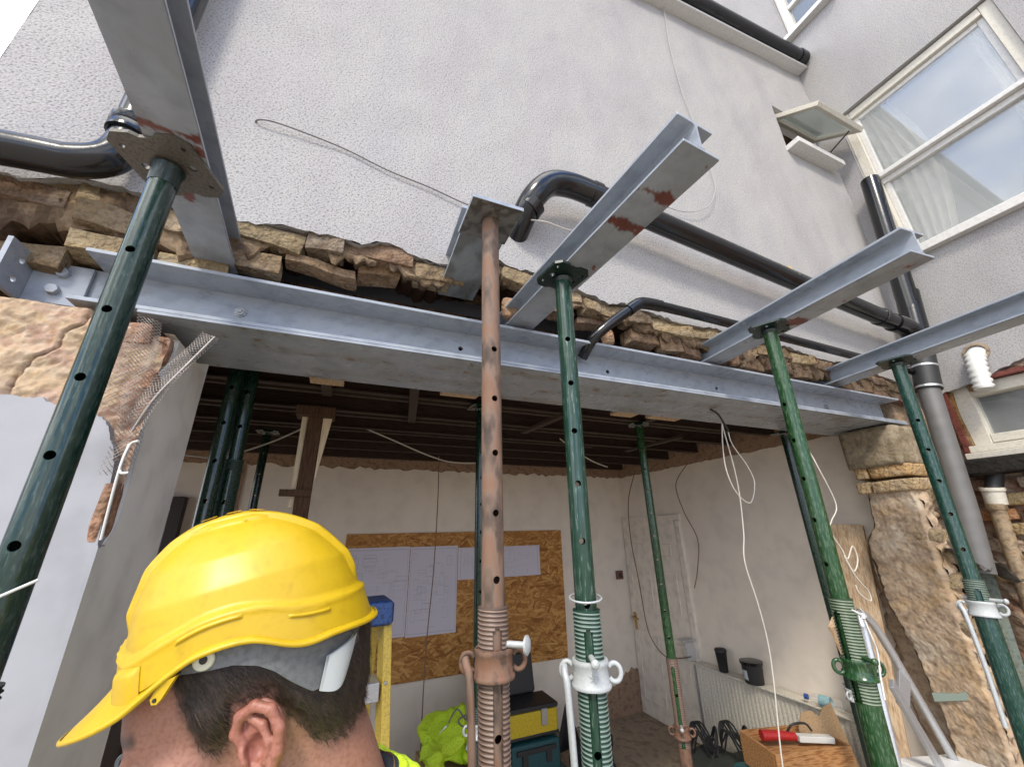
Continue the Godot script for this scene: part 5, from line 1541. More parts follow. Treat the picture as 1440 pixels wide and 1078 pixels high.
func make_cables() -> void:
	cable("thin grey wire poking out of the wall and sagging to the rusty prop's head", [P(-0.41, 2.985, 1.175), P(-0.396, 2.99, 1.155), P(-0.33, 2.995, 1.150), P(-0.145, 2.985, 1.158), P(0.02, 2.945, 1.158), P(0.17, 2.925, 1.158), P(0.33, 2.895, 1.158), P(0.46, 2.90, 1.155)], 0.0028, mats.wire_grey)
	cable("thin white cable from the gutter down the wall, looping behind the middle needle beam", [P(1.79, 5.40, 1.155), P(1.74, 4.9, 1.155), P(1.74, 4.43, 1.155), P(1.80, 3.94, 1.155), P(1.825, 3.70, 1.15), P(1.79, 3.52, 1.14), P(1.68, 3.36, 1.14), P(1.50, 3.275, 1.15), P(1.25, 3.27, 1.155), P(1.0, 3.22, 1.155)], 0.0021, mat("wire_dusty", lin(0.34, 0.33, 0.31), 0.6))
	cable("white wire tied round the soil pipe elbow", [P(0.55, 2.85, 1.10), P(0.62, 2.845, 1.08), P(0.72, 2.86, 1.10), P(0.83, 2.90, 1.13), P(0.95, 2.93, 1.15)], 0.0028, mats.wire_white)
	# hanging from under the main beam
	var b := P(1.675, 2.235, 1.33)
	cable("black bent wire end fixed under the main beam", [P(1.60, 2.233, 1.31), P(1.665, 2.225, 1.33), P(1.70, 2.20, 1.34), P(1.745, 2.14, 1.35)], 0.005, mats.black_dull)
	cable("cream cable hanging in a long loop under the main beam, down past the radiator", [P(1.74, 2.15, 1.35), P(1.75, 2.08, 1.35), P(1.82, 1.98, 1.35), P(1.845, 1.90, 1.35), P(1.80, 1.815, 1.35), P(1.755, 1.81, 1.35), P(1.70, 1.86, 1.35), P(1.672, 1.95, 1.35), P(1.678, 2.05, 1.35), P(1.70, 2.17, 1.345), P(1.705, 2.14, 1.345), P(1.722, 1.9, 1.345), P(1.700, 1.68, 1.35), P(1.668, 1.56, 1.35), P(1.695, 1.39, 1.35), P(1.705, 1.25, 1.35), P(1.69, 1.11, 1.35), P(1.645, 0.86, 1.35), P(1.63, 0.6, 1.35), P(1.66, 0.35, 1.4)], 0.0030, mats.wire_white)
	cable("cream cord with a tied bow of loops in front of the leaning plank", [P(2.30, 2.08, 1.33), P(2.285, 1.985, 1.30), P(2.345, 1.80, 1.30), P(2.27, 1.72, 1.30), P(2.235, 1.675, 1.30), P(2.285, 1.59, 1.30), P(2.30, 1.545, 1.295), P(2.36, 1.60, 1.29), P(2.37, 1.54, 1.29), P(2.32, 1.49, 1.295), P(2.29, 1.56, 1.30), P(2.31, 1.49, 1.295), P(2.34, 1.44, 1.29), P(2.38, 1.40, 1.29), P(2.375, 1.36, 1.29), P(2.32, 1.39, 1.295), P(2.31, 1.43, 1.30)], 0.0032, mats.wire_white)
	# room wires
	cable("long thin wire hanging straight down in front of the strand board", [P(0.79, 2.36, 3.6), P(0.80, 2.0, 3.6), P(0.795, 1.4, 3.62), P(0.77, 0.9, 3.64), P(0.755, 0.45, 3.6), P(0.76, 0.1, 3.6)], 0.0045, mat("wire_brown", lin(0.20, 0.12, 0.08), 0.6))
	cable("pale wire sagging under the joists behind the thick green prop", [P(-1.1, 2.13, 2.62), P(-0.78, 2.112, 2.6), P(-0.63, 2.11, 2.6), P(-0.42, 2.2, 2.6), P(-0.241, 2.311, 2.6), P(-0.15, 2.37, 2.6)], 0.005, mats.wire_white)
	cable("pale wire drooping from the joists right of the timber post", [P(0.0, 2.40, 2.75), P(0.25, 2.31, 2.75), P(0.55, 2.20, 2.75), P(0.75, 2.17, 2.78), P(1.1, 2.20, 2.85)], 0.005, mats.wire_white)
	cable("wire drooping from the ceiling to the left of the slender prop by the door", [P(1.5, 2.36, 2.6), P(1.62, 2.28, 2.6), P(1.78, 2.2, 2.6), P(1.95, 2.17, 2.65)], 0.005, mats.wire_white)
	cable("brown wire looping beside the panelled door down to its handle", [P(2.98, 2.30, 3.55), P(2.975, 2.0, 3.72), P(2.97, 1.6, 3.75), P(2.97, 1.2, 3.70), P(2.965, 0.85, 3.66), P(2.96, 0.70, 3.60), P(2.95, 0.60, 3.45), P(2.93, 0.62, 3.25), P(2.90, 0.68, 3.05)], 0.005, mat("wire_brown", lin(0.20, 0.12, 0.08), 0.6))
	cable("thin wire curving down the side wall right of the slender prop", [P(3.03, 2.28, 2.85), P(2.99, 2.1, 3.0), P(2.98, 1.85, 2.95), P(2.99, 1.6, 2.85), P(3.0, 1.35, 2.92), P(2.99, 1.2, 2.98)], 0.004, mat("wire_brown", lin(0.20, 0.12, 0.08), 0.6))
	cable("white cord dangling in front of the far left prop", [P(-0.50, 1.575, 0.80), P(-0.455, 1.60, 0.81), P(-0.415, 1.628, 0.825), P(-0.385, 1.648, 0.84)], 0.0022, mats.plastic_white)


# ---------------------------------------------------------------- things in the room
func tinted(called: String, c: Color, rough := 0.5, opt := {}) -> StandardMaterial3D:
	var o := {"tex": tex.fleck, "scale": Vector3(5, 5, 5)}
	o.merge(opt, true)
	return mat(called, c, rough, opt.get("metal", 0.0), o)

func plan_image(sd: int) -> ImageTexture:   # a faint printed plan: thin grey lines, rooms and hatching
	var r := RandomNumberGenerator.new(); r.seed = sd
	var im := paint_image(512, 512, Color(0.86, 0.85, 0.87))
	for k in 26:
		var x := r.randi_range(30, 400); var y := r.randi_range(30, 420)
		var w := r.randi_range(20, 110); var h := r.randi_range(15, 70)
		var g := r.randf_range(0.66, 0.77)
		im.fill_rect(Rect2i(x, y, w, 2), Color(g, g, g)); im.fill_rect(Rect2i(x, y + h, w, 2), Color(g, g, g))
		im.fill_rect(Rect2i(x, y, 2, h), Color(g, g, g)); im.fill_rect(Rect2i(x + w, y, 2, h), Color(g, g, g))
	for k in 30:
		im.fill_rect(Rect2i(r.randi_range(30, 330), r.randi_range(30, 480), r.randi_range(40, 140), 2), Color(0.78, 0.78, 0.79))
	im.fill_rect(Rect2i(14, 14, 484, 2), Color(0.66, 0.66, 0.67)); im.fill_rect(Rect2i(14, 496, 484, 2), Color(0.66, 0.66, 0.67))
	im.fill_rect(Rect2i(14, 14, 2, 484), Color(0.66, 0.66, 0.67)); im.fill_rect(Rect2i(496, 14, 2, 484), Color(0.66, 0.66, 0.67))
	return ImageTexture.create_from_image(im)

func box_thing(called: String, label: String, category: String, at: Vector3, size: Vector3, m: Material, turn := 0.0, bev := 0.004) -> MeshInstance3D:
	var mb := MB.new()
	mb.box(T(Vector3(0, size.y * 0.5, 0)), size, bev)
	var o := obj(called, mb, m)
	o.position = at; o.rotation.y = deg_to_rad(turn)
	tag(o, label, category)
	return o

func make_contents() -> void:
	var mb := MB.new()
	mb.box(T(P(1.15, 1.13, 3.940)), Vector3(2.12, 1.15, 0.018), 0.002)
	tag(obj("strand_board", mb, mats.osb), "big brown pressed strand board fixed on the room's back wall", "board")
	var k := 0
	for q in [[0.09, 0.64, 0.885, 1.590, "plan sheet on the strand board, bottom left, partly behind the yellow helmet"], [0.645, 1.085, 0.875, 1.585, "tall plan sheet on the strand board crossed by the hanging wire"], [1.09, 1.945, 1.290, 1.565, "wide shallow plan sheet at the strand board's top right, behind the rusty prop"]]:
		mb = MB.new()
		var n := 10
		var q0: float = q[0]; var q1: float = q[1]; var q2: float = q[2]; var q3: float = q[3]; var kk := k
		mb.grid(n, n, func(i, j): return P(lerpf(q0, q1, i / (n - 1.0)), lerpf(q2, q3, 1.0 - j / (n - 1.0)), 3.9275 - 0.002 * sin(i * 0.8 + j * 0.5 + kk) - 0.0005 * kk))
		tag(obj("plan_sheet", mb, mat("plan_%d" % k, lin(0.92, 0.90, 0.97), 0.8, 0, {"tex": plan_image(40 + k), "uv": true})), q[4], "paper", "plans pinned on the board")
		k += 1
	# panelled door in the side wall by the corner
	var t := thing("panel_door", "white panelled door with a brass handle in the side wall by the back corner", "door", P(3.05, 0, 3.54))
	mb = MB.new()
	var cream := mat("door_paint", lin(0.86, 0.78, 0.67), 0.55, 0, {"tex": tex.cloud, "scale": Vector3(2, 2, 2)})
	mb.box(T(Vector3(-0.012, 0.89, 0)), Vector3(0.03, 1.77, 0.80), 0.003)
	obj("door_leaf", mb, cream, t)
	mb = MB.new()
	mb.box(T(Vector3(-0.003, 0.895, 0)), Vector3(0.004, 1.79, 0.84))
	obj("gap_shade_sheet", mb, tinted("gap_dark", lin(0.03, 0.025, 0.02), 0.9), t)  # dark sheet behind the leaf, painted in place of shade round its edge
	for q in [[1.50, 0.16, 0.36], [1.50, -0.20, 0.30], [1.13, 0.18, 0.32], [1.13, -0.18, 0.32], [0.42, 0.18, 0.32], [0.42, -0.18, 0.32]]:
		mb = MB.new()
		var hh: float = 0.10 if q[0] > 1.4 else (0.34 if q[0] > 1.0 else 0.56)
		for s in [-1.0, 1.0]:
			mb.box(T(Vector3(-0.029, q[0] + s * hh * 0.5, q[1])), Vector3(0.012, 0.012, 0.29), 0.003)
			mb.box(T(Vector3(-0.029, q[0], q[1] + s * 0.145)), Vector3(0.012, hh + 0.012, 0.012), 0.003)
		obj("panel_moulding", mb, cream, t)
	mb = MB.new()
	mb.box(T(Vector3(-0.015, 1.80, 0)), Vector3(0.036, 0.055, 0.95), 0.004); mb.box(T(Vector3(-0.015, 0.89, 0.437)), Vector3(0.036, 1.76, 0.055), 0.004); mb.box(T(Vector3(-0.015, 0.89, -0.437)), Vector3(0.036, 1.76, 0.055), 0.004)
	obj("door_frame", mb, cream, t)
	mb = MB.new()
	mb.box(T(Vector3(-0.032, 0.80, -0.345)), Vector3(0.008, 0.16, 0.04), 0.003)
	mb.tube([Vector3(-0.03, 0.835, -0.345), Vector3(-0.075, 0.835, -0.345), Vector3(-0.078, 0.833, -0.24)], 0.009, 8)
	obj("handle", mb, mat("brass", lin(0.50, 0.33, 0.12), 0.35, 0.8), t)
	# dark framed door at the left of the back wall
	t = thing("glazed_door", "glazed door in a dark frame at the left of the back wall", "door", P(-1.53, 0, 3.97))
	var dk := tinted("dark_frame", lin(0.05, 0.035, 0.03), 0.5)
	mb = MB.new()
	mb.box(T(Vector3(0.39, 1.0, 0.03)), Vector3(0.08, 2.0, 0.12), 0.004); mb.box(T(Vector3(-0.39, 1.0, 0.03)), Vector3(0.08, 2.0, 0.12), 0.004); mb.box(T(Vector3(0, 1.96, 0.03)), Vector3(0.70, 0.08, 0.12), 0.004)
	obj("door_frame", mb, dk, t)
	mb = MB.new()
	for s in [-1.0, 1.0]:
		mb.box(T(Vector3(s * 0.295, 0.96, 0)), Vector3(0.10, 1.9, 0.04), 0.003)
	mb.box(T(Vector3(0, 1.85, 0)), Vector3(0.49, 0.11, 0.04), 0.003); mb.box(T(Vector3(0, 0.35, 0)), Vector3(0.49, 0.68, 0.04), 0.003)
	obj("door_leaf", mb, mats.frame_white, t)
	mb = MB.new()
	mb.box(T(Vector3(0, 1.24, 0)), Vector3(0.49, 1.10, 0.006))
	obj("pane", mb, mats.glass, t)
	mb = MB.new()
	mb.box(T(Vector3(0, 1.0, -0.10)), Vector3(0.86, 2.0, 0.01))
	obj("backing", mb, mats.curtain, t)
	# switch box
	t = thing("switch_box", "small brown switch box on the back wall beside the corner", "switch box", P(2.91, 1.235, 3.948))
	mb = MB.new(); mb.box(T(Vector3(0, 0, 0.012)), Vector3(0.085, 0.085, 0.024), 0.003)
	obj("back_box", mb, tinted("box_brown", lin(0.22, 0.10, 0.06), 0.6), t)
	mb = MB.new(); mb.box(T(Vector3(0, 0, 0.026)), Vector3(0.04, 0.045, 0.006), 0.002)
	obj("switch", mb, dk, t)
	# radiator with ribs
	t = thing("radiator", "long cream ribbed radiator low on the side wall", "radiator", P(2.97, 0.10, 2.40))
	mb = MB.new()
	var rp := tinted("radiator_paint", lin(0.76, 0.72, 0.62), 0.4)
	mb.grid(300, 6, func(i, j):
		var u: float = lerpf(0.66, -0.66, i / 299.0)
		var dep: float = 0.0022 * ss(0.2, 0.8, 0.5 + 0.5 * sin(u * TAU / 0.0333)) if j > 0 and j < 5 else 0.0
		return Vector3(-0.024 - dep, [0.0, 0.03, 0.05, 0.47, 0.49, 0.52][j], u))
	mb.box(T(Vector3(0.012, 0.26, 0)), Vector3(0.06, 0.52, 1.32), 0.004)
	obj("panel", mb, rp, t)
	mb = MB.new()
	mb.box(T(Vector3(0.0, 0.526, 0)), Vector3(0.10, 0.012, 1.34), 0.003)
	obj("top_grille", mb, rp, t)
	mb = MB.new()
	mb.tube([Vector3(0.0, -0.08, -0.70), Vector3(0.0, 0.5, -0.70)], 0.011, 8)
	obj("riser_pipe", mb, mats.alu, t)
	mb = MB.new()
	mb.tube(smooth([Vector3(0.0, 0.05, 0.66), Vector3(0.0, 0.05, 0.70), Vector3(0.0, -0.10, 0.70)], 4), 0.008, 8)
	obj("tail_pipe", mb, mats.alu, t)
	mb = MB.new()
	mb.lathe(T(Vector3(0, 0.47, 0.70), 0, 0, 0), [Vector2(0.008, -0.03), Vector2(0.016, -0.03), Vector2(0.016, 0.03), Vector2(0.0, 0.035)], 12)
	obj("valve", mb, mats.alu, t)
	mb = MB.new()
	mb.box(T(P(2.98, 0.70, 3.13)), Vector3(0.10, 0.15, 0.03), 0.003); mb.box(T(P(2.96, 0.782, 3.13)), Vector3(0.16, 0.012, 0.10), 0.003)
	tag(obj("shelf_bracket", mb, mats.frame_white), "white boxed shelf bracket on the side wall at the radiator's far end", "bracket")
	# cup, tub and bottle on the radiator
	mb = MB.new()
	mb.lathe(Transform3D(), [Vector2(0.0, 0.0), Vector2(0.033, 0.0), Vector2(0.042, 0.135), Vector2(0.045, 0.137), Vector2(0.045, 0.15), Vector2(0.038, 0.157), Vector2(0.0, 0.157)], 24)
	var o := obj("black_cup", mb, mats.black_dull)
	tag(o, "tall black cup with a lid standing on the radiator's far end", "cup"); o.position = P(2.955, 0.634, 2.78)
	t = thing("black_tub", "black plastic tub with a pale label standing on the radiator", "tub", P(2.95, 0.634, 2.51))
	mb = MB.new()
	mb.lathe(Transform3D(), [Vector2(0.0, 0.0), Vector2(0.062, 0.0), Vector2(0.071, 0.125)], 32)
	obj("pot", mb, mats.black_dull, t)
	mb = MB.new()
	mb.lathe(T(Vector3(0, 0.125, 0)), [Vector2(0.070, -0.006), Vector2(0.077, -0.006), Vector2(0.078, 0.012), Vector2(0.070, 0.014), Vector2(0.0, 0.012)], 32)
	obj("lid", mb, mats.black_pipe, t)
	mb = MB.new()
	mb.grid(12, 2, func(i, j):
		var a := lerpf(-2.2, -1.2, i / 11.0) - 0.25
		var r: float = 0.0665 + j * 0.004
		return Vector3(sin(a) * r, 0.025 + j * 0.06, cos(a) * r), func(_i, j, _p): return lin(0.55, 0.6, 0.65))
	obj("label_sticker", mb, mats.any, t)
	t = thing("water_bottle", "clear water bottle with a blue cap lying on the radiator", "bottle", P(2.95, 0.668, 2.02))
	t.rotation_degrees = Vector3(-90, 12, 0)
	mb = MB.new()
	mb.lathe(Transform3D(), [Vector2(0.0, -0.10), Vector2(0.028, -0.10), Vector2(0.031, -0.09), Vector2(0.031, -0.02), Vector2(0.029, -0.01), Vector2(0.031, 0.0), Vector2(0.031, 0.05), Vector2(0.014, 0.09), Vector2(0.013, 0.10)], 20)
	obj("bottle_body", mb, mats.glass, t)
	mb = MB.new()
	mb.lathe(T(Vector3(0, 0.10, 0)), [Vector2(0.0155, -0.004), Vector2(0.0155, 0.016), Vector2(0.0, 0.018)], 16)
	obj("cap", mb, tinted("blue_cap", lin(0.03, 0.10, 0.40), 0.4), t)
	mb = MB.new()
	mb.lathe(Transform3D(), [Vector2(0.0315, -0.03), Vector2(0.0317, 0.03)], 20)
	obj("label_sticker", mb, tinted("bottle_label", lin(0.30, 0.50, 0.55), 0.5), t)
	# yellow and blue stepladder behind the worker
	t = thing("stepladder", "yellow stepladder with a blue top and metal treads behind the worker's helmet", "ladder", P(0.03, 0, 1.86))
	t.rotation.y = deg_to_rad(4)
	var yel := tinted("ladder_yellow", lin(0.60, 0.43, 0.07), 0.45)
	var blu := tinted("ladder_blue", lin(0.03, 0.09, 0.34), 0.5, {"tex": tex.stone_c})
	for s in [-1.0, 1.0]:
		mb = MB.new(); mb.bar(Vector3(s * 0.225, 0, 0.30), Vector3(s * 0.19, 1.37, 0.035), 0.032, 0.07)
		obj("front_stile", mb, yel, t)
		mb = MB.new(); mb.bar(Vector3(s * 0.225, 0, -0.50), Vector3(s * 0.165, 1.36, -0.05), 0.028, 0.05)
		obj("rear_stile", mb, yel, t)
	for r in 5:
		var f := (r + 1) / 5.7
		mb = MB.new()
		mb.box(T(Vector3(0, f * 1.37 - 0.03, lerpf(0.30, 0.035, f) - 0.01)), Vector3(lerpf(0.44, 0.37, f) - 0.03, 0.06, 0.11), 0.004)
		obj("tread", mb, mats.alu, t)
		mb = MB.new()
		for s in [-1.0, 1.0]:
			for dy in [-0.012, 0.012]:
				mb.lathe(T(Vector3(s * lerpf(0.225, 0.19, f), f * 1.37 - 0.02 + dy, lerpf(0.30, 0.035, f) + 0.036), 90), [Vector2(0.008, 0.0), Vector2(0.006, 0.004), Vector2(0.0, 0.005)], 8)
		obj("rivet", mb, mats.bolt, t)
	for r in 3:
		var f := (r + 1) / 4.0
		mb = MB.new()
		mb.tube([Vector3(-0.2, f * 1.2, lerpf(-0.50, -0.05, f * 0.88)), Vector3(0.2, f * 1.2, lerpf(-0.50, -0.05, f * 0.88))], 0.01, 8)
		obj("rear_brace", mb, mats.alu, t)
	mb = MB.new()
	mb.box(T(Vector3(0, 1.415, 0)), Vector3(0.42, 0.085, 0.19), 0.012)
	obj("top_cap", mb, blu, t)
	# heap by the back wall
	t = thing("cardboard_box", "brown cardboard box under the crumpled yellow vest", "box", P(0.92, 0.0, 3.22))
	var card := tinted("cardboard", lin(0.36, 0.24, 0.13), 0.85)
	mb = MB.new(); mb.box(T(Vector3(0, 0.155, 0)), Vector3(0.48, 0.31, 0.36), 0.004)
	obj("carton", mb, card, t)
	mb = MB.new(); mb.bar(Vector3(-0.05, 0.315, 0.19), Vector3(0.24, 0.29, 0.24), 0.003, 0.14, Vector3(0.2, 0.6, 1))
	obj("flap", mb, card, t)
	var hv := mat("hi_vis", lin(0.62, 0.85, 0.03), 0.75, 0, {"tex": tex.fleck, "scale": Vector3(5, 5, 5)})
	t = thing("hi_vis_vest", "crumpled fluorescent yellow vest lying on the cardboard box", "vest", P(0.90, 0.32, 3.20))
	mb = MB.new()
	var vn := FastNoiseLite.new(); vn.seed = 6; vn.noise_type = FastNoiseLite.TYPE_SIMPLEX; vn.fractal_type = FastNoiseLite.FRACTAL_RIDGED; vn.fractal_octaves = 3; vn.frequency = 0.055
	for q in [[-0.10, 0.10, 0.02, 0.26, 0.20, 0.24], [0.10, 0.07, 0.06, 0.26, 0.15, 0.22], [0.18, 0.13, 0.0, 0.10, 0.20, 0.15], [-0.17, -0.01, 0.14, 0.13, 0.24, 0.10]]:
		mb.rock(T(Vector3(q[0], q[1], q[2]), 10, q[0] * 200, q[1] * 100), Vector3(q[3], q[4], q[5]), 22, 0.03, 0.075, vn, Vector3(q[0] * 90, 3, 8))
	obj("cloth", mb, hv, t)
	mb = MB.new()
	mb.bar(Vector3(-0.16, 0.14, 0.13), Vector3(-0.08, 0.20, 0.12), 0.05, 0.006, Vector3(0, 0.3, 1)); mb.bar(Vector3(0.02, 0.12, 0.19), Vector3(0.10, 0.08, 0.19), 0.04, 0.006, Vector3(0, 0.3, 1))
	obj("reflective_strip", mb, mat("reflective", lin(0.55, 0.57, 0.57), 0.4, 0.3), t)
	cable("tangle of thin grey cords lying on the yellow vest", [P(0.82, 0.55, 3.08), P(0.87, 0.62, 3.06), P(0.93, 0.56, 3.05), P(0.97, 0.63, 3.07), P(1.0, 0.55, 3.04), P(0.93, 0.52, 3.04), P(0.87, 0.57, 3.03), P(0.95, 0.60, 3.03)], 0.005, mats.wire_grey)
	var blk := tinted("black_plastic", lin(0.025, 0.025, 0.027), 0.5)
	t = thing("tool_box", "open yellow and black toolbox with its dark lid standing up", "toolbox", P(1.40, 0.36, 3.22))
	mb = MB.new(); mb.box(T(Vector3(0, 0.075, 0)), Vector3(0.46, 0.15, 0.24), 0.012)
	obj("tray", mb, tinted("tool_yellow", lin(0.62, 0.45, 0.02), 0.45), t)
	mb = MB.new(); mb.box(T(Vector3(0, 0.165, 0.0)), Vector3(0.47, 0.032, 0.25), 0.008); mb.box(T(Vector3(0, 0.010, 0.0)), Vector3(0.47, 0.02, 0.25), 0.006)
	obj("rim", mb, blk, t)
	mb = MB.new(); mb.box(T(Vector3(-0.06, 0.31, -0.14), -12), Vector3(0.44, 0.27, 0.05), 0.02)
	for s in 4:
		mb.box(T(Vector3(-0.06, 0.22 + s * 0.055, -0.125 - s * 0.011), -12), Vector3(0.38, 0.012, 0.04), 0.004)
	obj("lid", mb, blk, t)
	mb = MB.new(); mb.box(T(Vector3(0.12, 0.11, 0.125)), Vector3(0.05, 0.10, 0.02), 0.006)
	obj("latch", mb, mats.alu, t)
	t = thing("tool_case", "dark teal tool case under the yellow and black toolbox", "tool case", P(1.44, 0.165, 3.20))
	var teal := tinted("teal_plastic", lin(0.012, 0.075, 0.085), 0.45)
	mb = MB.new(); mb.box(T(Vector3(0, 0.095, 0)), Vector3(0.38, 0.18, 0.26), 0.02)
	obj("shell", mb, teal, t)
	mb = MB.new(); mb.box(T(Vector3(0, 0.14, 0.132)), Vector3(0.30, 0.03, 0.02), 0.006); mb.box(T(Vector3(-0.09, 0.10, 0.135)), Vector3(0.04, 0.07, 0.02), 0.004); mb.box(T(Vector3(0.09, 0.10, 0.135)), Vector3(0.04, 0.07, 0.02), 0.004)
	obj("clasp", mb, blk, t)
	t = thing("tool_case", "lower dark teal tool case on the floor under the other teal case", "tool case", P(1.47, 0.0, 3.16))
	mb = MB.new(); mb.box(T(Vector3(0, 0.08, 0)), Vector3(0.46, 0.16, 0.34), 0.02)
	obj("shell", mb, teal, t)
	mb = MB.new(); mb.tube(smooth([Vector3(-0.09, 0.09, 0.17), Vector3(-0.08, 0.09, 0.205), Vector3(0.08, 0.09, 0.205), Vector3(0.09, 0.09, 0.17)], 5), 0.012, 8)
	obj("handle", mb, blk, t)
	mb = MB.new()
	mb.rock(T(P(1.93, 0.13, 3.15), 0, 20, 0), Vector3(0.34, 0.26, 0.24), 12, 0.07, 0.06, nz, Vector3(3, 9, 1))
	mb.tube(smooth([P(1.82, 0.2, 3.06), P(1.85, 0.33, 3.04), P(1.96, 0.35, 3.04), P(2.02, 0.22, 3.05)], 6), 0.012, 8)
	tag(obj("tool_bag", mb, tinted("bag_black", lin(0.022, 0.022, 0.024), 0.8)), "slumped black tool bag on the floor right of the tool cases", "bag")
	mb = MB.new()
	mb.prism(T(P(1.83, 0.34, 3.38), 0, 15, 0), PackedVector2Array([Vector2(-0.10, -0.2), Vector2(0.13, -0.2), Vector2(0.02, 0.07)]), 0.04)
	tag(obj("black_wedge", mb, blk), "black triangular piece standing behind the slumped tool bag", "wedge")
	t = thing("yellow_bucket", "dull yellow bucket on the floor by the stepladder", "bucket", P(0.50, 0.0, 2.75))
	mb = MB.new()
	mb.lathe(Transform3D(), [Vector2(0.0, 0.0), Vector2(0.11, 0.0), Vector2(0.14, 0.28), Vector2(0.145, 0.285), Vector2(0.135, 0.285), Vector2(0.107, 0.01), Vector2(0.0, 0.01)], 28)
	obj("pail", mb, tinted("pail_yellow", lin(0.42, 0.30, 0.05), 0.6), t)
	mb = MB.new()
	var hp := []
	for i in 17:
		var a := PI * i / 16
		hp.append(Vector3(cos(a) * 0.142, 0.26 - sin(a) * 0.12, sin(a) * 0.09))
	mb.tube(hp, 0.003, 6)
	obj("handle", mb, mats.bolt, t)
	# right foreground: crates, red tool, cardboard, cord, plank, aluminium ladder
	t = thing("wooden_crate", "orange brown wooden crate under the red handled tool", "crate", P(2.50, 0.44, 1.95))
	t.rotation.y = deg_to_rad(-14)
	var cw := mat("crate_wood", lin(0.44, 0.24, 0.10), 0.7, 0, {"tex": tex.wood, "scale": Vector3(0.7, 6, 6)})
	for q in [[0, 0.075, 0.13, 0.46, 0.15, 0.018], [0, 0.075, -0.13, 0.46, 0.15, 0.018], [-0.222, 0.075, 0, 0.018, 0.15, 0.24], [0.222, 0.075, 0, 0.018, 0.15, 0.24], [0, 0.12, 0, 0.42, 0.012, 0.24]]:
		mb = MB.new(); mb.box(T(Vector3(q[0], q[1], q[2])), Vector3(q[3], q[4], q[5]), 0.002)
		obj("board", mb, cw, t)
	box_thing("tool_case", "dark teal case standing under the wooden crate", "tool case", P(2.46, 0.0, 1.97), Vector3(0.50, 0.435, 0.34), teal, -14, 0.02)
	t = thing("pry_tool", "red handled tool with a pale blade lying across the wooden crate", "hand tool", P(2.44, 0.612, 1.93))
	t.rotation_degrees = Vector3(0, -20, -4)
	mb = MB.new(); mb.tube([Vector3(-0.15, 0, 0), Vector3(-0.04, 0.004, 0), Vector3(0.04, 0, 0)], [0.026, 0.023, 0.020], 12)
	obj("handle", mb, tinted("tool_red", lin(0.42, 0.02, 0.02), 0.4), t)
	mb = MB.new(); mb.box(T(Vector3(0.15, -0.004, 0)), Vector3(0.20, 0.03, 0.045), 0.004)
	obj("blade", mb, mats.plastic_white, t)
	mb = MB.new(); mb.tube(smooth([Vector3(0.0, 0.02, 0), Vector3(0.02, 0.06, 0.02), Vector3(0.10, 0.065, 0.01), Vector3(0.14, 0.03, 0.0)], 5), 0.006, 6)
	obj("guard", mb, blk, t)
	mb = MB.new()
	mb.prism(T(P(2.70, 0.42, 1.86), -14, -20, 0), PackedVector2Array([Vector2(-0.16, 0), Vector2(-0.155, 0.20), Vector2(-0.11, 0.27), Vector2(-0.05, 0.28), Vector2(-0.01, 0.25), Vector2(0.03, 0.29), Vector2(0.09, 0.31), Vector2(0.12, 0.0)]), 0.005)
	tag(obj("cardboard_piece", mb, card), "torn upright piece of brown cardboard behind the leaf green prop", "cardboard")
	for q in [["bundle of black cable loops on the floor below the radiator's far end", 0.0], ["second tangle of black cable beside the loops below the radiator", 0.14]]:
		var pts := []
		for i in 40:
			var a := i * 0.62
			pts.append(P(2.62 + cos(a) * 0.09 + q[1], 0.20 + absf(sin(i * 0.9)) * 0.15 + q[1] * 0.2, 2.75 + sin(a) * 0.09 - q[1]))
		cable(q[0], pts, 0.006, mats.black_dull, "", 4)
	mb = MB.new()
	mb.rock(T(P(2.68, 0.10, 2.72)), Vector3(0.40, 0.20, 0.28), 10, 0.05, 0.06, nz, Vector3(8, 8, 1))
	tag(obj("tool_bag", mb, tinted("bag_grey", lin(0.035, 0.04, 0.035), 0.8)), "low dark bag on the floor under the black cable loops", "bag")
	t = thing("leaning_plank", "wide brown plank leaning on the side wall beside the right pier", "plank", P(2.76, 0, 1.62))
	mb = MB.new()
	mb.bar(Vector3(-0.12, 0.0, 0.0), Vector3(0.205, 1.70, 0.0), 0.165, 0.03, Vector3(-1, 0, 0.35))
	obj("plank", mb, mats.timber_new, t)
	t = thing("leaning_plank", "pale narrow plank standing under the aluminium ladder's hoop", "plank", P(2.05, 0, 1.18))
	mb = MB.new()
	mb.bar(Vector3(0.30, 0.0, 0.02), Vector3(-0.13, 1.33, -0.02), 0.085, 0.03, Vector3(0.3, 0, 1))
	obj("plank", mb, mats.timber_new, t)
	t = thing("aluminium_ladder", "small aluminium stepladder with a bent hoop beside the leaf green prop", "ladder", P(1.80, 0.0, 1.03))
	mb = MB.new()
	mb.tube(smooth([Vector3(-0.30, 0.0, 0.10), Vector3(-0.06, 1.20, 0.03), Vector3(-0.035, 1.37, 0.02), Vector3(0.0, 1.395, 0.0), Vector3(0.05, 1.375, 0.0), Vector3(0.11, 1.29, 0.0), Vector3(0.27, 0.98, 0.0), Vector3(0.38, 0.75, 0.0), Vector3(0.70, 0.0, 0.0)], 6), 0.0135, 12)
	obj("hoop", mb, mats.alu, t)
	mb = MB.new()
	mb.bar(Vector3(-0.02, 1.20, 0.05), Vector3(0.36, 0.40, 0.08), 0.040, 0.014, Vector3(0.3, 0, 1)); mb.bar(Vector3(0.36, 0.40, 0.08), Vector3(0.52, 0.0, 0.09), 0.040, 0.014, Vector3(0, 0, 1))
	obj("stile", mb, mats.alu, t)
	mb = MB.new()
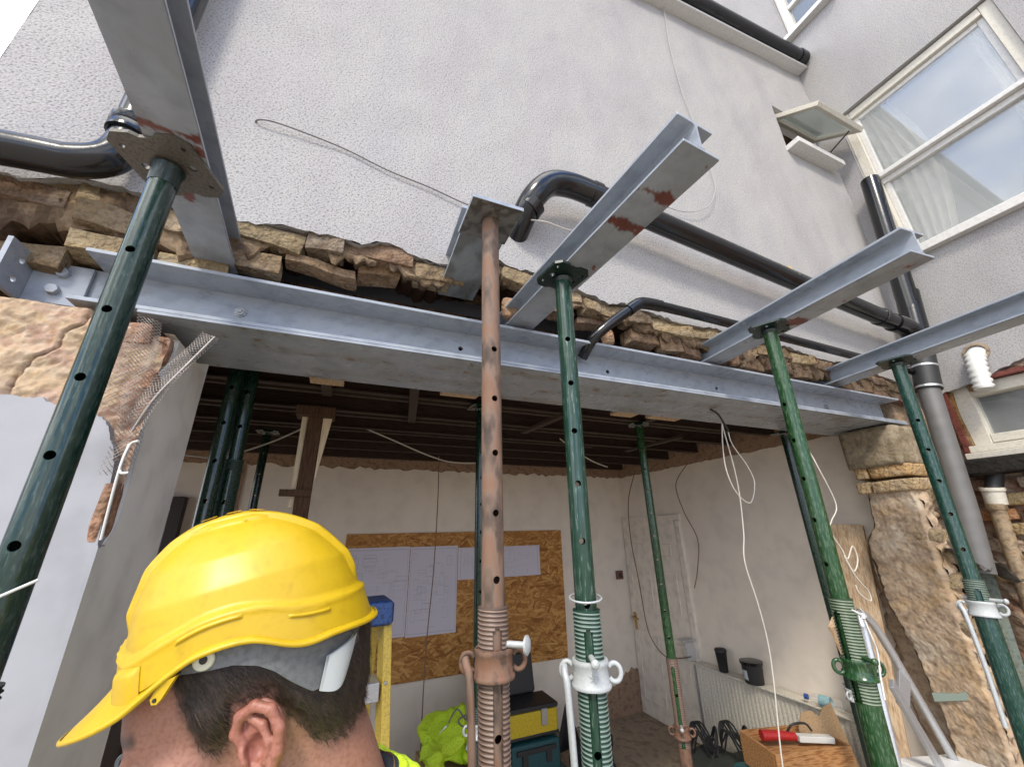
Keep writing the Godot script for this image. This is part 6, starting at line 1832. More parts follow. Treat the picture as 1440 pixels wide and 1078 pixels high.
	mb.bar(Vector3(0.02, 1.12, 0.04), Vector3(0.165, 1.19, 0.0), 0.05, 0.010, Vector3(0, 0.2, 1)) 
	obj("brace", mb, mats.alu, t)
	for r in 3:
		mb = MB.new()
		mb.box(T(Vector3(0.20 + r * 0.10, 0.92 - r * 0.28, 0.06), 0, 0, -8), Vector3(0.34 + r * 0.07, 0.03, 0.20), 0.006)
		obj("step", mb, mats.plastic_white, t)
	mb = MB.new()
	mb.tube(smooth([P(1.40, 1.47, 0.815), P(1.43, 1.455, 0.81), P(1.50, 1.44, 0.84), P(1.62, 1.44, 0.92), P(1.74, 1.41, 1.0), P(1.79, 1.395, 1.02)], 6), 0.0028, 6)
	mb.tube(smooth([P(1.435, 1.455, 0.812), P(1.445, 1.40, 0.81), P(1.46, 1.36, 0.815), P(1.45, 1.30, 0.82), P(1.44, 1.25, 0.82)], 6), 0.0026, 6)
	mb.lathe(T(P(1.432, 1.452, 0.811)), [Vector2(0.0, -0.009), Vector2(0.007, -0.005), Vector2(0.007, 0.005), Vector2(0.0, 0.009)], 8)
	tag(obj("knotted_string", mb, mats.plastic_white), "knotted white string tied from the leaf green prop to the ladder hoop", "string")


# ---------------------------------------------------------------- the worker
# distances for building a body as one skin
static func cap(p: Vector3, a: Vector3, b: Vector3, ra: float, rb: float) -> float:
	var ab := b - a
	var t := clampf((p - a).dot(ab) / ab.length_squared(), 0.0, 1.0)
	return (p - a - ab * t).length() - lerpf(ra, rb, t)

static func ell(p: Vector3, c: Vector3, r: Vector3) -> float:
	var q := p - c
	var k0 := (q / r).length()
	var k1 := (q / (r * r)).length()
	return k0 * (k0 - 1.0) / maxf(k1, 1e-6)

static func smin(a: float, b: float, k: float) -> float:
	var h := maxf(k - absf(a - b), 0.0) / k
	return minf(a, b) - h * h * k * 0.25

# surface nets over the cells near the surface
func skin(mb: MB, f: Callable, lo: Vector3, hi: Vector3, cell: float, xf: Transform3D, fc = null) -> void:
	var B := 4
	var big := cell * B
	var n := Vector3i(((hi - lo) / big).ceil())
	var reach := big * 0.87 * 1.25
	var val := {}
	var blocks := []
	for x in n.x:
		for y in n.y:
			for z in n.z:
				var c := lo + (Vector3(x, y, z) + Vector3.ONE * 0.5) * big
				if absf(f.call(c)) < reach:
					blocks.append(Vector3i(x, y, z) * B)
	var vid := {}
	var pos := []
	var corner := [Vector3i(0, 0, 0), Vector3i(1, 0, 0), Vector3i(0, 1, 0), Vector3i(1, 1, 0), Vector3i(0, 0, 1), Vector3i(1, 0, 1), Vector3i(0, 1, 1), Vector3i(1, 1, 1)]
	var edges := [[0, 1], [2, 3], [4, 5], [6, 7], [0, 2], [1, 3], [4, 6], [5, 7], [0, 4], [1, 5], [2, 6], [3, 7]]
	for b in blocks:
		for i in B:
			for j in B:
				for k in B:
					var c: Vector3i = b + Vector3i(i, j, k)
					var d := []
					var pos_n := 0
					for q in corner:
						var kk: Vector3i = c + q
						if not val.has(kk):
							val[kk] = f.call(lo + Vector3(kk) * cell)
						d.append(val[kk])
						if val[kk] > 0.0: pos_n += 1
					if pos_n == 0 or pos_n == 8: continue
					var s := Vector3.ZERO; var m := 0
					for e in edges:
						if (d[e[0]] > 0.0) != (d[e[1]] > 0.0):
							var t: float = d[e[0]] / (d[e[0]] - d[e[1]])
							s += Vector3(corner[e[0]]).lerp(Vector3(corner[e[1]]), t); m += 1
					vid[c] = pos.size()
					pos.append(lo + (Vector3(c) + s / m) * cell)
	var quads := []
	var ux := [Vector3i(1, 0, 0), Vector3i(0, 1, 0), Vector3i(0, 0, 1)]
	for c in vid:
		for ax in 3:
			var a: float = val[c]; var b2: float = val[c + ux[ax]]
			if (a > 0.0) == (b2 > 0.0): continue
			var p: Vector3i = ux[(ax + 1) % 3]; var q: Vector3i = ux[(ax + 2) % 3]
			if vid.has(c - p) and vid.has(c - q) and vid.has(c - p - q):
				quads.append([vid[c], vid[c - p], vid[c - p - q], vid[c - q], a < b2])
	var nn := []
	nn.resize(pos.size()); nn.fill(Vector3.ZERO)
	for q in quads:
		var g: Vector3 = (pos[q[2]] - pos[q[0]]).cross(pos[q[3]] - pos[q[1]])
		if not q[4]: g = -g
		for k in 4: nn[q[k]] += g
	var first := mb.v.size()
	for i in pos.size():
		if fc != null: mb.col = fc.call(pos[i], nn[i].normalized())
		mb.vert(xf * pos[i], (xf.basis * nn[i]).normalized())
	mb.col = Color(1, 1, 1)
	for q in quads:
		mb.quad_i(first + q[0], first + q[1], first + q[2], first + q[3])

func head_field(p: Vector3) -> float:   # x forward, y up, z to either side; the ear hole is at the origin
	var z := absf(p.z)
	var s := Vector3(p.x, p.y, z)
	var d := ell(p, Vector3(-0.002, 0.060, 0), Vector3(0.108, 0.094, 0.081))
	d = smin(d, ell(p, Vector3(0.052, 0.052, 0), Vector3(0.060, 0.066, 0.064)), 0.02)
	d = smin(d, ell(p, Vector3(0.052, -0.034, 0), Vector3(0.055, 0.076, 0.060)), 0.025)
	d = smin(d, (s - Vector3(0.062, -0.014, 0.046)).length() - 0.024, 0.03)
	d = smin(d, cap(s, Vector3(0.008, -0.055, 0.054), Vector3(0.078, -0.100, 0.018), 0.021, 0.018), 0.03)
	d = smin(d, (s - Vector3(0.092, -0.104, 0.0)).length() - 0.020, 0.02)
	d = smin(d, cap(s, Vector3(0.102, 0.030, 0.004), Vector3(0.088, 0.031, 0.042), 0.013, 0.010), 0.016)
	d = -smin(-d, (s - Vector3(0.112, 0.008, 0.033)).length() - 0.017, 0.014)
	d = smin(d, (s - Vector3(0.088, 0.007, 0.033)).length() - 0.0145, 0.003)
	d = smin(d, cap(s, Vector3(0.108, 0.012, 0), Vector3(0.134, -0.034, 0), 0.009, 0.0125), 0.012)
	d = smin(d, (s - Vector3(0.120, -0.040, 0.013)).length() - 0.0095, 0.008)
	d = smin(d, cap(s, Vector3(0.110, -0.066, 0.0), Vector3(0.101, -0.068, 0.022), 0.008, 0.004), 0.008)
	d = smin(d, cap(s, Vector3(0.108, -0.078, 0.0), Vector3(0.100, -0.076, 0.020), 0.008, 0.004), 0.006)
	# neck, running down and back
	d = smin(d, cap(p, Vector3(-0.035, -0.01, 0), Vector3(-0.055, -0.135, 0), 0.060, 0.060), 0.035)
	return d

func ear_field(p: Vector3) -> float:   # on one side, z outward
	var q := p - Vector3(-0.004, 0.0, 0.080)
	q = Basis(Vector3(0, 1, 0), -0.30) * q
	var d := ell(q, Vector3(-0.004, 0.004, -0.004), Vector3(0.021, 0.032, 0.0055))
	d = smin(d, ell(q, Vector3(-0.002, -0.021, -0.001), Vector3(0.010, 0.012, 0.006)), 0.008)
	var hx := [Vector3(0.010, 0.004, 0.001), Vector3(0.016, 0.016, 0.003), Vector3(0.010, 0.029, 0.005), Vector3(-0.004, 0.034, 0.006), Vector3(-0.018, 0.027, 0.007), Vector3(-0.024, 0.010, 0.007), Vector3(-0.020, -0.008, 0.006), Vector3(-0.011, -0.022, 0.004)]
	for i in hx.size() - 1:
		d = smin(d, cap(q, hx[i], hx[i + 1], 0.0046, 0.0046), 0.003)
	var ax := [Vector3(0.002, 0.024, 0.002), Vector3(-0.009, 0.016, 0.005), Vector3(-0.013, 0.002, 0.006), Vector3(-0.008, -0.012, 0.005)]
	for i in ax.size() - 1:
		d = smin(d, cap(q, ax[i], ax[i + 1], 0.0038, 0.0036), 0.003)
	d = smin(d, cap(q, Vector3(0.010, 0.000, 0.004), Vector3(0.008, -0.008, 0.005), 0.0045, 0.004), 0.003)
	d = -smin(-d, ell(q, Vector3(-0.001, -0.001, 0.004), Vector3(0.0088, 0.0115, 0.010)), 0.003)
	return d

func hairline(u: float) -> float:
	return curve_s(u, [[-0.12, -0.026], [-0.10, -0.030], [-0.085, -0.034], [-0.068, -0.036], [-0.051, -0.026], [-0.036, 0.001], [-0.026, 0.014], [-0.018, 0.034], [0.016, 0.036], [0.020, 0.010], [0.030, 0.002], [0.042, 0.012], [0.050, 0.040], [0.058, 0.066], [0.070, 0.16]])

func hair_cover(p: Vector3) -> float:
	var w := hairline(p.x) + nz.get_noise_3dv(p * 900.0) * 0.010
	return ss(-0.006, 0.034, p.y - w) * (1.0 - ss(0.046, 0.064, p.x + nz.get_noise_3dv(p * 700.0) * 0.010))

func make_worker() -> void:
	var base := P(0.06, 0.0, 0.60)
	var t := thing("person", "person in a yellow safety helmet looking down, seen from the side, in a fluorescent vest", "person", base)
	var c15 := cos(deg_to_rad(15.0)); var s15 := sin(deg_to_rad(15.0))
	var hb := Basis(Vector3(-c15, -s15, 0), Vector3(-s15, c15, 0), Vector3(0, 0, -1))
	var H := Transform3D(hb, Vector3(-0.108, 1.517, 0.0))
	var Hi := H.affine_inverse()
	var skin_m := mat("skin", lin(1, 1, 1), 0.5, 0, {"tex": noise_tex(0.05, [[0.0, Color(0.80, 0.72, 0.69)], [0.5, Color(0.96, 0.94, 0.93)], [1.0, Color(1, 1, 1)]], 256, 4), "bump": tex.fleck, "bumpcm": 0.02, "scale": Vector3(14, 14, 14), "sss": 0.12})
	var sk := lin(0.33, 0.165, 0.115)
	var skin_c := func(p: Vector3, _n):
		var c := sk
		c = c.lerp(lin(0.29, 0.11, 0.08), ss(0.03, 0.0, (Vector3(p.x, p.y, absf(p.z)) - Vector3(0.075, -0.02, 0.05)).length()) * 0.5)
		var beard: float = ss(0.06, -0.02, p.y + 0.03) * ss(-0.02, 0.03, p.x) * ss(0.10, 0.04, p.y + 0.06)
		c = c.lerp(lin(0.19, 0.12, 0.10), beard * (0.35 + 0.35 * nz.get_noise_3dv(p * 1500.0)) * ss(0.02, -0.03, p.y))
		var hl: float = ss(-0.022, 0.020, p.y - hairline(p.x) + nz.get_noise_3dv(p * 500.0) * 0.006) * (1.0 - ss(0.040, 0.075, p.x))
		c = c.lerp(lin(0.045, 0.027, 0.020), hl * 0.85)
		# brows and lids
		var q := Vector3(p.x, p.y, absf(p.z))
		c = c.lerp(lin(0.06, 0.035, 0.022), ss(0.010, 0.005, cap(q, Vector3(0.115, 0.031, 0.010), Vector3(0.092, 0.036, 0.048), 0.0, 0.0)) * 0.9)
		c = c.lerp(lin(0.05, 0.03, 0.025), ss(0.0045, 0.002, cap(q, Vector3(0.103, 0.006, 0.024), Vector3(0.094, 0.005, 0.046), 0.0, 0.0)) * 0.9)
		c = c.lerp(lin(0.36, 0.12, 0.10), ss(0.012, 0.006, cap(q, Vector3(0.114, -0.070, 0.0), Vector3(0.104, -0.071, 0.018), 0.0, 0.0)) * 0.8)
		return c
	# one continuous body: head and neck fine, the rest coarser, hands fine
	var mb := MB.new()
	skin(mb, func(p): return head_field(p), Vector3(-0.13, -0.15, -0.10), Vector3(0.16, 0.17, 0.10), 0.0034, H, skin_c)
	for s in [-1.0, 1.0]:
		skin(mb, func(p): return ear_field(Vector3(p.x, p.y, p.z * s)), Vector3(-0.045, -0.045, minf(s * 0.065, s * 0.11)), Vector3(0.035, 0.05, maxf(s * 0.065, s * 0.11)), 0.0017, H, func(p, _n): return sk.lerp(lin(0.33, 0.115, 0.085), 0.45 + 0.3 * ss(0.006, 0.0, absf(p.z) - 0.078)))
	var J := {}
	for s in [-1, 1]:
		J[s] = {"sh": Vector3(0.0, 1.33, 0.185 * s), "el": Vector3(0.045, 1.09, 0.235 * s), "wr": Vector3(-0.115, 0.905, 0.20 * s), "hip": Vector3(0.02, 0.92, 0.09 * s), "kn": Vector3(-0.015, 0.50, 0.105 * s), "an": Vector3(0.03, 0.085, 0.11 * s)}
	var torso := func(p: Vector3) -> float:
		var d := ell(p, Vector3(0.005, 1.20, 0), Vector3(0.105, 0.19, 0.160))
		d = smin(d, ell(p, Vector3(0.02, 1.02, 0), Vector3(0.10, 0.16, 0.145)), 0.06)
		d = smin(d, ell(p, Vector3(0.025, 0.92, 0), Vector3(0.105, 0.11, 0.155)), 0.05)
		d = smin(d, cap(p, Vector3(0.005, 1.34, -0.15), Vector3(0.005, 1.34, 0.15), 0.052, 0.052), 0.06)
		return smin(d, cap(p, Vector3(-0.03, 1.46, 0), Vector3(-0.005, 1.36, 0), 0.058, 0.075), 0.04)
	var arms := func(p: Vector3) -> float:
		var j: Dictionary = J[1 if p.z > 0 else -1]
		var d := cap(p, j.sh, j.el, 0.054, 0.040)
		return smin(d, cap(p, j.el, j.wr, 0.040, 0.027), 0.02)
	var legs := func(p: Vector3) -> float:
		var j: Dictionary = J[1 if p.z > 0 else -1]
		var d := cap(p, j.hip, j.kn, 0.082, 0.055)
		d = smin(d, cap(p, j.kn, j.an, 0.055, 0.038), 0.03)
		return smin(d, cap(p, j.an + Vector3(0.02, -0.045, 0), j.an + Vector3(-0.16, -0.055, 0.01), 0.038, 0.028), 0.03)
	skin(mb, func(p): return smin(smin(torso.call(p), arms.call(p), 0.04), legs.call(p), 0.04), Vector3(-0.2, 0.0, -0.32), Vector3(0.18, 1.445, 0.32), 0.013, Transform3D(), func(_p, _n): return sk)
	for s in [-1, 1]:
		var w: Vector3 = J[s].wr
		var dirv: Vector3 = (w - J[s].el).normalized()
		var zo := Vector3(0, 0, s)
		var fx := dirv; var fz := (zo - fx * zo.dot(fx)).normalized(); var fy := fz.cross(fx)
		var F := Transform3D(Basis(fx, fy, fz), w)   # x along the hand, y across the knuckles, z out of the back of the hand
		var hand := func(p: Vector3) -> float:
			var d := cap(p, Vector3(-0.03, 0, 0), Vector3(0.02, 0, 0), 0.025, 0.026)
			for k in 4:
				var yk := -0.030 + k * 0.020
				d = smin(d, cap(p, Vector3(0.005, yk * 0.5, 0), Vector3(0.078 - absf(k - 1.3) * 0.004, yk, 0.0), 0.015, 0.0115), 0.014)
			return smin(d, cap(p, Vector3(0.01, 0.02 * -s, -0.006), Vector3(0.045, 0.042 * -s, -0.016), 0.015, 0.011), 0.012)
		var fingers := []
		for k in 4:
			var yk := -0.030 + k * 0.020
			var ln: float = [0.8, 0.95, 1.0, 0.88][k if s > 0 else 3 - k]
			var a := Vector3(0.078 - absf(k - 1.3) * 0.004, yk, 0)
			var b := a + Vector3(0.040, 0.0, -0.014) * ln
			var d2 := b + Vector3(0.020, 0, -0.020) * ln
			var e := d2 + Vector3(0.008, 0, -0.019) * ln
			fingers.append([a, b, d2, e])
		var th := [Vector3(0.045, 0.042 * -s, -0.016), Vector3(0.075, 0.052 * -s, -0.028), Vector3(0.098, 0.050 * -s, -0.036)]
		skin(mb, func(p):
			var d: float = hand.call(p)
			for fg in fingers:
				var e := minf(minf(cap(p, fg[0], fg[1], 0.0098, 0.0088), cap(p, fg[1], fg[2], 0.0088, 0.0082)), cap(p, fg[2], fg[3], 0.0082, 0.0072))
				d = smin(d, e, 0.004)
			return smin(d, minf(cap(p, th[0], th[1], 0.0108, 0.0095), cap(p, th[1], th[2], 0.0095, 0.008)), 0.005), Vector3(-0.045, -0.075, -0.08), Vector3(0.17, 0.075, 0.04), 0.0036, F, func(_p, _n): return sk)
	obj("body", mb, skin_m, t)
	# clothes, each a shell over the body
	var navy := mat("navy_cloth", lin(0.018, 0.022, 0.034), 0.9, 0, {"tex": tex.fleck, "scale": Vector3(8, 8, 8), "bump": tex.fleck, "bumpcm": 0.1})
	var hv: Material = mats.hi_vis
	var wrinkle := func(p: Vector3) -> float: return nz.get_noise_3dv(p * 55.0) * 0.006
	mb = MB.new()
	skin(mb, func(p): return maxf(maxf(smin(torso.call(p), arms.call(p), 0.05) - 0.012 - wrinkle.call(p), 0.88 - p.y), maxf(p.y - 1.425, -(cap(p, Vector3(-0.105, 1.53, 0), Vector3(-0.025, 1.40, 0), 0.066, 0.066)))), Vector3(-0.22, 0.84, -0.34), Vector3(0.20, 1.50, 0.34), 0.013, Transform3D())
	obj("dark_sweatshirt", mb, navy, t)
	mb = MB.new()
	skin(mb, func(p):
		var d: float = torso.call(p) - 0.024 - wrinkle.call(p)
		d = maxf(d, 0.80 - p.y)
		d = maxf(d, absf(p.z) - 0.185)
		return maxf(maxf(d, p.y - 1.435), -cap(p, Vector3(-0.15, 1.50, 0), Vector3(-0.025, 1.42, 0), 0.085, 0.074)), Vector3(-0.22, 0.76, -0.30), Vector3(0.20, 1.50, 0.30), 0.012, Transform3D())
	obj("vest", mb, hv, t)
	mb = MB.new()
	var ring := []
	var ring2 := []
	for i in 41:
		var a := TAU * i / 40
		ring.append(Vector3(-0.032 + cos(a) * 0.078, 1.418 + cos(a) * 0.026 + 0.004 * sin(a * 3.0), sin(a) * 0.083))
		ring2.append(Vector3(-0.034 + cos(a) * 0.070, 1.416 + cos(a) * 0.024, sin(a) * 0.073))
	mb.tube(ring, 0.0065, 8, false)
	obj("vest_edge", mb, hv, t)
	mb = MB.new()
	mb.tube(ring2, 0.010, 8, false)
	obj("collar", mb, navy, t)
	mb = MB.new()
	skin(mb, func(p): return maxf(maxf(smin(torso.call(p) - 0.0, legs.call(p), 0.05) - 0.014 - wrinkle.call(p), p.y - 0.99), 0.06 - p.y), Vector3(-0.2, 0.02, -0.25), Vector3(0.2, 1.02, 0.25), 0.014, Transform3D())
	obj("trousers", mb, mat("work_trousers", lin(0.045, 0.047, 0.052), 0.9, 0, {"tex": tex.fleck, "scale": Vector3(8, 8, 8), "bump": tex.fleck, "bumpcm": 0.1}), t)
	for s in [-1, 1]:
		mb = MB.new()
		var an: Vector3 = J[s].an
		skin(mb, func(p): return maxf(smin(cap(p, an, an + Vector3(0, 0.09, 0), 0.052, 0.055), cap(p, an + Vector3(0.02, -0.035, 0), an + Vector3(-0.17, -0.045, 0.01 * s), 0.048, 0.040), 0.03), 0.002 - p.y), an + Vector3(-0.25, -0.1, -0.08), an + Vector3(0.1, 0.16, 0.08), 0.010, Transform3D())
		obj("boot", mb, mat("boot_leather", lin(0.06, 0.035, 0.02), 0.6, 0, {"tex": tex.stone_c, "scale": Vector3(5, 5, 5)}), t)
	# short dark hair: a shell that thins towards the hairline, with loose strands
	mb = MB.new()
	var hfield := func(p: Vector3) -> float:
		var h := hair_cover(p)
		return maxf(head_field(p) + 0.0012 - h * (0.0095 + nz.get_noise_3dv(p * Vector3(400, 260, 400)) * 0.003), -0.065 - p.y)
	skin(mb, hfield, Vector3(-0.13, -0.07, -0.10), Vector3(0.075, 0.17, 0.10), 0.0032, H, func(p, _n):
		var k := nz.get_noise_3dv(p * Vector3(800, 300, 800))
		var c := lin(0.020, 0.012, 0.009).lerp(lin(0.05, 0.032, 0.023), ss(-0.1, 0.4, k))
		return c.lerp(lin(0.15, 0.08, 0.058), 0.7 * (1.0 - ss(0.1, 0.9, hair_cover(p)))))
	var hm := mat("hair", lin(1, 1, 1), 0.6, 0, {"tex": tex.fleck, "scale": Vector3(30, 12, 30), "bump": tex.fleck, "bumpcm": 0.08})
	var shell_n := mb.v.size()
	rng.seed = 99
	for i in range(0, shell_n):
		var p := Hi * mb.v[i]
		var h := hair_cover(p)
		if h < 0.06 or p.y > 0.10: continue
		for rep in 3:
			if rng.randf() > 0.7: continue
			var nrm := mb.n[i]
			var down := (hb * Vector3(-0.55 + rng.randf_range(-0.35, 0.35), -0.8, 0)).normalized()
			down = (down - nrm * down.dot(nrm)).normalized()
			var rt := mb.v[i] + down * rng.randf_range(-0.004, 0.004) + nrm.cross(down) * rng.randf_range(-0.002, 0.002) - nrm * 0.001
			var ln := rng.randf_range(0.008, 0.020) * (0.45 + 0.55 * h)
			var tip := rt + down * ln + nrm * rng.randf_range(0.0012, 0.0042)
			var wd := nrm.cross(down) * 0.00035
			mb.col = lin(0.018, 0.011, 0.008).lerp(lin(0.075, 0.048, 0.032), pow(rng.randf(), 2.0))
			var a := mb.vert(rt - wd, nrm); mb.vert(rt + wd, nrm); mb.vert(tip, nrm)
			mb.tri(a, a + 1, a + 2)
	obj("hair", mb, hm, t)
	make_helmet(t, H * Transform3D(Basis(), Vector3(0, 0.086, 0)))

# the helmet's own frame: x forward, y up from its rim, z to the wearer's right
const FRONT := [[-0.05, 0.106], [0.0, 0.1045], [0.03, 0.1015], [0.057, 0.0970], [0.096, 0.0825], [0.117, 0.063], [0.1295, 0.041], [0.1345, 0.0]]
const BACK := [[-0.05, 0.134], [-0.016, 0.131], [0.02, 0.126], [0.0555, 0.116], [0.096, 0.087], [0.117, 0.057], [0.129, 0.029], [0.1345, 0.0]]
const SIDE := [[-0.05, 0.111], [0.0, 0.108], [0.03, 0.105], [0.06, 0.098], [0.09, 0.081], [0.112, 0.057], [0.128, 0.030], [0.1345, 0.0]]

func table2(w: float, t: Array) -> float:   # squares are interpolated, so the crown closes round
	if w <= t[0][0]: return t[0][1]
	for i in t.size() - 1:
		if w <= t[i + 1][0]:
			var f: float = (w - t[i][0]) / (t[i + 1][0] - t[i][0])
			return sqrt(maxf(0.0, lerpf(t[i][1] * t[i][1], t[i + 1][1] * t[i + 1][1], f)))
	return 0.0

func helmet_rim(a: float) -> float:   # a = 0 in front, PI behind
	return curve_s(absf(a), [[0.0, 0.006], [0.45, 0.002], [0.9, -0.006], [1.15, 0.002], [1.4, 0.012], [1.75, 0.010], [2.1, -0.010], [2.4, -0.014], [2.8, -0.021], [3.2, -0.023]])

func helmet_band(a: float) -> float:
	return curve_s(absf(a), [[0.0, 0.036], [0.35, 0.026], [0.75, 0.018], [1.1, 0.027], [1.45, 0.036], [1.8, 0.034], [2.2, 0.020], [2.6, 0.014], [3.2, 0.012]])

func shell_point(a: float, w: float, out := 0.0) -> Vector3:
	var ax := table2(w, FRONT) if cos(a) > 0.0 else table2(w, BACK)
	var b := table2(w, SIDE)
	# blend of front and back radii with the side radius
	var r := 0.0
	if ax > 1e-5 and b > 1e-5:
		r = pow(pow(absf(cos(a)) / ax, 2.2) + pow(absf(sin(a)) / b, 2.2), -1.0 / 2.2)
	r += out
	return Vector3(0.010 + r * cos(a), w, -r * sin(a))

func helmet_surface(a: float, w: float) -> Vector3:
	var band := helmet_band(a)
	# above the band line the dome sits in a little; the line itself is a soft raised lip
	var o := -0.0045 * ss(band - 0.0015, band + 0.0045, w) + 0.0018 * exp(-pow((w - band + 0.001) / 0.0028, 2.0))
	var p := shell_point(a, w, 0.0)
	# crest: a raised strip over the crown with a groove at each side
	var z := absf(p.z)
	var hi := ss(band + 0.004, band + 0.03, w)
	var width := 0.030 - 0.010 * ss(0.06, -0.13, p.x)
	o += hi * (0.0052 * ss(width, width - 0.005, z) - 0.0016 * exp(-pow((z - width - 0.003) / 0.004, 2.0)))
	var n := Vector3(cos(a), 0.0, -sin(a))
	var up := clampf((w - 0.03) / 0.10, 0.0, 1.0)
	var dirn := (n * (1.0 - up * up) + Vector3.UP * up).normalized()
	return p + dirn * o

func make_helmet(parent: Node3D, H: Transform3D) -> void:
	var yel := mat("helmet_yellow", lin(0.50, 0.325, 0.0025), 0.45, 0, {"tex": noise_tex(0.018, [[0.0, gr(0.86)], [0.3, gr(0.97)], [0.5, gr(1.0)], [0.74, gr(0.98)], [0.79, Color(0.99, 1.0, 4.0)], [0.84, gr(0.97)], [1.0, gr(0.9)]], 512, 6), "scale": Vector3(5, 5, 5), "bump": tex.fleck, "bumpcm": 0.012, "rtex": noise_tex(0.02, [[0.0, gr(0.75)], [1.0, gr(1.0)]], 256, 5), "sss": 0.05})
	var hel := MB.new()
	var na := 193; var nw := 84
	hel.grid(na, nw, func(i, j):
		var a = TAU * i / (na - 1.0)
		if a > PI: a -= TAU
		var rim := helmet_rim(a)
		var f: float = j / (nw - 1.0)
		var w := rim + (0.1345 - rim) * sin(pow(f, 0.85) * PI * 0.5)
		if j == nw - 1: w = 0.1345
		return H * helmet_surface(a, w), null, true)
	# inside
	hel.grid(97, 24, func(i, j):
		var a = TAU * i / 96.0
		if a > PI: a -= TAU
		var rim := helmet_rim(a)
		var w: float = rim + (0.1275 - rim) * sin(j / 23.0 * PI * 0.5)
		return H * shell_point(a, w, -0.010 if w < 0.12 else -0.010 * ss(0.1345, 0.11, w)), null, true, -1.0)
	var brim := func(a: float) -> float:
		return 0.0055 + 0.0325 * pow(ss(1.25, 0.10, absf(a)), 0.8)
	# brim and peak: top face, edge, under face
	for side in 3:
		hel.grid(193, 12 if side != 1 else 5, func(i, j):
			var a = TAU * i / 192.0
			if a > PI: a -= TAU
			var rim := helmet_rim(a)
			var L: float = brim.call(a)
			var drop := 0.037 * pow(L / 0.038, 1.4)
			var e: float = (j / 11.0) if side != 1 else 1.0
			var s := e * L
			var y := rim - drop * pow(e, 1.25)
			var th := 0.0045
			if side == 0: y += th * 0.5 * sqrt(maxf(0.0, 1.0 - pow(e, 8.0))) + 0.0005
			elif side == 2: y -= th * 0.5 * sqrt(maxf(0.0, 1.0 - pow(e, 8.0))) + 0.0005
			else:
				var g: float = -PI * 0.5 + PI * j / 4.0
				s = L + cos(g) * 0.0022; y += sin(g) * (th * 0.5)
			# the peak bows down towards its sides
			y -= 0.010 * ss(0.2, 1.0, absf(a)) * (L / 0.038) * 0.5
			var inset := -0.003 if side != 2 else -0.010
			return H * (shell_point(a, rim, lerpf(inset, s, 1.0 if side == 1 else e) if side != 1 else s) * Vector3(1, 0, 1) + Vector3(0, y, 0)), null, true, 1.0 if side != 2 else -1.0)
	# accessory boxes low on each side, front pair, and chin strap lugs
	for s in [-1.0, 1.0]:
		hel.grid(14, 10, func(i, j):
			var a = s * lerpf(0.60, 0.93, i / 13.0)
			var w := lerpf(-0.014, 0.014, j / 9.0)
			var edge := minf(ss(0.0, 0.12, i / 13.0), ss(1.0, 0.88, i / 13.0)) * ss(1.0, 0.85, j / 9.0)
			return H * shell_point(a, w, 0.0005 + 0.0048 * edge))
		hel.grid(20, 5, func(i, j):
			var a = s * lerpf(1.22, 1.72, i / 19.0)
			var w := helmet_band(a) + lerpf(-0.0085, -0.0035, j / 4.0)
			var edge := minf(ss(0.0, 0.06, i / 19.0), ss(1.0, 0.94, i / 19.0)) * minf(ss(0.0, 0.3, j / 4.0), ss(1.0, 0.7, j / 4.0))
			return H * shell_point(a, w, 0.0003 + 0.002 * edge))
		hel.grid(16, 5, func(i, j):
			var a = s * lerpf(2.05, 2.40, i / 15.0)
			var w := helmet_band(a) + lerpf(-0.012, -0.008, j / 4.0)
			var edge := minf(ss(0.0, 0.06, i / 15.0), ss(1.0, 0.94, i / 15.0)) * minf(ss(0.0, 0.3, j / 4.0), ss(1.0, 0.7, j / 4.0))
			return H * shell_point(a, w, 0.0003 + 0.002 * edge))
	var node := obj("helmet", hel, yel, parent)
	# vent slots on the crest, drawn as patches painted orange like light through plastic
	var slots := mat("helmet_slot", lin(0.60, 0.30, 0.0), 0.6)
	for q in [0.034, 0.010, -0.013]:
		for s in [-1.0, 1.0]:
			var mb := MB.new()
			mb.grid(8, 5, func(i, j):
				var x: float = q + lerpf(-0.0075, 0.0075, i / 7.0)
				var z: float = s * lerpf(0.014, 0.019, j / 4.0)
				# drop onto the crest
				var a := atan2(-z, x - 0.010)
				var lo := 0.10; var hi := 0.1344
				for k in 18:
					var m := (lo + hi) * 0.5
					var r := Vector2(shell_point(a, m).x - 0.010, shell_point(a, m).z).length()
					if r > Vector2(x - 0.010, z).length(): lo = m
					else: hi = m
				return H * Vector3(x, lo + 0.0028, z))
			obj("vent_slot", mb, slots, node)
	for s in [-1.0, 1.0]:
		var mb := MB.new()
		var a0: float = s * 1.22
		var lug := func(u: float, v: float, o: float): return H * shell_point(a0 + s * u, v - 0.004, o + 0.004)
		var pts := []
		for q in [[0.10, 0.006], [0.02, -0.004], [-0.07, -0.016], [-0.13, -0.021], [-0.19, -0.020], [-0.21, -0.013], [-0.16, -0.006], [-0.05, 0.004]]:
			pts.append([q[0] * 0.6 - 0.01, q[1] * 0.62])
		for o in [0.002, -0.002]:
			for k in pts.size() - 2:
				mb.tri_flat(lug.call(pts[0][0], pts[0][1], o), lug.call(pts[k + 1][0], pts[k + 1][1], o), lug.call(pts[k + 2][0], pts[k + 2][1], o))
		for k in pts.size():
			var m: int = (k + 1) % pts.size()
			mb.quad(lug.call(pts[k][0], pts[k][1], 0.002), lug.call(pts[m][0], pts[m][1], 0.002), lug.call(pts[m][0], pts[m][1], -0.002), lug.call(pts[k][0], pts[k][1], -0.002))
		obj("strap_lug", mb, yel, node)
		mb = MB.new()
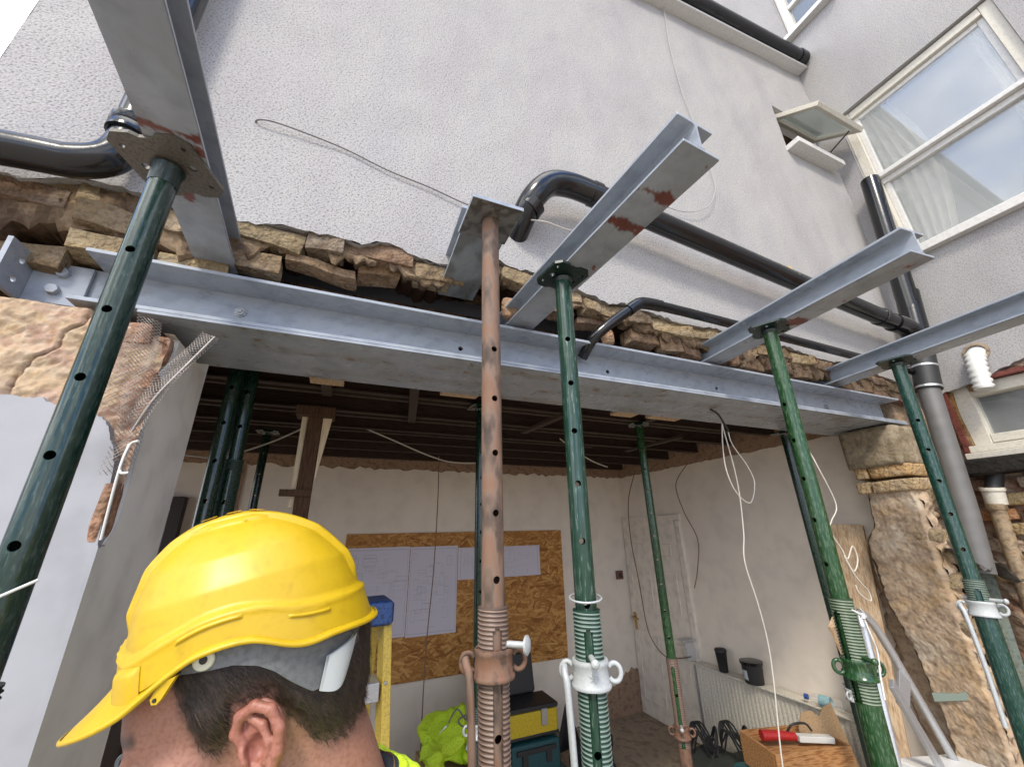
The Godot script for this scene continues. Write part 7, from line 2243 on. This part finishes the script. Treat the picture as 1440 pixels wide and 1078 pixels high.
		mb.tube([lug.call(-0.10, -0.0096, 0.0028), lug.call(-0.10, -0.0096, -0.003)], 0.0016, 10)
		obj("lug_hole", mb, mats.black_dull, node)
	# grey harness under the shell: temple strap, then a wide nape strap that dips behind the ear
	var grey := mat("harness_grey", lin(0.125, 0.13, 0.128), 0.5, 0, {"tex": tex.fleck, "scale": Vector3(6, 6, 6)})
	var lowt := [[0.95, -0.004], [1.2, -0.003], [1.42, -0.007], [1.62, -0.010], [1.80, -0.018], [1.92, -0.028], [2.05, -0.044], [2.20, -0.060], [2.34, -0.062], [2.44, -0.050], [2.7, -0.042], [3.2, -0.042]]
	var top := [[0.95, 0.012], [1.2, 0.016], [1.6, 0.020], [2.15, 0.006], [2.3, -0.012], [2.42, -0.022], [2.6, -0.024], [3.2, -0.026]]
	for s in [-1.0, 1.0]:
		var mb := MB.new()
		for o in 2:
			mb.grid(90, 10, func(i, j):
				var a: float = lerpf(0.95, PI, i / 89.0)
				var w: float = lerpf(curve(a, lowt), curve(a, top), j / 9.0)
				var inn = -0.0085 - 0.002 * ss(-0.005, -0.06, w) - o * 0.002
				return H * shell_point(s * a, maxf(w, -0.03), inn).lerp(shell_point(s * a, maxf(w, -0.03), inn), 0.0) + H.basis * Vector3(0, minf(w + 0.03, 0.0), 0), null, false, 1.0 if o == 0 else -1.0)
		for e in [lowt, top]:
			mb.grid(90, 2, func(i, j):
				var a: float = lerpf(0.95, PI, i / 89.0)
				var w: float = curve(a, e)
				var inn = -0.0085 - 0.002 * ss(-0.005, -0.06, w) - j * 0.002
				return H * shell_point(s * a, maxf(w, -0.03), inn) + H.basis * Vector3(0, minf(w + 0.03, 0.0), 0))
		obj("harness_strap", mb, grey, node)
		var at := func(a: float, w: float, o: float): return H * shell_point(s * a, maxf(w, -0.03), o) + H.basis * Vector3(0, minf(w + 0.03, 0.0), 0)
		mb = MB.new()
		var pc: Vector3 = at.call(1.40, 0.003, -0.008); var pn: Vector3 = (at.call(1.40, 0.003, 0.0) - pc).normalized()
		var pb := Basis(H.basis.y.cross(pn).normalized(), pn, H.basis.y.cross(pn).normalized().cross(pn))
		mb.lathe(Transform3D(pb, pc), [Vector2(0.0035, 0.0015), Vector2(0.0065, 0.003), Vector2(0.0085, 0.002), Vector2(0.009, 0.0)], 20)
		obj("rivet_washer", mb, mat("washer_cream", lin(0.55, 0.55, 0.42), 0.5), node)
		mb = MB.new()
		mb.lathe(Transform3D(pb, pc), [Vector2(0.0, 0.001), Vector2(0.004, 0.001)], 12)
		obj("rivet_hole", mb, mats.black_dull, node)
		mb = MB.new()
		for q in [[1.20, 0.004], [1.20, -0.001], [1.15, 0.006], [1.22, 0.010]]:
			var qc: Vector3 = at.call(q[0], q[1], -0.008)
			mb.box(Transform3D(pb, qc), Vector3(0.004, 0.003, 0.003), 0.001)
		obj("buckle", mb, mats.black_dull, node)
		# white adjuster tab behind
		mb = MB.new()
		for o in 2:
			mb.grid(14, 12, func(i, j):
				var f: float = j / 11.0
				var a: float = lerpf(lerpf(2.24, 2.34, f), lerpf(2.46, 2.66, f), i / 13.0)
				var w: float = lerpf(-0.062 + 0.006 * sin(i / 13.0 * PI * -1.0), lerpf(-0.036, -0.030, i / 13.0), f)
				return at.call(a, w, -0.004 + 0.003 * sin(i / 13.0 * PI) - o * 0.004), null, false, 1.0 if o == 0 else -1.0)
		obj("adjuster_tab", mb, mat("tab_white", lin(0.34, 0.36, 0.35), 0.45), node)

func _ready() -> void:
	rng.seed = 7
	nz.seed = 17; nz.noise_type = FastNoiseLite.TYPE_SIMPLEX_SMOOTH; nz.frequency = 0.1; nz.fractal_octaves = 3
	nzf.seed = 29; nzf.noise_type = FastNoiseLite.TYPE_SIMPLEX_SMOOTH; nzf.frequency = 0.2; nzf.fractal_octaves = 4
	make_view()
	make_materials()
	make_room()
	make_house_wall()
	make_left_pier()
	make_right_pier()
	make_wing()
	make_steel()
	make_props()
	make_pipes()
	make_cables()
	make_contents()
	make_worker()
